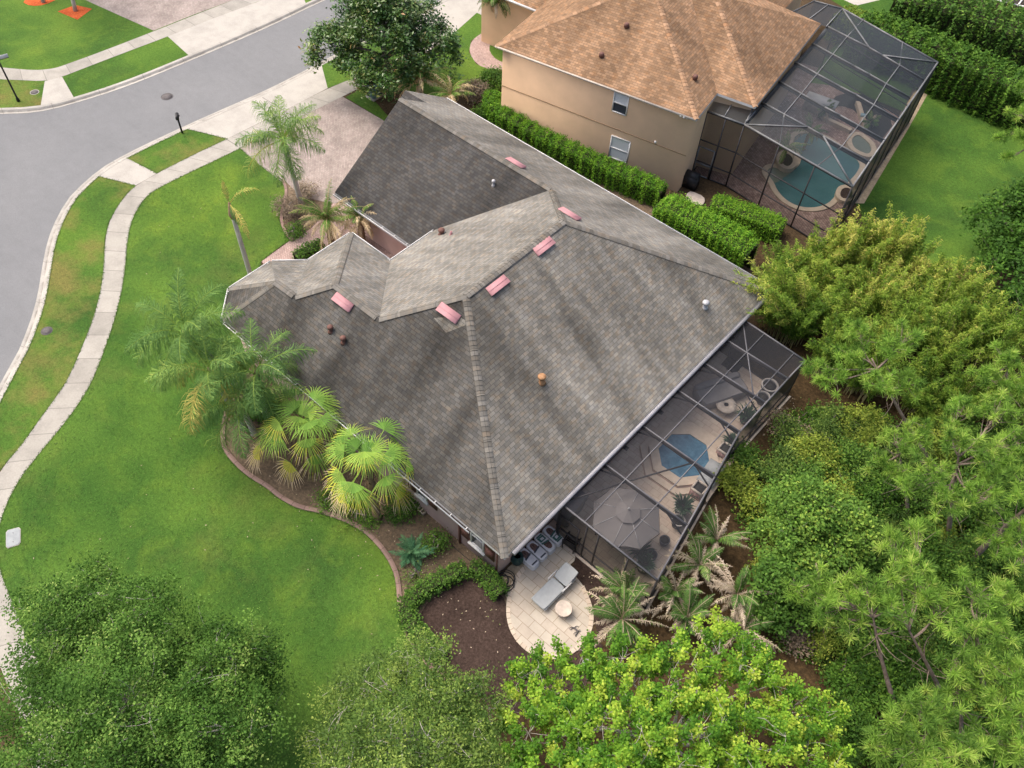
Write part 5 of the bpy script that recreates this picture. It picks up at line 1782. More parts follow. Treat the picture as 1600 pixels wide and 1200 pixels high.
def manhole(px, py, r, z, label, mat='iron', ring='iron'):
    c = gp(px, py, z)
    t_ = thing('manhole_cover', label, 'manhole cover', c)
    MB().lathe(c, [(r * 1.12, 0), (r * 1.1, .012), (r * .98, .012), (r * .97, .004)], 28, cap=False).build('ring', M[ring], t_)
    MB().lathe(c, [(r * .95, .0), (r * .95, .01), (.01, .012)], 28).build('lid', M[mat], t_)
manhole(261, 151, .36, ZR, 'iron manhole cover in the middle of the asphalt road')
manhole(73, 517, .26, .006, 'rusty round cover in the grass strip by the kerb')
manhole(54, 144, .26, .008, 'small pale ringed cover in grass near the street sign', 'iron', 'curb')
c = gp(20, 840, .02)
ul = thing('utility_lid', 'pale grey rounded utility box lid in the front lawn', 'utility lid', c)
b4 = [gp(*p, .04)[:2] for p in [(9, 832), (12, 828), (29, 823.5), (32, 826), (32, 847), (29, 851), (12, 856.5), (9, 854)]]
MB().prism(b4, -.02, .03).build('frame', M['curb'], ul)
cen = np.mean(b4, axis=0)
MB().prism([cen + (p - cen) * .93 for p in b4], .03, .045).build('lid', plain('pale_lid', (0.28, 0.305, 0.315), .7), ul)
for f_ in (.25, .75):
    hp_ = (np.array(b4[1]) + b4[2]) / 2 * (1 - f_) + (np.array(b4[5]) + b4[6]) / 2 * f_
    MB().box((*hp_, .047), (.05, .03, .006)).build('lift_hole', M['iron'], ul)
# pad-mounted transformer near the driveway, and a pale post beside it
c = gp(586, 151, 0)
tr = thing('transformer_box', 'blue grey utility transformer box under the dark dense tree', 'utility box', c)
kx2 = math.atan2(d0[1], d0[0])
MB().box(c + [0, 0, .06], (.95, .8, .12), kx2).build('pad', M['curb'], tr)
bx = MB()
k, q = math.cos(kx2), math.sin(kx2)
pts = [(-.4, -.33, .12), (.4, -.33, .12), (.4, .33, .12), (-.4, .33, .12), (-.4, -.33, .6), (.4, -.33, .6), (.4, .33, .75), (-.4, .33, .75)]
bx.add([c + P_(x * k - y * q, x * q + y * k, z) for x, y, z in pts], [(3, 2, 1, 0), (4, 5, 6, 7), (0, 1, 5, 4), (1, 2, 6, 5), (2, 3, 7, 6), (3, 0, 4, 7)])
bx.build('cabinet', M['bluegrey'], tr)
ld = MB()
ld.add([c + P_(x * k - y * q, x * q + y * k, z) for x, y, z in [(-.43, -.37, .61), (.43, -.37, .61), (.43, .36, .77), (-.43, .36, .77), (-.43, -.37, .65), (.43, -.37, .65), (.43, .36, .81), (-.43, .36, .81)]], [(3, 2, 1, 0), (4, 5, 6, 7), (0, 1, 5, 4), (1, 2, 6, 5), (2, 3, 7, 6), (3, 0, 4, 7)])
ld.build('lid', M['bluegrey'], tr)
c = gp(598, 146, 0)
ps = thing('marker_post', 'short white marker post beside the blue grey utility box', 'marker post', c)
MB().lathe(c, [(.06, 0), (.06, .75), (.04, .82), (.01, .84)], 12).build('post', M['white'], ps)
MB().lathe(c, [(.068, .55), (.068, .68)], 12, cap=False).build('band', M['bluegrey'], ps)


# ------------------------------------------------------------------ vegetation
M['bark_grey'] = bark_mat('grey_bark', (0.14, 0.12, 0.10), (0.30, 0.27, 0.23))
M['bark_pale'] = bark_mat('pale_bark', (0.34, 0.31, 0.27), (0.60, 0.56, 0.50), 4)
M['bark_pine'] = bark_mat('pine_bark', (0.13, 0.095, 0.075), (0.30, 0.24, 0.20), 9)
M['bark_palm'] = bark_mat('palm_trunk', (0.42, 0.40, 0.37), (0.64, 0.61, 0.56), 5, 5.0)
M['bark_fan'] = bark_mat('fan_palm_trunk', (0.17, 0.11, 0.07), (0.36, 0.26, 0.17), 6, 4.0)
M['culm'] = bark_mat('bamboo_culm', (0.26, 0.24, 0.10), (0.45, 0.40, 0.22), 4)
M['lf_oak'] = leaf_mat('oak_leaves', [(0.0, (0.022, 0.058, 0.010)), (0.5, (0.062, 0.138, 0.022)), (0.85, (0.135, 0.24, 0.045)), (1.0, (0.25, 0.33, 0.09))], gain=1.3, spec=.1)
M['lf_thin'] = leaf_mat('olive_leaves', [(0.0, (0.03, 0.066, 0.014)), (0.5, (0.082, 0.15, 0.028)), (0.85, (0.20, 0.285, 0.055)), (1.0, (0.32, 0.40, 0.09))], gain=1.2)
M['lf_lime'] = leaf_mat('lime_leaves', [(0.0, (0.036, 0.11, 0.012)), (0.4, (0.10, 0.23, 0.02)), (0.75, (0.225, 0.375, 0.034)), (1.0, (0.40, 0.48, 0.065))], 0.34, gain=1.2)
M['lf_magn'] = leaf_mat('magnolia_leaves', [(0.0, (0.016, 0.05, 0.010)), (0.45, (0.045, 0.11, 0.018)), (0.8, (0.12, 0.175, 0.04)), (0.93, (0.20, 0.16, 0.05)), (1.0, (0.32, 0.17, 0.06))], 0.12, 0.35, 0.5)
M['lf_hedge'] = leaf_mat('hedge_leaves', [(0.0, (0.035, 0.11, 0.010)), (0.5, (0.085, 0.215, 0.014)), (1.0, (0.20, 0.36, 0.028))], gain=1.2)
M['lf_dark'] = leaf_mat('dark_shrub_leaves', [(0.0, (0.020, 0.055, 0.009)), (0.5, (0.052, 0.125, 0.015)), (1.0, (0.12, 0.22, 0.028))])
M['lf_shrub'] = leaf_mat('shrub_leaves', [(0.0, (0.030, 0.082, 0.013)), (0.5, (0.076, 0.162, 0.024)), (0.85, (0.15, 0.262, 0.04)), (1.0, (0.27, 0.37, 0.06))], gain=1.2)
M['lf_yel'] = leaf_mat('yellow_green_leaves', [(0.0, (0.07, 0.115, 0.016)), (0.5, (0.155, 0.215, 0.028)), (1.0, (0.31, 0.36, 0.06))])
M['lf_dead'] = leaf_mat('dry_twiggy_leaves', [(0.0, (0.08, 0.06, 0.045)), (0.5, (0.18, 0.14, 0.10)), (0.8, (0.26, 0.21, 0.15)), (1.0, (0.12, 0.16, 0.06))], 0.1)
M['lf_pine'] = leaf_mat('pine_needles', [(0.0, (0.055, 0.115, 0.022)), (0.5, (0.125, 0.225, 0.036)), (0.85, (0.215, 0.33, 0.055)), (1.0, (0.30, 0.36, 0.09))], 0.4, gain=1.75)
M['lf_bam'] = leaf_mat('bamboo_leaves', [(0.0, (0.045, 0.10, 0.014)), (0.4, (0.12, 0.205, 0.024)), (0.75, (0.235, 0.305, 0.045)), (1.0, (0.42, 0.38, 0.10))], 0.35, gain=1.4)
M['lf_queen'] = leaf_mat('queen_palm_leaflets', [(0.0, (0.045, 0.10, 0.028)), (0.5, (0.11, 0.205, 0.055)), (0.8, (0.22, 0.31, 0.07)), (1.0, (0.42, 0.34, 0.10))], 0.3, gain=1.4)
M['lf_fan'] = leaf_mat('fan_palm_blades', [(0.0, (0.05, 0.13, 0.02)), (0.35, (0.125, 0.245, 0.04)), (0.6, (0.24, 0.35, 0.06)), (0.75, (0.52, 0.48, 0.07)), (0.88, (0.50, 0.40, 0.24)), (1.0, (0.58, 0.47, 0.33))], 0.25)
M['lf_date'] = leaf_mat('date_palm_leaflets', [(0.0, (0.026, 0.062, 0.014)), (0.4, (0.06, 0.125, 0.026)), (0.6, (0.12, 0.20, 0.04)), (0.75, (0.27, 0.22, 0.15)), (1.0, (0.44, 0.37, 0.29))], 0.15)
M['lf_feather'] = leaf_mat('feather_palm_leaflets', [(0.0, (0.05, 0.12, 0.02)), (0.4, (0.12, 0.22, 0.04)), (0.6, (0.2, 0.27, 0.06)), (0.75, (0.42, 0.33, 0.18)), (1.0, (0.58, 0.47, 0.31))], 0.25, gain=1.4)
M['lf_blue'] = leaf_mat('blue_green_fronds', [(0.0, (0.03, 0.09, 0.045)), (0.5, (0.06, 0.16, 0.075)), (1.0, (0.12, 0.24, 0.11))])


def unit(v):
    return v / np.maximum(np.linalg.norm(v, axis=-1, keepdims=True), 1e-9)


def leaf_quads(C, L, W, rng, up=0.7, D=None):
    n = len(C)
    nrm = unit(rng.normal(size=(n, 3)) * 0.6 + np.array([0, 0, up]))
    a = rng.normal(size=(n, 3)) if D is None else D + rng.normal(size=(n, 3)) * .35
    a = unit(a - nrm * np.sum(a * nrm, 1, keepdims=True))
    b = np.cross(nrm, a)
    L = np.broadcast_to(L, (n,))[:, None]
    W = np.broadcast_to(W, (n,))[:, None]
    sag = np.array([0, 0, -.12]) * L
    return np.stack([C - a * L * .5, C + b * W * .5 - a * L * .06, C + a * L * .5 + sag, C - b * W * .5 - a * L * .06], 1)


def bez(a, b, bend, n):
    t = np.linspace(0, 1, n)[:, None]
    m_ = (np.asarray(a) + b) / 2 + bend
    return (1 - t) ** 2 * a + 2 * t * (1 - t) * m_ + t * t * b


def sample_blobs(blobs, n, rng, shell=.55, low=-.55):
    vol = np.array([np.prod(r) for _, r in blobs]) ** .75
    k = rng.choice(len(blobs), n, p=vol / vol.sum())
    C = np.array([b[0] for b in blobs])[k]
    R = np.array([b[1] for b in blobs])[k]
    d = unit(rng.normal(size=(n, 3)))
    d[:, 2] = np.where(d[:, 2] < low, -d[:, 2], d[:, 2])
    rr = shell + (1 - shell) * rng.random(n) ** .6
    return C + d * R * rr[:, None], d


def tree(name, label, cat, base, blobs, ncl, per, leaf, lw, mat, bark, tr, seed, fork=.35, crad=.45, limbs=7, plume=0.0, up=1.15, tint=(.25, .75), group=None, twig=.016, lean=None, shell=.5, twigs=1.0):
    rng = np.random.default_rng(seed)
    base = np.asarray(base, float)
    root = thing(name, label, cat, base, group)
    blobs = [(np.asarray(c, float), np.broadcast_to(np.asarray(r, float), (3,))) for c, r in blobs]
    CL, DR = sample_blobs(blobs, ncl, rng, shell)
    CL[:, 2] = np.maximum(CL[:, 2], base[2] + .25)
    cen = np.mean([b[0] for b in blobs], 0)
    topz = max(b[0][2] for b in blobs)
    fk = base + (cen - base) * np.array([fork, fork, 0]) + np.array([0, 0, topz * fork + .3])
    tm = MB()
    tp = bez(base, fk, rng.normal(size=3) * .12 * np.array([1, 1, 0]), 7)
    tm.tube(tp, np.linspace(tr * 1.25, tr * .85, 7), 9)
    nodes, nrad = [fk], [tr * .7]
    ends = [b[0] for b in blobs]
    while len(ends) < limbs:
        ends.append(CL[rng.integers(len(CL))])
    for e in ends:
        e2 = fk + (e - fk) * .92
        pth = bez(fk, e2, np.array([0, 0, .18 * np.linalg.norm(e2 - fk)]) + rng.normal(size=3) * .25, 9)
        r_ = np.linspace(tr * .62, tr * .16 + .008, 9)
        tm.tube(pth, r_, 6)
        nodes += list(pth[2:])
        nrad += list(r_[2:])
    nodes, nrad = np.array(nodes), np.array(nrad)
    n_tw = int(ncl * twigs)
    for i in range(n_tw):
        dd = np.linalg.norm(nodes - CL[i], axis=1) + 1.2 * np.maximum(0, nodes[:, 2] - CL[i][2])
        j = int(np.argmin(dd))
        pth = bez(nodes[j], CL[i], rng.normal(size=3) * .15 + np.array([0, 0, .05]), 5)
        tm.tube(pth, np.linspace(min(nrad[j] * .5, twig * 2.2), twig * .45, 5), 4, cap=False)
        if i % 3 == 0:
            nodes = np.vstack([nodes, pth[3:4]])
            nrad = np.r_[nrad, twig * 1.2]
    tm.build('trunk', M[bark], root, smooth=True)
    n = ncl * per
    k = np.repeat(np.arange(ncl), per)
    off = rng.normal(size=(n, 3)) * crad * np.array([.62, .62, .5])
    if plume:
        off = rng.normal(size=(n, 3)) * crad * np.array([.33, .33, 0]) + np.c_[np.zeros((n, 2)), rng.uniform(-plume, plume * .55, n)]
        off += (DR[k] * np.array([1, 1, 0])) * (off[:, 2:3] + plume) * .35
    C = CL[k] + off
    C[:, 2] = np.maximum(C[:, 2], base[2] + .06)
    ct = rng.uniform(tint[0], tint[1], ncl)
    tt = np.clip(ct[k] + rng.normal(size=n) * .10, 0, 1)
    s = rng.uniform(.5, 1.35, n)
    q = Quads()
    q.add(leaf_quads(C, leaf * s, leaf * lw * s, rng, up), tt)
    q.build('crown', M[mat], root)
    return root


def blob(px, py, z, r):
    return (gp(px, py, z), np.array([r, r, r * .8]) if np.isscalar(r) else np.array(r))


# ---- foreground trees
tree('oak_tree', 'big dense grey green oak filling the lower left corner beside the pavement', 'tree', gp(190, 1185, 0),
     [blob(120, 985, 3.9, 1.9), blob(235, 985, 4.4, 2.1), blob(345, 1040, 4.2, 2.0), blob(75, 1090, 4.4, 1.9), blob(200, 1100, 5.4, 2.4), blob(340, 1150, 4.8, 2.1), blob(60, 1190, 4.6, 2.0), blob(190, 1215, 5.2, 2.2), blob(395, 1120, 3.2, 1.4), blob(150, 915, 3.2, 1.1), blob(60, 960, 2.8, 1.1), blob(330, 1230, 4.6, 1.9)],
     820, 160, .098, .58, 'lf_oak', 'bark_pale', .2, 11, crad=.36, tint=(.1, .85), limbs=12, shell=.3, twigs=.8, twig=.012)
tree('young_tree', 'thin pale barked tree with sparse olive leaves at the bottom edge', 'tree', gp(640, 1190, 0),
     [blob(545, 1105, 3.6, 1.15), blob(600, 1060, 4.6, 1.0), blob(660, 1035, 4.9, 1.0), blob(690, 1095, 4.6, 1.2), blob(615, 1145, 5.0, 1.4), blob(560, 1185, 4.6, 1.3), blob(690, 1185, 5.0, 1.3), blob(745, 1095, 3.8, 1.0), blob(740, 1170, 4.2, 1.1), blob(505, 1170, 3.0, 1.0), blob(640, 1240, 5.2, 1.4)],
     460, 92, .098, .5, 'lf_thin', 'bark_pale', .13, 12, crad=.33, tint=(.25, .85), limbs=11, fork=.3, twig=.015)
tree('lime_tree', 'bright lime green tree with upright leafy shoots at the bottom edge', 'tree', gp(1030, 1190, 0),
     [blob(840, 1070, 3.4, 1.1), blob(905, 1040, 4.0, 1.1), blob(985, 1060, 4.6, 1.3), blob(1060, 1055, 4.8, 1.3), blob(1120, 1010, 4.2, 1.0), blob(1180, 1075, 4.4, 1.2), blob(1245, 1110, 4.0, 1.1), blob(1270, 1180, 4.0, 1.1), blob(860, 1150, 4.4, 1.4), blob(960, 1150, 5.2, 1.6), blob(1080, 1150, 5.4, 1.6), blob(1190, 1170, 5.0, 1.4), blob(1290, 1115, 3.0, .5), blob(1010, 1230, 5.4, 1.8), blob(870, 1225, 4.6, 1.5), blob(1150, 1235, 5.2, 1.6), blob(1165, 1030, 3.6, .8), blob(820, 1110, 3.0, .9)],
     700, 125, .098, .8, 'lf_lime', 'bark_pale', .13, 13, crad=.30, limbs=18, plume=.48, tint=(.12, .92), up=1.2, fork=.3, twig=.011)
# ---- magnolia by the driveway
mb0 = gp(607, 148, 0)
mg = lambda dx, dy, z: mb0 + P_(dx, dy, z)
tree('magnolia_tree', 'dark glossy magnolia tree with rusty tips between the road and the driveway', 'tree', mb0,
     [(mg(0, 0, 3.6), (3.3, 3.3, 2.5)), (mg(-.6, .5, 5.4), (2.6, 2.6, 1.9)), (mg(-2.6, -2.0, 3.0), (1.7, 1.7, 1.6)), (mg(2.2, 2.2, 3.0), (2.0, 2.0, 1.6)), (mg(-2.4, 2.4, 4.2), (1.9, 1.9, 1.6)), (mg(1.6, -1.6, 2.6), (1.6, 1.6, 1.4)), (mg(0, 3.2, 4.0), (1.8, 1.8, 1.5)), (mg(-1.5, -.5, 6.4), (1.6, 1.6, 1.2))],
     430, 95, .24, .45, 'lf_magn', 'bark_grey', .17, 14, crad=.42, tint=(.2, .78), limbs=9, shell=.6)
for px, py, n_, lb in ((118, 17, 15, 'young multi trunk tree in the square of red mulch'), (68, 4, 16, 'young tree in the rounded red mulch patch at the top edge')):
    b = gp(px, py)
    tree('young_tree', lb, 'tree', b, [(b + P_(-1.2, .6, 5.2), (1.3, 1.3, 1.0)), (b + P_(-.3, 1.4, 5.6), (1.2, 1.2, 1.0))], 60, 60, .16, .5, 'lf_oak', 'bark_pale', .12, n_, fork=.5, limbs=4)


# ---- palms
def frond_quads(q, rq, o, az, el, L, droop, npair, ll, lw, rng, tint, sag=.5, vee=.35, curve=1.0, petiole=.18, jit=.1):
    """pinnate frond from o: rachis arching over, two rows of leaflets"""
    n = 14
    t = np.linspace(0, 1, n)
    ang = el - droop * t ** 1.4
    ds = L / (n - 1)
    h = np.r_[0, np.cumsum(np.cos(ang[:-1]) * ds)]
    v = np.r_[0, np.cumsum(np.sin(ang[:-1]) * ds)]
    ca_, sa_ = math.cos(az), math.sin(az)
    P = np.c_[o[0] + h * ca_, o[1] + h * sa_, o[2] + v]
    tan = unit(np.gradient(P, axis=0))
    sd_ = np.array([-sa_, ca_, 0.0])
    upv = unit(np.cross(tan, np.broadcast_to(sd_, tan.shape)) * -1)
    w = .028 * (1 - t * .8) * (L / 2.5) + .004
    for ax in (np.broadcast_to(sd_, tan.shape), upv):
        a, b = P + ax * w[:, None], P - ax * w[:, None]
        rq.add(np.stack([a[:-1], a[1:], b[1:], b[:-1]], 1), .8 if tint < .75 else .95)
    tl = np.repeat(np.linspace(petiole, .99, npair), 2)
    sg = np.tile([1.0, -1.0], npair)
    tl = np.clip(tl + rng.normal(size=len(tl)) * .008, petiole, .995)
    B = np.c_[[np.interp(tl, t, P[:, k]) for k in range(3)]].T
    T_ = unit(np.c_[[np.interp(tl, t, tan[:, k]) for k in range(3)]].T)
    U_ = unit(np.c_[[np.interp(tl, t, upv[:, k]) for k in range(3)]].T)
    ln = ll * np.sin(np.clip((tl - petiole) / (1 - petiole), 0, 1) * 2.6 + .45) * rng.uniform(.8, 1.15, len(tl))
    D = unit(sd_ * sg[:, None] * .8 + T_ * (.45 + .3 * tl[:, None]) + U_ * (vee + rng.normal(size=(len(tl), 1)) * jit * 2) + rng.normal(size=(len(tl), 3)) * jit)
    M1 = B + D * (ln * .5)[:, None]
    D2 = unit(D + np.array([0, 0, -1]) * (sag * 1.5 + rng.random((len(tl), 1)) * .35))
    E_ = M1 + D2 * (ln * .55)[:, None]
    wv = unit(np.cross(D, U_)) * lw * .5
    tt = np.clip(tint + rng.normal(size=len(tl)) * .1, 0, 1)
    q.add(np.stack([B - wv * .6, B + wv * .6, M1 + wv, M1 - wv], 1), tt)
    q.add(np.stack([M1 - wv, M1 + wv, E_ + wv * .15, E_ - wv * .15], 1), tt)


def palm_trunk(root, base, top, r0, r1, mat, shaft=0.0, seed=0):
    rng = np.random.default_rng(seed)
    mb = MB()
    p = bez(base, top, (np.asarray(base) - top) * np.array([.12, .12, 0]), 14)
    r = np.linspace(r0, r1, 14)
    r[0] *= 1.25
    mb.tube(p, r, 12)
    return mb.build('trunk', M[mat], root, smooth=True)


def queen(label, basepx, toppx, z, nfr, L, seed, group=None, tr=(.16, .11), az0=None, els=None, base=None, tintb=.45, yel=.12, droop=1.9, top=None):
    rng = np.random.default_rng(seed)
    b = gp(*basepx, 0) if base is None else np.array(base, float)
    tp = gp(*toppx, z) if top is None else np.array(top, float)
    root = thing('queen_palm', label, 'palm tree', b, group)
    palm_trunk(root, b, tp, tr[0], tr[1], 'bark_palm', seed=seed)
    cs = MB()
    d = unit(tp - b)
    cs.tube([tp - d * .15, tp + d * .15, tp + d * .55, tp + d * .8], [tr[1] * 1.25, tr[1] * 1.45, tr[1] * .8, .02], 10)
    cs.build('crown_shaft', M['bark_fan'], root, smooth=True)
    o = tp + d * .45
    for i in range(nfr):
        az = i * 2.39996 + rng.normal() * .15
        f = i / max(nfr - 1, 1)
        el = 1.25 - 1.25 * f + rng.normal() * .08
        q = Quads()
        frond_quads(q, q, o, az, el, L * rng.uniform(.85, 1.1), droop * (0.75 + .35 * f) + rng.normal() * .12, 84, L * .31, .023, rng, np.clip(tintb + rng.normal() * .08 + (yel if f > .75 else 0), 0, .98), sag=1.0, vee=.25, jit=.24)
        q.build('frond', M['lf_queen'], root)
    return root


queen('tall queen palm with a full arching crown beside the paver driveway', (471, 320), (445, 228), 5.0, 16, 3.0, 21, tintb=.55, yel=.25, droop=1.55)
# storm-damaged palm with only a few fronds left
b = gp(392, 432)
tp = gp(364, 338, 4.4)
dp = thing('damaged_palm', 'bare grey palm trunk with a few yellow fronds on the front lawn', 'palm tree', b)
palm_trunk(dp, b, tp, .13, .11, 'bark_palm')
cs = MB()
d_ = unit(tp - b)
cs.tube([tp - d_ * .12, tp + d_ * .12, tp + d_ * .4, tp + d_ * .9], [.13, .2, .14, .05], 10)
cs.build('crown_shaft', M['bark_fan'], dp, smooth=True)
rng = np.random.default_rng(5)
o = tp + d_ * .8
for (txy, L, el, dr, tn) in (((402, 322), 1.9, .9, 1.9, .85), ((400, 385), 2.4, .25, 1.7, .97), ((384, 368), 1.3, .1, 1.9, .45), ((352, 300), 1.2, 1.25, .5, .9)):
    tgt = gp(*txy, 4.6)
    q = Quads()
    frond_quads(q, q, o, math.atan2(tgt[1] - o[1], tgt[0] - o[0]), el, L, dr, 26, .34, .035, rng, tn, sag=1.2, vee=0.0)
    q.build('frond', M['lf_queen'], dp)
queen('queen palm nearest the pavement, its green fronds spread over the lawn', (0, 0), (298, 530), 4.6, 15, 3.2, 31, base=gp(368, 600), tintb=.42, yel=.12)
queen('queen palm in the middle of the front cluster with yellowing fronds', (0, 0), (334, 590), 4.4, 14, 3.0, 32, base=gp(380, 668), tintb=.58, yel=.3)
queen('queen palm of the front cluster with fronds over the roof gutter', (0, 0), (402, 592), 4.0, 14, 2.9, 33, base=gp(418, 655), tintb=.4, yel=.12)
queen('low queen palm of the front cluster behind the fan palms', (0, 0), (378, 638), 3.0, 12, 2.8, 34, base=gp(398, 678), tintb=.45, yel=.25)


def fan(q, o, az, el, pet, R, rng, tint, dead, droop=.5, e2=None):
    n = 24
    d = np.array([math.cos(az) * math.cos(el), math.sin(az) * math.cos(el), math.sin(el)])
    hub = o + d * pet - np.array([0, 0, .12 * pet])
    s = np.array([-math.sin(az), math.cos(az), 0])
    w = s * .02
    q.add([[o - w, o + w, hub + w * .7, hub - w * .7]], .5)
    e2_ = el * .55 - .25 - droop * .3 if e2 is None else e2
    d2 = np.array([math.cos(az) * math.cos(e2_), math.sin(az) * math.cos(e2_), math.sin(e2_)])
    u = np.cross(s, d2)
    th = np.linspace(-1.45, 1.45, n)
    step = th[1] - th[0]
    cup = .16
    for i, t_ in enumerate(th):
        def rad(a, r, dz=0):
            return hub + (d2 * math.cos(a) + s * math.sin(a)) * r - u * 0 + np.array([0, 0, -dz])
        r1 = R * .40 * rng.uniform(.95, 1.05)
        r2 = R * rng.uniform(.88, 1.08)
        fold = .03 if i % 2 else -.01
        z1 = cup * (abs(t_) / 2) ** 2 * R + fold
        dz2 = z1 + R * (.20 + droop * .25 + rng.random() * .1)
        a0, a1 = t_ - step * .52, t_ + step * .52
        q.add([[hub, rad(a0, r1, z1), rad(t_, r1 * 1.05, z1 - fold * 2), rad(a1, r1, z1)]], np.clip(tint + rng.normal() * .05, 0, 1))
        tipt = np.clip(tint + dead * rng.uniform(.3, 1.0), 0, 1)
        e1 = rad(t_ + rng.normal() * .03, (r1 + r2) / 2, (z1 + dz2) * .42)
        e2 = rad(t_ + rng.normal() * .06, r2, dz2)
        sd2 = (rad(a1, r1, z1) - rad(a0, r1, z1)) * .33
        q.add([[rad(t_, r1, z1) - sd2, rad(t_, r1, z1) + sd2, e1 + sd2 * .7, e1 - sd2 * .7]], (tint + tipt) / 2)
        q.add([[e1 - sd2 * .7, e1 + sd2 * .7, e2 + sd2 * .08, e2 - sd2 * .08]], tipt)


def fan_palm(label, basepx, toppx, z, nfr, R, seed, base=None, olds=()):
    rng = np.random.default_rng(seed)
    b = gp(*basepx, 0)
    tp = gp(*toppx, z)
    root = thing('fan_palm', label, 'palm tree', b)
    mb = MB()
    p = bez(b, tp, np.zeros(3), 12)
    mb.tube(p, np.linspace(.19, .16, 12), 12)
    for k in range(60):
        t_ = rng.uniform(.45, 1.0)
        a = rng.uniform(0, 6.28)
        c = b + (tp - b) * t_
        o2 = np.array([math.cos(a), math.sin(a), 0])
        mb.beam(c + o2 * .14, c + o2 * .24 + [0, 0, .16], .06, .02, up=(o2[1], -o2[0], 0))
    mb.build('trunk', M['bark_fan'], root)
    o = tp + [0, 0, .15]
    for i in range(nfr):
        az = i * 2.39996 + rng.normal() * .3
        f = i / (nfr - 1)
        el = 1.4 - 1.6 * f + rng.normal() * .15
        q = Quads()
        fan(q, o, az, el, R * (rng.uniform(.75, 1.25) if i > 4 else .3 + .08 * i), R * rng.uniform(.72, .9), rng, np.clip(.33 + .12 * rng.normal(), .08, .56), .2 + .75 * max(0, f - .25), droop=.25 + .6 * f)
        q.build('frond', M['lf_fan'], root)
    for txy, zz, tn in olds:
        t_ = gp(*txy, zz)
        dv = t_ - o
        q = Quads()
        fan(q, o, math.atan2(dv[1], dv[0]), math.atan2(dv[2], np.linalg.norm(dv[:2])), np.linalg.norm(dv) * .95, R * .8, rng, tn, .42, droop=.35, e2=-.55)
        q.build('old_frond', M['lf_fan'], root)
    return root


fan_palm('fan palm left of the pair, with two yellow drooping fronds over bare mulch', (487, 738), (474, 662), 3.0, 19, 1.27, 41, olds=(((400, 700), 1.5, .74), ((452, 722), 1.2, .70)))
fan_palm('fan palm right of the pair, leaning trunk near the house windows', (590, 812), (574, 722), 3.6, 20, 1.3, 42, olds=(((535, 768), 1.7, .75), ((622, 762), 2.0, .66)))


def date(label, px, py, z, nfr, L, seed, deadf=.35, trunk=.3, cat='palm', name='date_palm', base=None, stiff=.9, ll=.3, group=None, mat='lf_date'):
    rng = np.random.default_rng(seed)
    tp = gp(px, py, z)
    b = P_(tp[0], tp[1], 0) if base is None else np.asarray(base, float)
    root = thing(name, label, cat, b, group)
    mb = MB()
    mb.tube(bez(b, tp, np.zeros(3), 8), np.linspace(.2, .15, 8) * (trunk / .3), 10)
    for k in range(40):
        a = rng.uniform(0, 6.28); t_ = rng.uniform(.2, 1)
        o2 = np.array([math.cos(a), math.sin(a), 0]); c = b + (tp - b) * t_
        mb.beam(c + o2 * .1 * trunk / .3, c + o2 * .22 * trunk / .3 + [0, 0, .15], .05, .02, up=(o2[1], -o2[0], 0))
    mb.build('trunk', M['bark_fan'], root)
    for i in range(nfr):
        f = i / (nfr - 1)
        az = i * 2.39996 + rng.normal() * .45
        el = 1.35 - 1.35 * f + rng.normal() * .2
        dead = f > 1 - deadf or rng.random() < deadf * .35
        tn = rng.uniform(.76, .98) if dead else rng.uniform(.2, .52)
        q = Quads()
        frond_quads(q, q, tp + [0, 0, .05], az, el, L * rng.uniform(.6, 1.2), stiff * rng.uniform(.8, 1.3) * (1.35 if dead else 1), 34, ll * (.75 if dead else 1), .03, rng, tn, sag=.75 if dead else .12, vee=.45, petiole=.1, jit=.2 if dead else .07)
        q.build('frond', M[mat], root)
    return root


G_D = 'young date palms at the cage corner'
for k, (px, py, z, L, df, lb) in enumerate(((975, 925, 1.0, 1.5, .4, 'date palm right under the cage corner post'), (972, 968, 1.2, 1.9, .4, 'date palm leaning over the round patio'), (1054, 926, .9, 1.5, .6, 'date palm with dead fronds in the middle of the clump below the cage'),
                                             (1093, 884, 1.0, 1.6, .7, 'greyish date palm halfway along the outer cage wall'), (1119, 846, 1.0, 1.5, .6, 'date palm farthest up the outer cage wall'), (1150, 930, 1.0, 1.7, .75, 'mostly dead date palm nearest the woodland'), (1072, 968, .8, 1.5, .5, 'low date palm behind the lime green shoots'), (1160, 985, .8, 1.5, .7, 'withered date palm at the woodland edge beside the lime green tree'))):
    date(lb, px, py, z, 26, L, 60 + k, df)
date('shaggy feather palm with tan dead fronds by the garden path', 512, 345, 1.7, 40, 2.2, 71, .5, base=None, stiff=1.25, ll=.34, mat='lf_feather')
date('smaller shaggy feather palm between the path palm and the garage wall', 562, 345, 1.6, 34, 1.8, 72, .55, stiff=1.25, ll=.3, mat='lf_feather')
date('tan feather palm behind the garage gable, nearer the magnolia', 655, 128, 1.7, 42, 2.6, 73, .62, stiff=1.25, ll=.4, mat='lf_feather')
date('smaller tan feather palm behind the garage gable', 705, 150, 1.6, 34, 2.1, 74, .6, stiff=1.25, ll=.36, mat='lf_feather')
date('feather palm with brown trunk at the neighbour front door', 777, 2, 3.4, 26, 1.9, 75, .12, trunk=.36, base=gp(796, 42), stiff=1.7, ll=.34)
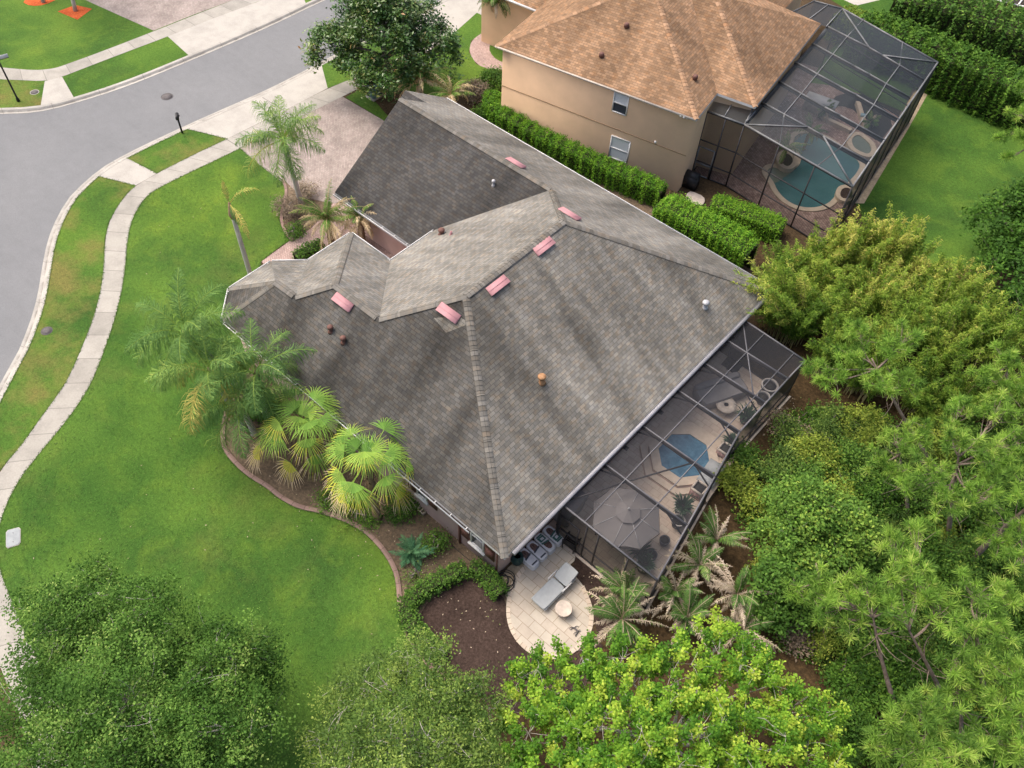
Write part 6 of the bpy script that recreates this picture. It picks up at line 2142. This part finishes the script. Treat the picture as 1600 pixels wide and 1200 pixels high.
for px, py, sd in ((1229, 232, 3), (1292, 172, 4), (1360, 192, 5), (1265, 207, 6)):
    date({3: 'slim palm growing from the round planter in the neighbour pool', 4: 'yellow green palm in the curving stone planter', 5: 'small yellow green plant near the outer wall of the big enclosure', 6: 'leaning slim palm over the neighbour pool steps'}[sd], px, py, {3: 1.5, 4: .6, 5: .4, 6: 1.4}[sd], 14, {3: 1.5, 4: .9, 5: .8, 6: 1.3}[sd], 80 + sd, .1, trunk=.15, stiff=1.3, ll=.26)


# ---- hedges and shrubs
def hedge(label, path, width, h, mat, seed, dens=330, leaf=.11, lw=.6, cat='hedge', wob=.12, tint=(.2, .8), z0=0.0, name='hedge', up=1.2):
    rng = np.random.default_rng(seed)
    P = resample(np.array(path)[:, :2], 40)
    L = np.sum(np.linalg.norm(np.diff(P, axis=0), axis=1))
    root = thing(name, label, cat, (*P[20], z0))
    t = np.gradient(P, axis=0)
    t /= np.linalg.norm(t, axis=1, keepdims=True)
    nr = np.c_[-t[:, 1], t[:, 0]]
    w2 = width / 2
    mb = MB()
    a, b = P + nr * w2 * .72, P - nr * w2 * .72
    mb.ribbon([setz(a, z0), setz(a, z0 + h * .8), setz(b, z0 + h * .8), setz(b, z0)])
    mb.build('stems', M['hedge_core'], root)
    n = int(dens * L * (width + 1.7 * h))
    u = rng.random(n) * 39
    i = np.minimum(u.astype(int), 38)
    f = (u - i)[:, None]
    c = P[i] * (1 - f) + P[i + 1] * f
    nn = nr[i]
    s = rng.random(n) * (width + 1.7 * h)
    top = s < width
    lat = np.where(top, rng.uniform(-w2, w2, n), np.where(rng.random(n) < .5, -w2, w2))
    zz = np.where(top, h, rng.random(n) * h)
    bump = wob * (np.sin(u * 1.9 + seed) + np.sin(u * 4.3 + 2 * lat) + .7 * np.sin(u * 9.1 + zz * 3)) * .5
    ends = np.minimum(u, 39 - u) / 39 * L
    rnd = np.sqrt(np.clip(ends / (w2 * .8), .0, 1))
    lat = lat * (.85 + .15 * rnd) + np.sign(lat) * bump * (~top)
    zz = np.where(top, zz + bump - .25 * h * (np.abs(lat) / w2) ** 4, zz) * (.75 + .25 * rnd)
    C = np.c_[c + nn * lat[:, None], z0 + np.maximum(zz, .05)] + rng.normal(size=(n, 3)) * .045
    D = np.c_[nn * np.sign(lat)[:, None] * (~top)[:, None], np.ones(n) * .6]
    q = Quads()
    sc = rng.uniform(.7, 1.25, n)
    g = .5 + .5 * np.sin(u * 2.3 + lat * 3 + seed) * .6
    q.add(leaf_quads(C, leaf * sc, leaf * lw * sc, rng, up, None), np.clip(tint[0] + (tint[1] - tint[0]) * g + rng.normal(size=n) * .17, 0, 1))
    q.build('foliage', M[mat], root)
    return root


M['hedge_core'] = plain('hedge_twigs', (0.045, 0.05, 0.022), .95, .35, 8)
pz = lambda pts, z: [gp(*p, z) for p in pts]
hedge('long clipped bright green hedge between the two houses', pz([(775, 180), (830, 212), (900, 246), (970, 278), (1036, 305)], .7), 1.05, 1.4, 'lf_hedge', 91, 620, .09, .65, wob=.16)
hedge('short hedge along the corner of the tan house by its front walk', pz([(771, 150), (766, 168), (776, 184)], .7), .9, 1.3, 'lf_hedge', 92, 420, .12, .65)
hedge('taller bright hedge between the roof corner and the low hedge', pz([(1030, 326), (1085, 356), (1130, 378), (1172, 402)], 1.3), 1.7, 2.3, 'lf_hedge', 93, 560, .10, .6, wob=.16, tint=(.3, .95))
hedge('low square hedge outside the big screen enclosure', pz([(1110, 322), (1150, 335), (1190, 350), (1222, 362)], .6), 1.3, 1.25, 'lf_hedge', 94, 580, .09, .6, wob=.08, tint=(.35, .95))
hedge('tall dark hedge behind the back lawn at the top right', pz([(1330, 60), (1400, 85), (1470, 115), (1530, 142), (1610, 178), (1690, 212)], 1.0), 2.6, 3.0, 'lf_dark', 95, 200, .2, .6, wob=.3, tint=(.25, .85))
hedge('rounder mid green hedge row behind the tall dark hedge', pz([(1395, 10), (1450, 22), (1520, 45), (1600, 75), (1700, 110)], 2.6), 3.0, 4.4, 'lf_shrub', 96, 120, .24, .6, wob=.55, tint=(.1, .75))
hedge('thin yellowish hedge behind the far end of the big enclosure', pz([(1308, 22), (1345, 40), (1390, 60)], 1.6), 1.8, 2.2, 'lf_yel', 97, 170, .17, .6, wob=.3, tint=(.1, .6))
hedge('small curved hedge bordering the dark mulch, from lawn edging to wall', pz([(690, 1025), (662, 1000), (640, 972), (632, 950), (652, 928), (690, 905), (728, 888)], .3), .62, .6, 'lf_shrub', 98, 520, .09, .6, tint=(.15, .7))
hedge('small hedge stub beside the patio, at the end of the dark mulch', pz([(734, 886), (752, 892), (768, 908), (783, 930)], .3), .6, .6, 'lf_shrub', 99, 520, .09, .6, tint=(.15, .7))
hedge('dark low hedge under the bay eave beside the garden path', pz([(462, 404), (480, 396), (505, 384)], .3), .7, .7, 'lf_dark', 100, 420, .1, .6)


def shrub(label, px, py, r, h, mat, seed, leaf=.12, lw=.55, ncl=None, per=60, name='shrub', cat='shrub', tint=(.2, .8), group=None, z0=0.0, crad=.3, up=1.1, b=None):
    b = gp(px, py, 0) if b is None else np.asarray(b, float)
    rng = np.random.default_rng(seed)
    bl = [(b + P_(0, 0, h * .5), np.array([r, r, h * .5]))]
    for k in range(5):
        a = rng.uniform(0, 6.28)
        bl.append((b + P_(math.cos(a) * r * .55, math.sin(a) * r * .55, h * rng.uniform(.3, .62)), np.array([r * .55, r * .55, h * .38])))
    ncl = int(34 * r * r + 24 * r * h) if ncl is None else ncl
    return tree(name, label, cat, b, bl, max(ncl, 10), per, leaf, lw, mat, 'bark_grey', .05 + .02 * h, seed, fork=.2, crad=crad, limbs=6, tint=tint, group=group, twig=.009, shell=.55, up=up, twigs=.4)


shrub('round green shrub right of the blue green cycad in the bed', 682, 850, .55, .7, 'lf_shrub', 111, .09)
shrub('low green groundcover mound between fan palm and concrete blocks', 628, 790, .95, .5, 'lf_shrub', 112, .09, tint=(.1, .65))
shrub('flat dark groundcover patch left of the leaning fan palm', 556, 808, .95, .32, 'lf_dark', 113, .08, tint=(.3, .9))
shrub('flat sparse groundcover patch under the left fan palm', 520, 785, .7, .28, 'lf_dark', 114, .08, tint=(.4, .9))
shrub('weedy light green tuft low in the bed near the small hedge', 650, 900, .55, .25, 'lf_thin', 115, .08, per=30)
shrub('dry brown bush at the foot of the tall driveway palm', 452, 335, .85, .9, 'lf_dead', 116, .11, .35)
shrub('dry greyish bush between driveway and tall palm', 480, 305, .7, .8, 'lf_dead', 117, .11, .35)
shrub('small green shrub inside the curved edging near the garden path', 462, 368, .55, .5, 'lf_dark', 118, .1)
shrub('grey dry shrub in the mulch beside the tan house corner', 745, 152, .9, 1.0, 'lf_dead', 119, .12, .4)
shrub('dark green shrub against the tan house corner', 772, 138, 1.0, 1.2, 'lf_dark', 120, .13)
shrub('small dark shrub behind the garage gutter', 757, 188, .7, .8, 'lf_dark', 121, .12)
shrub('small green bush at the wall below the bay roof corner', 412, 520, .6, .8, 'lf_dark', 122, .12)
shrub('leafy bush filling the bed between the queen palms', 405, 640, .8, .9, 'lf_dark', 123, .13)
# blue green cycad: feathery rosette
rng = np.random.default_rng(7)
b = gp(645, 868)
cy = thing('cycad', 'blue green feathery cycad in the bed below the house wall', 'cycad', b)
for i in range(34):
    q = Quads()
    frond_quads(q, q, b + [rng.normal() * .12, rng.normal() * .12, .1], i * 2.4, rng.uniform(.35, 1.35), rng.uniform(.7, 1.05), rng.uniform(.5, 1.1), 22, .17, .028, rng, rng.uniform(.2, .8), sag=.05, vee=.3)
    q.build('frond', M['lf_blue'], cy)

# ---- bamboo
def bamboo(label, px, py, h, ncul, spread, seed, group=None, per=95, tint=(.2, .8), lean=(0, 0, 0)):
    rng = np.random.default_rng(seed)
    b = gp(px, py, 0)
    root = thing('bamboo_clump', label, 'bamboo', b, group)
    cm = MB()
    CC, DD, TT = [], [], []
    for i in range(ncul):
        a = rng.uniform(0, 6.28)
        r0 = math.sqrt(rng.random()) * spread * .45
        p0 = b + P_(math.cos(a) * r0, math.sin(a) * r0, 0)
        hh = h * rng.uniform(.6, 1.2)
        out = P_(math.cos(a), math.sin(a), 0) * spread * rng.uniform(.1, .6) + rng.normal(size=3) * .25 * np.array([1, 1, 0]) + np.array(lean)
        n = 9
        t_ = np.linspace(0, 1, n)[:, None]
        p = p0 + np.array([0, 0, 1]) * hh * (t_ - .12 * t_ ** 3) + out * t_ ** 2.2
        cm.tube(p, np.linspace(.024, .006, n), 5, cap=False)
        m_ = per
        tl = rng.uniform(.25, 1.0, m_) ** .8
        c = np.c_[[np.interp(tl, t_[:, 0], p[:, k]) for k in range(3)]].T
        az = rng.uniform(0, 6.28, m_)
        br = rng.uniform(.03, .40, m_) * (1.15 - tl * .85)
        c = c + np.c_[np.cos(az) * br, np.sin(az) * br, br * .35 + rng.normal(size=m_) * .05]
        CC.append(c)
        DD.append(np.c_[np.cos(az), np.sin(az), -.3 + 1.1 * rng.random(m_)])
        TT.append(np.clip(rng.uniform(*tint) + rng.normal(size=m_) * .12, 0, 1))
    cm.build('culms', M['culm'], root)
    C, D, T_ = np.vstack(CC), np.vstack(DD), np.concatenate(TT)
    n = len(C)
    q = Quads()
    for k in range(2):
        o2 = rng.normal(size=(n, 3)) * .06
        q.add(leaf_quads(C + o2, rng.uniform(.16, .27, n), .042, rng, .8, D), T_)
    q.build('foliage', M['lf_bam'], root)


BG = 'bamboo clumps behind the pool cage'
for k, (px, py, h, nc_, sp, tn, lb) in enumerate(((1212, 470, 3.6, 46, 1.5, (.15, .6), 'bamboo clump touching the roof corner above the pool cage'), (1262, 455, 3.6, 52, 1.6, (.3, .85), 'yellow green bamboo clump in front of the neighbour pool'), (1325, 445, 3.8, 52, 1.7, (.35, .95), 'yellowest bamboo clump at the corner of the big enclosure'), (1395, 460, 3.8, 52, 1.8, (.3, .9), 'bamboo clump with bare poking culms before the back lawn'), (1462, 492, 3.8, 50, 1.8, (.3, .85), 'bamboo clump at the near edge of the back lawn'),
                                                  (1232, 530, 3.0, 46, 1.5, (.1, .5), 'greener bamboo clump beside the far cage corner'), (1300, 540, 3.6, 50, 1.7, (.25, .75), 'bamboo clump just above the pine tuft near the cage'), (1378, 555, 3.8, 50, 1.8, (.25, .75), 'bamboo clump in the middle of the bamboo mass'), (1450, 580, 3.8, 50, 1.8, (.2, .7), 'bamboo clump behind the pine branches'), (1530, 570, 3.8, 50, 1.8, (.2, .65), 'bamboo clump closest to the dark trees on the right edge'), (1545, 650, 3.4, 46, 1.8, (.15, .6), 'bamboo clump low on the right edge'), (1272, 500, 3.6, 46, 1.5, (.2, .75), 'bamboo clump between the cage corner and the neighbour pool'), (1345, 500, 4.0, 50, 1.7, (.3, .9), 'tall pale bamboo clump in the heart of the bamboo mass'), (1425, 530, 4.0, 50, 1.8, (.25, .85), 'tall bamboo clump in the heart of the mass toward the right'), (1495, 545, 3.9, 48, 1.8, (.2, .75), 'bamboo clump between the heart of the mass and the dark tree'), (1340, 615, 3.0, 46, 1.6, (.1, .6), 'low bamboo clump under the leaning pine'), (1420, 640, 3.0, 46, 1.7, (.1, .6), 'low bamboo clump right of the leaning pine trunk'), (1290, 585, 3.2, 46, 1.6, (.1, .6), 'low bamboo clump right beside the cage corner pine branch'), (1480, 655, 3.2, 46, 1.7, (.1, .6), 'low bamboo clump before the tall central pine'), (1300, 440, 4.6, 46, 1.5, (.35, .95), 'tallest yellow bamboo clump in front of the pool planter'), (1365, 440, 4.5, 44, 1.5, (.35, .95), 'tall yellow bamboo clump against the dirt strip of the big enclosure'), (1610, 620, 3.6, 40, 1.8, (.15, .6), 'bamboo clump cut by the right edge'))):
    bamboo(lb, px, py, h, nc_, sp, 130 + k, BG, tint=tn)

_g0 = gp
gp_keep = gp
def gp(px, py, z=0.0):
    return np.array([-7.95, 31.9, z]) if px == -999 else _g0(px, py, z)
bamboo('bamboo clump arching over the end of the shingle roof', -999, 0, 4.7, 64, 1.9, 149, BG, tint=(.3, .85), lean=(-1.0, -1.5, 0))
gp = gp_keep

# ---- woodland shrubs and broadleaf trees on the right
tree('broadleaf_tree', 'bright green broadleaf tree in the woodland beyond the cage palms', 'tree', gp(1265, 870), [blob(1265, 800, 2.2, 1.5), blob(1320, 830, 2.0, 1.3), blob(1225, 850, 1.8, 1.2), blob(1290, 880, 1.6, 1.2), blob(1230, 790, 1.6, 1.0)], 230, 75, .15, .6, 'lf_shrub', 'bark_grey', .1, 151, tint=(.3, .95), crad=.36)
tree('broadleaf_tree', 'darker leafy tree just below the bright broadleaf tree', 'tree', gp(1235, 940), [blob(1210, 905, 1.7, 1.2), blob(1250, 935, 1.5, 1.1), blob(1205, 950, 1.2, .9)], 120, 75, .14, .6, 'lf_shrub', 'bark_grey', .09, 152, tint=(.1, .6), crad=.36)
tree('broadleaf_tree', 'dark rounded tree at the right edge beside the back lawn', 'tree', gp(1590, 420), [blob(1575, 350, 2.8, 1.9), blob(1620, 330, 3.2, 2.0), blob(1580, 420, 2.2, 1.6), blob(1610, 480, 2.2, 1.7), blob(1560, 390, 1.8, 1.2)], 200, 80, .2, .6, 'lf_dark', 'bark_grey', .12, 153, tint=(.1, .6), crad=.5)
shr = [(1150, 760, .9, 1.0, 'lf_yel'), (1185, 800, .9, 1.1, 'lf_yel'), (1160, 725, .7, .8, 'lf_shrub'), (1215, 740, 1.1, 1.2, 'lf_thin'), (1265, 720, 1.2, 1.3, 'lf_yel'), (1325, 745, 1.2, 1.4, 'lf_shrub'), (1250, 680, .7, .6, 'lf_dead'), (1290, 665, .9, .8, 'lf_thin'), (1340, 680, 1.2, 1.3, 'lf_yel'), (1395, 720, 1.3, 1.5, 'lf_thin'), (1450, 690, 1.3, 1.6, 'lf_yel'), (1510, 730, 1.4, 1.7, 'lf_shrub'), (1580, 720, 1.5, 1.8, 'lf_shrub'), (1380, 790, 1.2, 1.3, 'lf_dark'), (1440, 800, 1.3, 1.5, 'lf_shrub'), (1510, 800, 1.3, 1.6, 'lf_shrub'), (1590, 800, 1.4, 1.7, 'lf_dark'), (1360, 860, 1.1, 1.1, 'lf_shrub'), (1420, 870, 1.2, 1.3, 'lf_dark'), (1490, 890, 1.3, 1.5, 'lf_shrub'), (1560, 880, 1.3, 1.5, 'lf_shrub'), (1330, 930, 1.0, 1.0, 'lf_dark'), (1390, 960, 1.1, 1.2, 'lf_shrub'), (1455, 960, 1.2, 1.3, 'lf_dark'), (1525, 970, 1.3, 1.4, 'lf_shrub'), (1600, 960, 1.3, 1.5, 'lf_dark'), (1290, 980, .8, .7, 'lf_dark'), (1350, 1020, 1.1, 1.1, 'lf_shrub'), (1330, 1080, 1.1, 1.2, 'lf_dark'), (1400, 1060, 1.2, 1.3, 'lf_dark'), (1470, 1050, 1.2, 1.3, 'lf_shrub'), (1545, 1060, 1.3, 1.5, 'lf_dark'), (1610, 1060, 1.3, 1.5, 'lf_shrub'), (1385, 1140, 1.2, 1.4, 'lf_dark'), (1450, 1140, 1.2, 1.4, 'lf_shrub'), (1520, 1150, 1.3, 1.5, 'lf_dark'), (1590, 1150, 1.3, 1.6, 'lf_shrub'), (1320, 1160, 1.0, 1.1, 'lf_dark'), (1420, 1215, 1.3, 1.4, 'lf_dark'), (1540, 1230, 1.4, 1.6, 'lf_dark'), (1245, 1000, .7, .5, 'lf_dead'), (1215, 665, .6, .5, 'lf_dead'), (1530, 480, 1.0, 1.2, 'lf_shrub')]
rng0 = np.random.default_rng(77)
kinds = {'lf_yel': 'yellow green', 'lf_shrub': 'mid green', 'lf_thin': 'olive', 'lf_dark': 'dark green', 'lf_dead': 'dry brown'}
for k, (px, py, r, h, mt) in enumerate(shr):
    shrub(f'{kinds[mt]} bushy undergrowth shrub in the woodland on the right', px, py, r, h, mt, 200 + k, .13, .55, None, 46, 'undergrowth_shrub', 'shrub', (.1, .85), f'{kinds[mt]} undergrowth shrubs', crad=.3)


# more of the same between them, scattered over the woodland floor, and a low carpet of ferns and vines
WP = np.array([gp(*p)[:2] for p in [(1140, 800), (1250, 640), (1320, 640), (1420, 660), (1640, 700), (1700, 1250), (1330, 1250), (1290, 1050), (1200, 1010), (1180, 880)]])


def inside(p, poly):
    x, y = p
    c_ = False
    for i in range(len(poly)):
        (x1, y1), (x2, y2) = poly[i], poly[i - 1]
        if (y1 > y) != (y2 > y) and x < (x2 - x1) * (y - y1) / (y2 - y1) + x1:
            c_ = not c_
    return c_


placed = []
lo_, hi_ = WP.min(0), WP.max(0)
k = 0
while len(placed) < 64 and k < 4000:
    k += 1
    p = rng0.uniform(lo_, hi_)
    if inside(p, WP) and all(np.linalg.norm(p - q_) > 1.15 for q_ in placed):
        placed.append(p)
for k, p in enumerate(placed):
    mt = ['lf_shrub', 'lf_dark', 'lf_thin', 'lf_yel', 'lf_shrub'][rng0.integers(5)]
    shrub(f'{kinds[mt]} bushy undergrowth shrub in the woodland on the right', 0, 0, rng0.uniform(.55, 1.0), rng0.uniform(.5, 1.5), mt, 400 + k, rng0.uniform(.09, .15), .5, None, 46, 'undergrowth_shrub', 'shrub', (.1, .9), f'{kinds[mt]} undergrowth shrubs', crad=.3, b=P_(p[0], p[1], 0))
q = Quads()
pts_ = rng0.uniform(lo_, hi_, (60000, 2))
den = np.sin(pts_[:, 0] * 1.7) + np.sin(pts_[:, 1] * 2.1 + pts_[:, 0]) + rng0.normal(size=60000) * .6
X0, Y0 = pts_[:, 0], pts_[:, 1]
ok = np.zeros(len(pts_), bool)
for i in range(len(WP)):
    (x1, y1), (x2, y2) = WP[i], WP[i - 1]
    cr = (y1 > Y0) != (y2 > Y0)
    ok ^= cr & (X0 < (x2 - x1) * (Y0 - y1) / (y2 - y1 + 1e-12) + x1)
pts_ = pts_[ok & (den > -.5)]
Cg = np.c_[pts_, rng0.uniform(.03, .38, len(pts_))]
q.add(leaf_quads(Cg, rng0.uniform(.08, .2, len(Cg)), .07, rng0, .9), np.clip(rng0.normal(.45, .25, len(Cg)), 0, 1))
tag(q.build('ground_cover', M['lf_shrub']), kind='stuff')


# ---- pines
def pine(label, basepx, toppx, z, lobes, seed, tr=.13, ntuft=19, group=None, base=None, r_=.36):
    rng = np.random.default_rng(seed)
    b = gp(*basepx, 0) if base is None else np.asarray(base, float)
    tp = gp(*toppx, z)
    root = thing('pine_tree', label, 'tree', b, group)
    mb = MB()
    p = bez(b, tp, rng.normal(size=3) * .25 * np.array([1, 1, 0]), 14)
    mb.tube(p, np.linspace(tr, .03, 14), 9)
    q = Quads()
    for (px, py, zz, rad) in lobes:
        c = gp(px, py, zz)
        j = int(np.argmin(np.linalg.norm(p - (c - [0, 0, .5]), axis=1)))
        j = max(5, min(j, 12))
        bp = bez(p[j], c, rng.normal(size=3) * .2 - np.array([0, 0, .12]), 9)
        mb.tube(bp, np.linspace(.05, .016, 9), 5)
        for k in range(int(ntuft * rad ** 1.5)):
            d = unit(rng.normal(size=3))
            if d[2] < -.3: d[2] *= -1
            e = c + d * rad * np.array([1, 1, .6]) * rng.uniform(.35, 1.0)
            s0 = bp[rng.integers(4, 9)]
            tw = bez(s0, e, rng.normal(size=3) * .12 - np.array([0, 0, .06]), 5)
            mb.tube(tw, np.linspace(.016, .007, 5), 4, cap=False)
            ax = unit(tw[-1] - tw[-2] + np.array([0, 0, .15]))
            n = 64
            dv = unit(rng.normal(size=(n, 3)) * .8 + ax * .55 + np.array([0, 0, .12]))
            st = e - ax * rng.uniform(0, .22, n)[:, None]
            ln = rng.uniform(.7, 1.1, n)[:, None] * r_
            sd_ = unit(np.cross(dv, rng.normal(size=(n, 3)))) * .0135
            tip = st + dv * ln - np.array([0, 0, .05]) * ln
            tt = np.clip(rng.uniform(.1, .9) + rng.normal(size=n) * .13, 0, 1)
            q.add(np.stack([st - sd_, st + sd_, tip + sd_ * .35, tip - sd_ * .35], 1), tt)
    for k in range(7):
        s0 = p[rng.integers(5, 12)]
        e = s0 + unit(rng.normal(size=3) * np.array([1, 1, .25])) * rng.uniform(.7, 1.5)
        tw = bez(s0, e, rng.normal(size=3) * .2, 6)
        mb.tube(tw, np.linspace(.026, .006, 6), 4, cap=False)
        mb.tube(bez(tw[3], tw[3] + rng.normal(size=3) * .45, rng.normal(size=3) * .1, 5), np.linspace(.014, .004, 5), 4, cap=False)
    mb.build('trunk', M['bark_pine'], root, smooth=True)
    q.build('crown', M['lf_pine'], root)


pine('pine leaning over the far corner of the pool cage', (1470, 745), (1362, 560), 5.0, [(1345, 520, 5.2, 1.0), (1395, 545, 5.1, 1.0), (1300, 595, 4.6, 1.0), (1270, 575, 4.4, .6), (1375, 600, 4.9, .9), (1420, 520, 5.0, .8), (1330, 555, 5.0, .8), (1420, 600, 4.6, .8)], 301)
pine('tall pine with broad crown in the middle of the right woodland', (1480, 850), (1500, 700), 5.6, [(1500, 690, 5.6, 1.1), (1450, 735, 5.2, 1.0), (1550, 720, 5.5, 1.1), (1540, 780, 5.2, 1.1), (1480, 785, 5.0, .9), (1420, 760, 4.6, .7), (1590, 690, 5.6, 1.1), (1560, 640, 5.5, 1.0), (1500, 640, 5.4, .9)], 302)
pine('pine with a stout dark trunk slanting to the right edge', (1505, 888), (1640, 765), 6.0, [(1590, 830, 5.0, .9), (1610, 760, 6.0, 1.2), (1600, 880, 4.8, .9), (1640, 820, 5.8, 1.2), (1560, 850, 4.4, .7)], 303, .17)
pine('pine whose bare crooked trunk shows in the dark gap', (1408, 1128), (1362, 950), 4.6, [(1320, 935, 4.4, .9), (1355, 920, 4.8, .9), (1280, 950, 3.8, .7), (1385, 945, 4.5, .8), (1330, 970, 4.0, .7), (1400, 900, 4.8, .8)], 304, .12)
pine('pine between two bare trunks, with pale yellow needles', (1482, 1105), (1412, 970), 4.8, [(1400, 850, 4.6, .7), (1440, 830, 4.4, .7), (1440, 915, 4.8, 1.0), (1400, 960, 4.8, .8), (1470, 950, 4.8, .9), (1430, 885, 4.6, .8)], 305, .12)
pine('slim pine left of the right edge with two crown levels', (1545, 1100), (1525, 960), 5.0, [(1530, 930, 5.2, 1.0), (1500, 990, 5.0, .9), (1560, 990, 5.0, 1.0), (1540, 1045, 4.6, .9), (1490, 1040, 4.6, .7), (1570, 930, 5.0, .9)], 306, .12)
pine('young pine with bright needles at the bottom right edge', (1420, 1330), (1450, 1120), 4.6, [(1440, 1110, 4.8, .9), (1400, 1140, 4.4, .9), (1480, 1130, 4.6, .9), (1370, 1165, 4.0, .6), (1500, 1170, 4.4, .9), (1430, 1170, 4.6, .9), (1460, 1200, 4.6, 1.0)], 307, .12)
pine('pine filling the bottom right corner', (1590, 1250), (1590, 1090), 5.0, [(1585, 1060, 5.0, 1.0), (1600, 1120, 5.0, 1.1), (1560, 1110, 4.6, .9), (1600, 1180, 4.6, 1.1), (1550, 1170, 4.2, .9)], 308, .13)
pine('pine reaching in from the right edge over the back lawn', (1700, 330), (1640, 180), 5.0, [(1600, 215, 4.6, 1.0), (1565, 215, 4.2, .6), (1610, 140, 5.2, 1.0), (1590, 180, 4.8, .8), (1575, 245, 3.8, .5), (1650, 190, 5.2, 1.2)], 309, .14)


# four more pines close up the woodland
pine('pine behind the leaning pine, where bamboo meets woodland', (1560, 690), (1575, 560), 4.8, [(1575, 560, 4.8, .9), (1540, 590, 4.6, .9), (1610, 600, 4.8, 1.0), (1580, 620, 4.4, .8)], 310, .11)
pine('pine between the bright broadleaf tree and the tall central pine', (1420, 820), (1400, 690), 4.0, [(1400, 690, 4.0, .8), (1370, 720, 3.6, .7), (1440, 680, 4.2, .8), (1405, 740, 3.6, .7)], 311, .10)
pine('low pine beside the dark gap of the crooked pine', (1300, 1000), (1275, 880), 3.2, [(1275, 900, 3.2, .55), (1245, 925, 2.8, .5), (1300, 930, 3.0, .6)], 312, .08)
pine('pine above the bright needled young pine at the bottom', (1500, 1180), (1500, 1070), 4.2, [(1500, 1075, 4.2, .8), (1465, 1090, 4.0, .6), (1535, 1085, 4.0, .8)], 313, .10)

# pale dead twigs and a few fallen leaves
rngl = np.random.default_rng(9)
q = Quads()
pl_ = []
for px, py, n_, r_ in ((250, 800, 16, 6.0), (450, 860, 14, 4.0), (730, 980, 36, 1.8), (690, 880, 60, 1.6), (600, 850, 30, 1.5), (480, 760, 30, 1.6), (930, 900, 10, .7), (860, 960, 8, 1.6), (300, 420, 10, 6.0), (720, 90, 10, 3.0), (1230, 640, 50, 1.2)):
    c = gp(px, py, .02)
    d = rngl.normal(size=(n_, 3)) * np.array([r_, r_, 0]) * .55
    pl_.append(c + d + [0, 0, .012])
pl_ = np.vstack(pl_)
q.add(leaf_quads(pl_, rngl.uniform(.05, .10, len(pl_)), .045, rngl, 3.0), rngl.uniform(.62, .95, len(pl_)))
tag(q.build('fallen_leaves', M['lf_date']), kind='stuff')


# grass blades: ragged lawn edges and loose tufts over the near lawns
M['lf_grass'] = leaf_mat('grass_blades', [(0.0, (0.04, 0.09, 0.02)), (0.5, (0.07, 0.142, 0.03)), (1.0, (0.13, 0.205, 0.045))], 0.2, gain=1.0)
rngg = np.random.default_rng(19)
LP = np.array([p[:2] for p in lawn_poly])
C_ = []
for poly, nper in ((LP, 46), (np.array(strip((297, 200), (204, 244), [(245, 271), (300, 243), (355, 217)])), 46), (np.array(strip((160, 270), (-30, 660), [(-60, 800)] + wsm[::-1])), 46)):
    a, b = poly, np.roll(poly, -1, 0)
    L_ = np.linalg.norm(b - a, axis=1)
    for p_, r_, l_ in zip(a, b, L_):
        n_ = int(l_ * nper)
        if 0 < n_ < 700:
            f_ = rngg.random((n_, 1))
            C_.append(p_ + (r_ - p_) * f_ + rngg.normal(size=(n_, 2)) * .035)
lo2, hi2 = np.array([-48.0, -8.0]), np.array([4.0, 26.0])
R2_ = rngg.uniform(lo2, hi2, (60000, 2))
ok = np.zeros(len(R2_), bool)
X0, Y0 = R2_[:, 0], R2_[:, 1]
for i in range(len(LP)):
    (x1, y1), (x2, y2) = LP[i], LP[i - 1]
    cr = (y1 > Y0) != (y2 > Y0)
    ok ^= cr & (X0 < (x2 - x1) * (Y0 - y1) / (y2 - y1 + 1e-12) + x1)
C_.append(R2_[ok])
C_ = np.vstack(C_)
C_ = np.c_[C_, np.full(len(C_), .03)]
q = Quads()
q.add(leaf_quads(C_, rngg.uniform(.05, .10, len(C_)), .03, rngg, 1.2), np.clip(rngg.normal(.6, .2, len(C_)), 0, 1))
tag(q.build('grass', M['lf_grass']), kind='stuff')
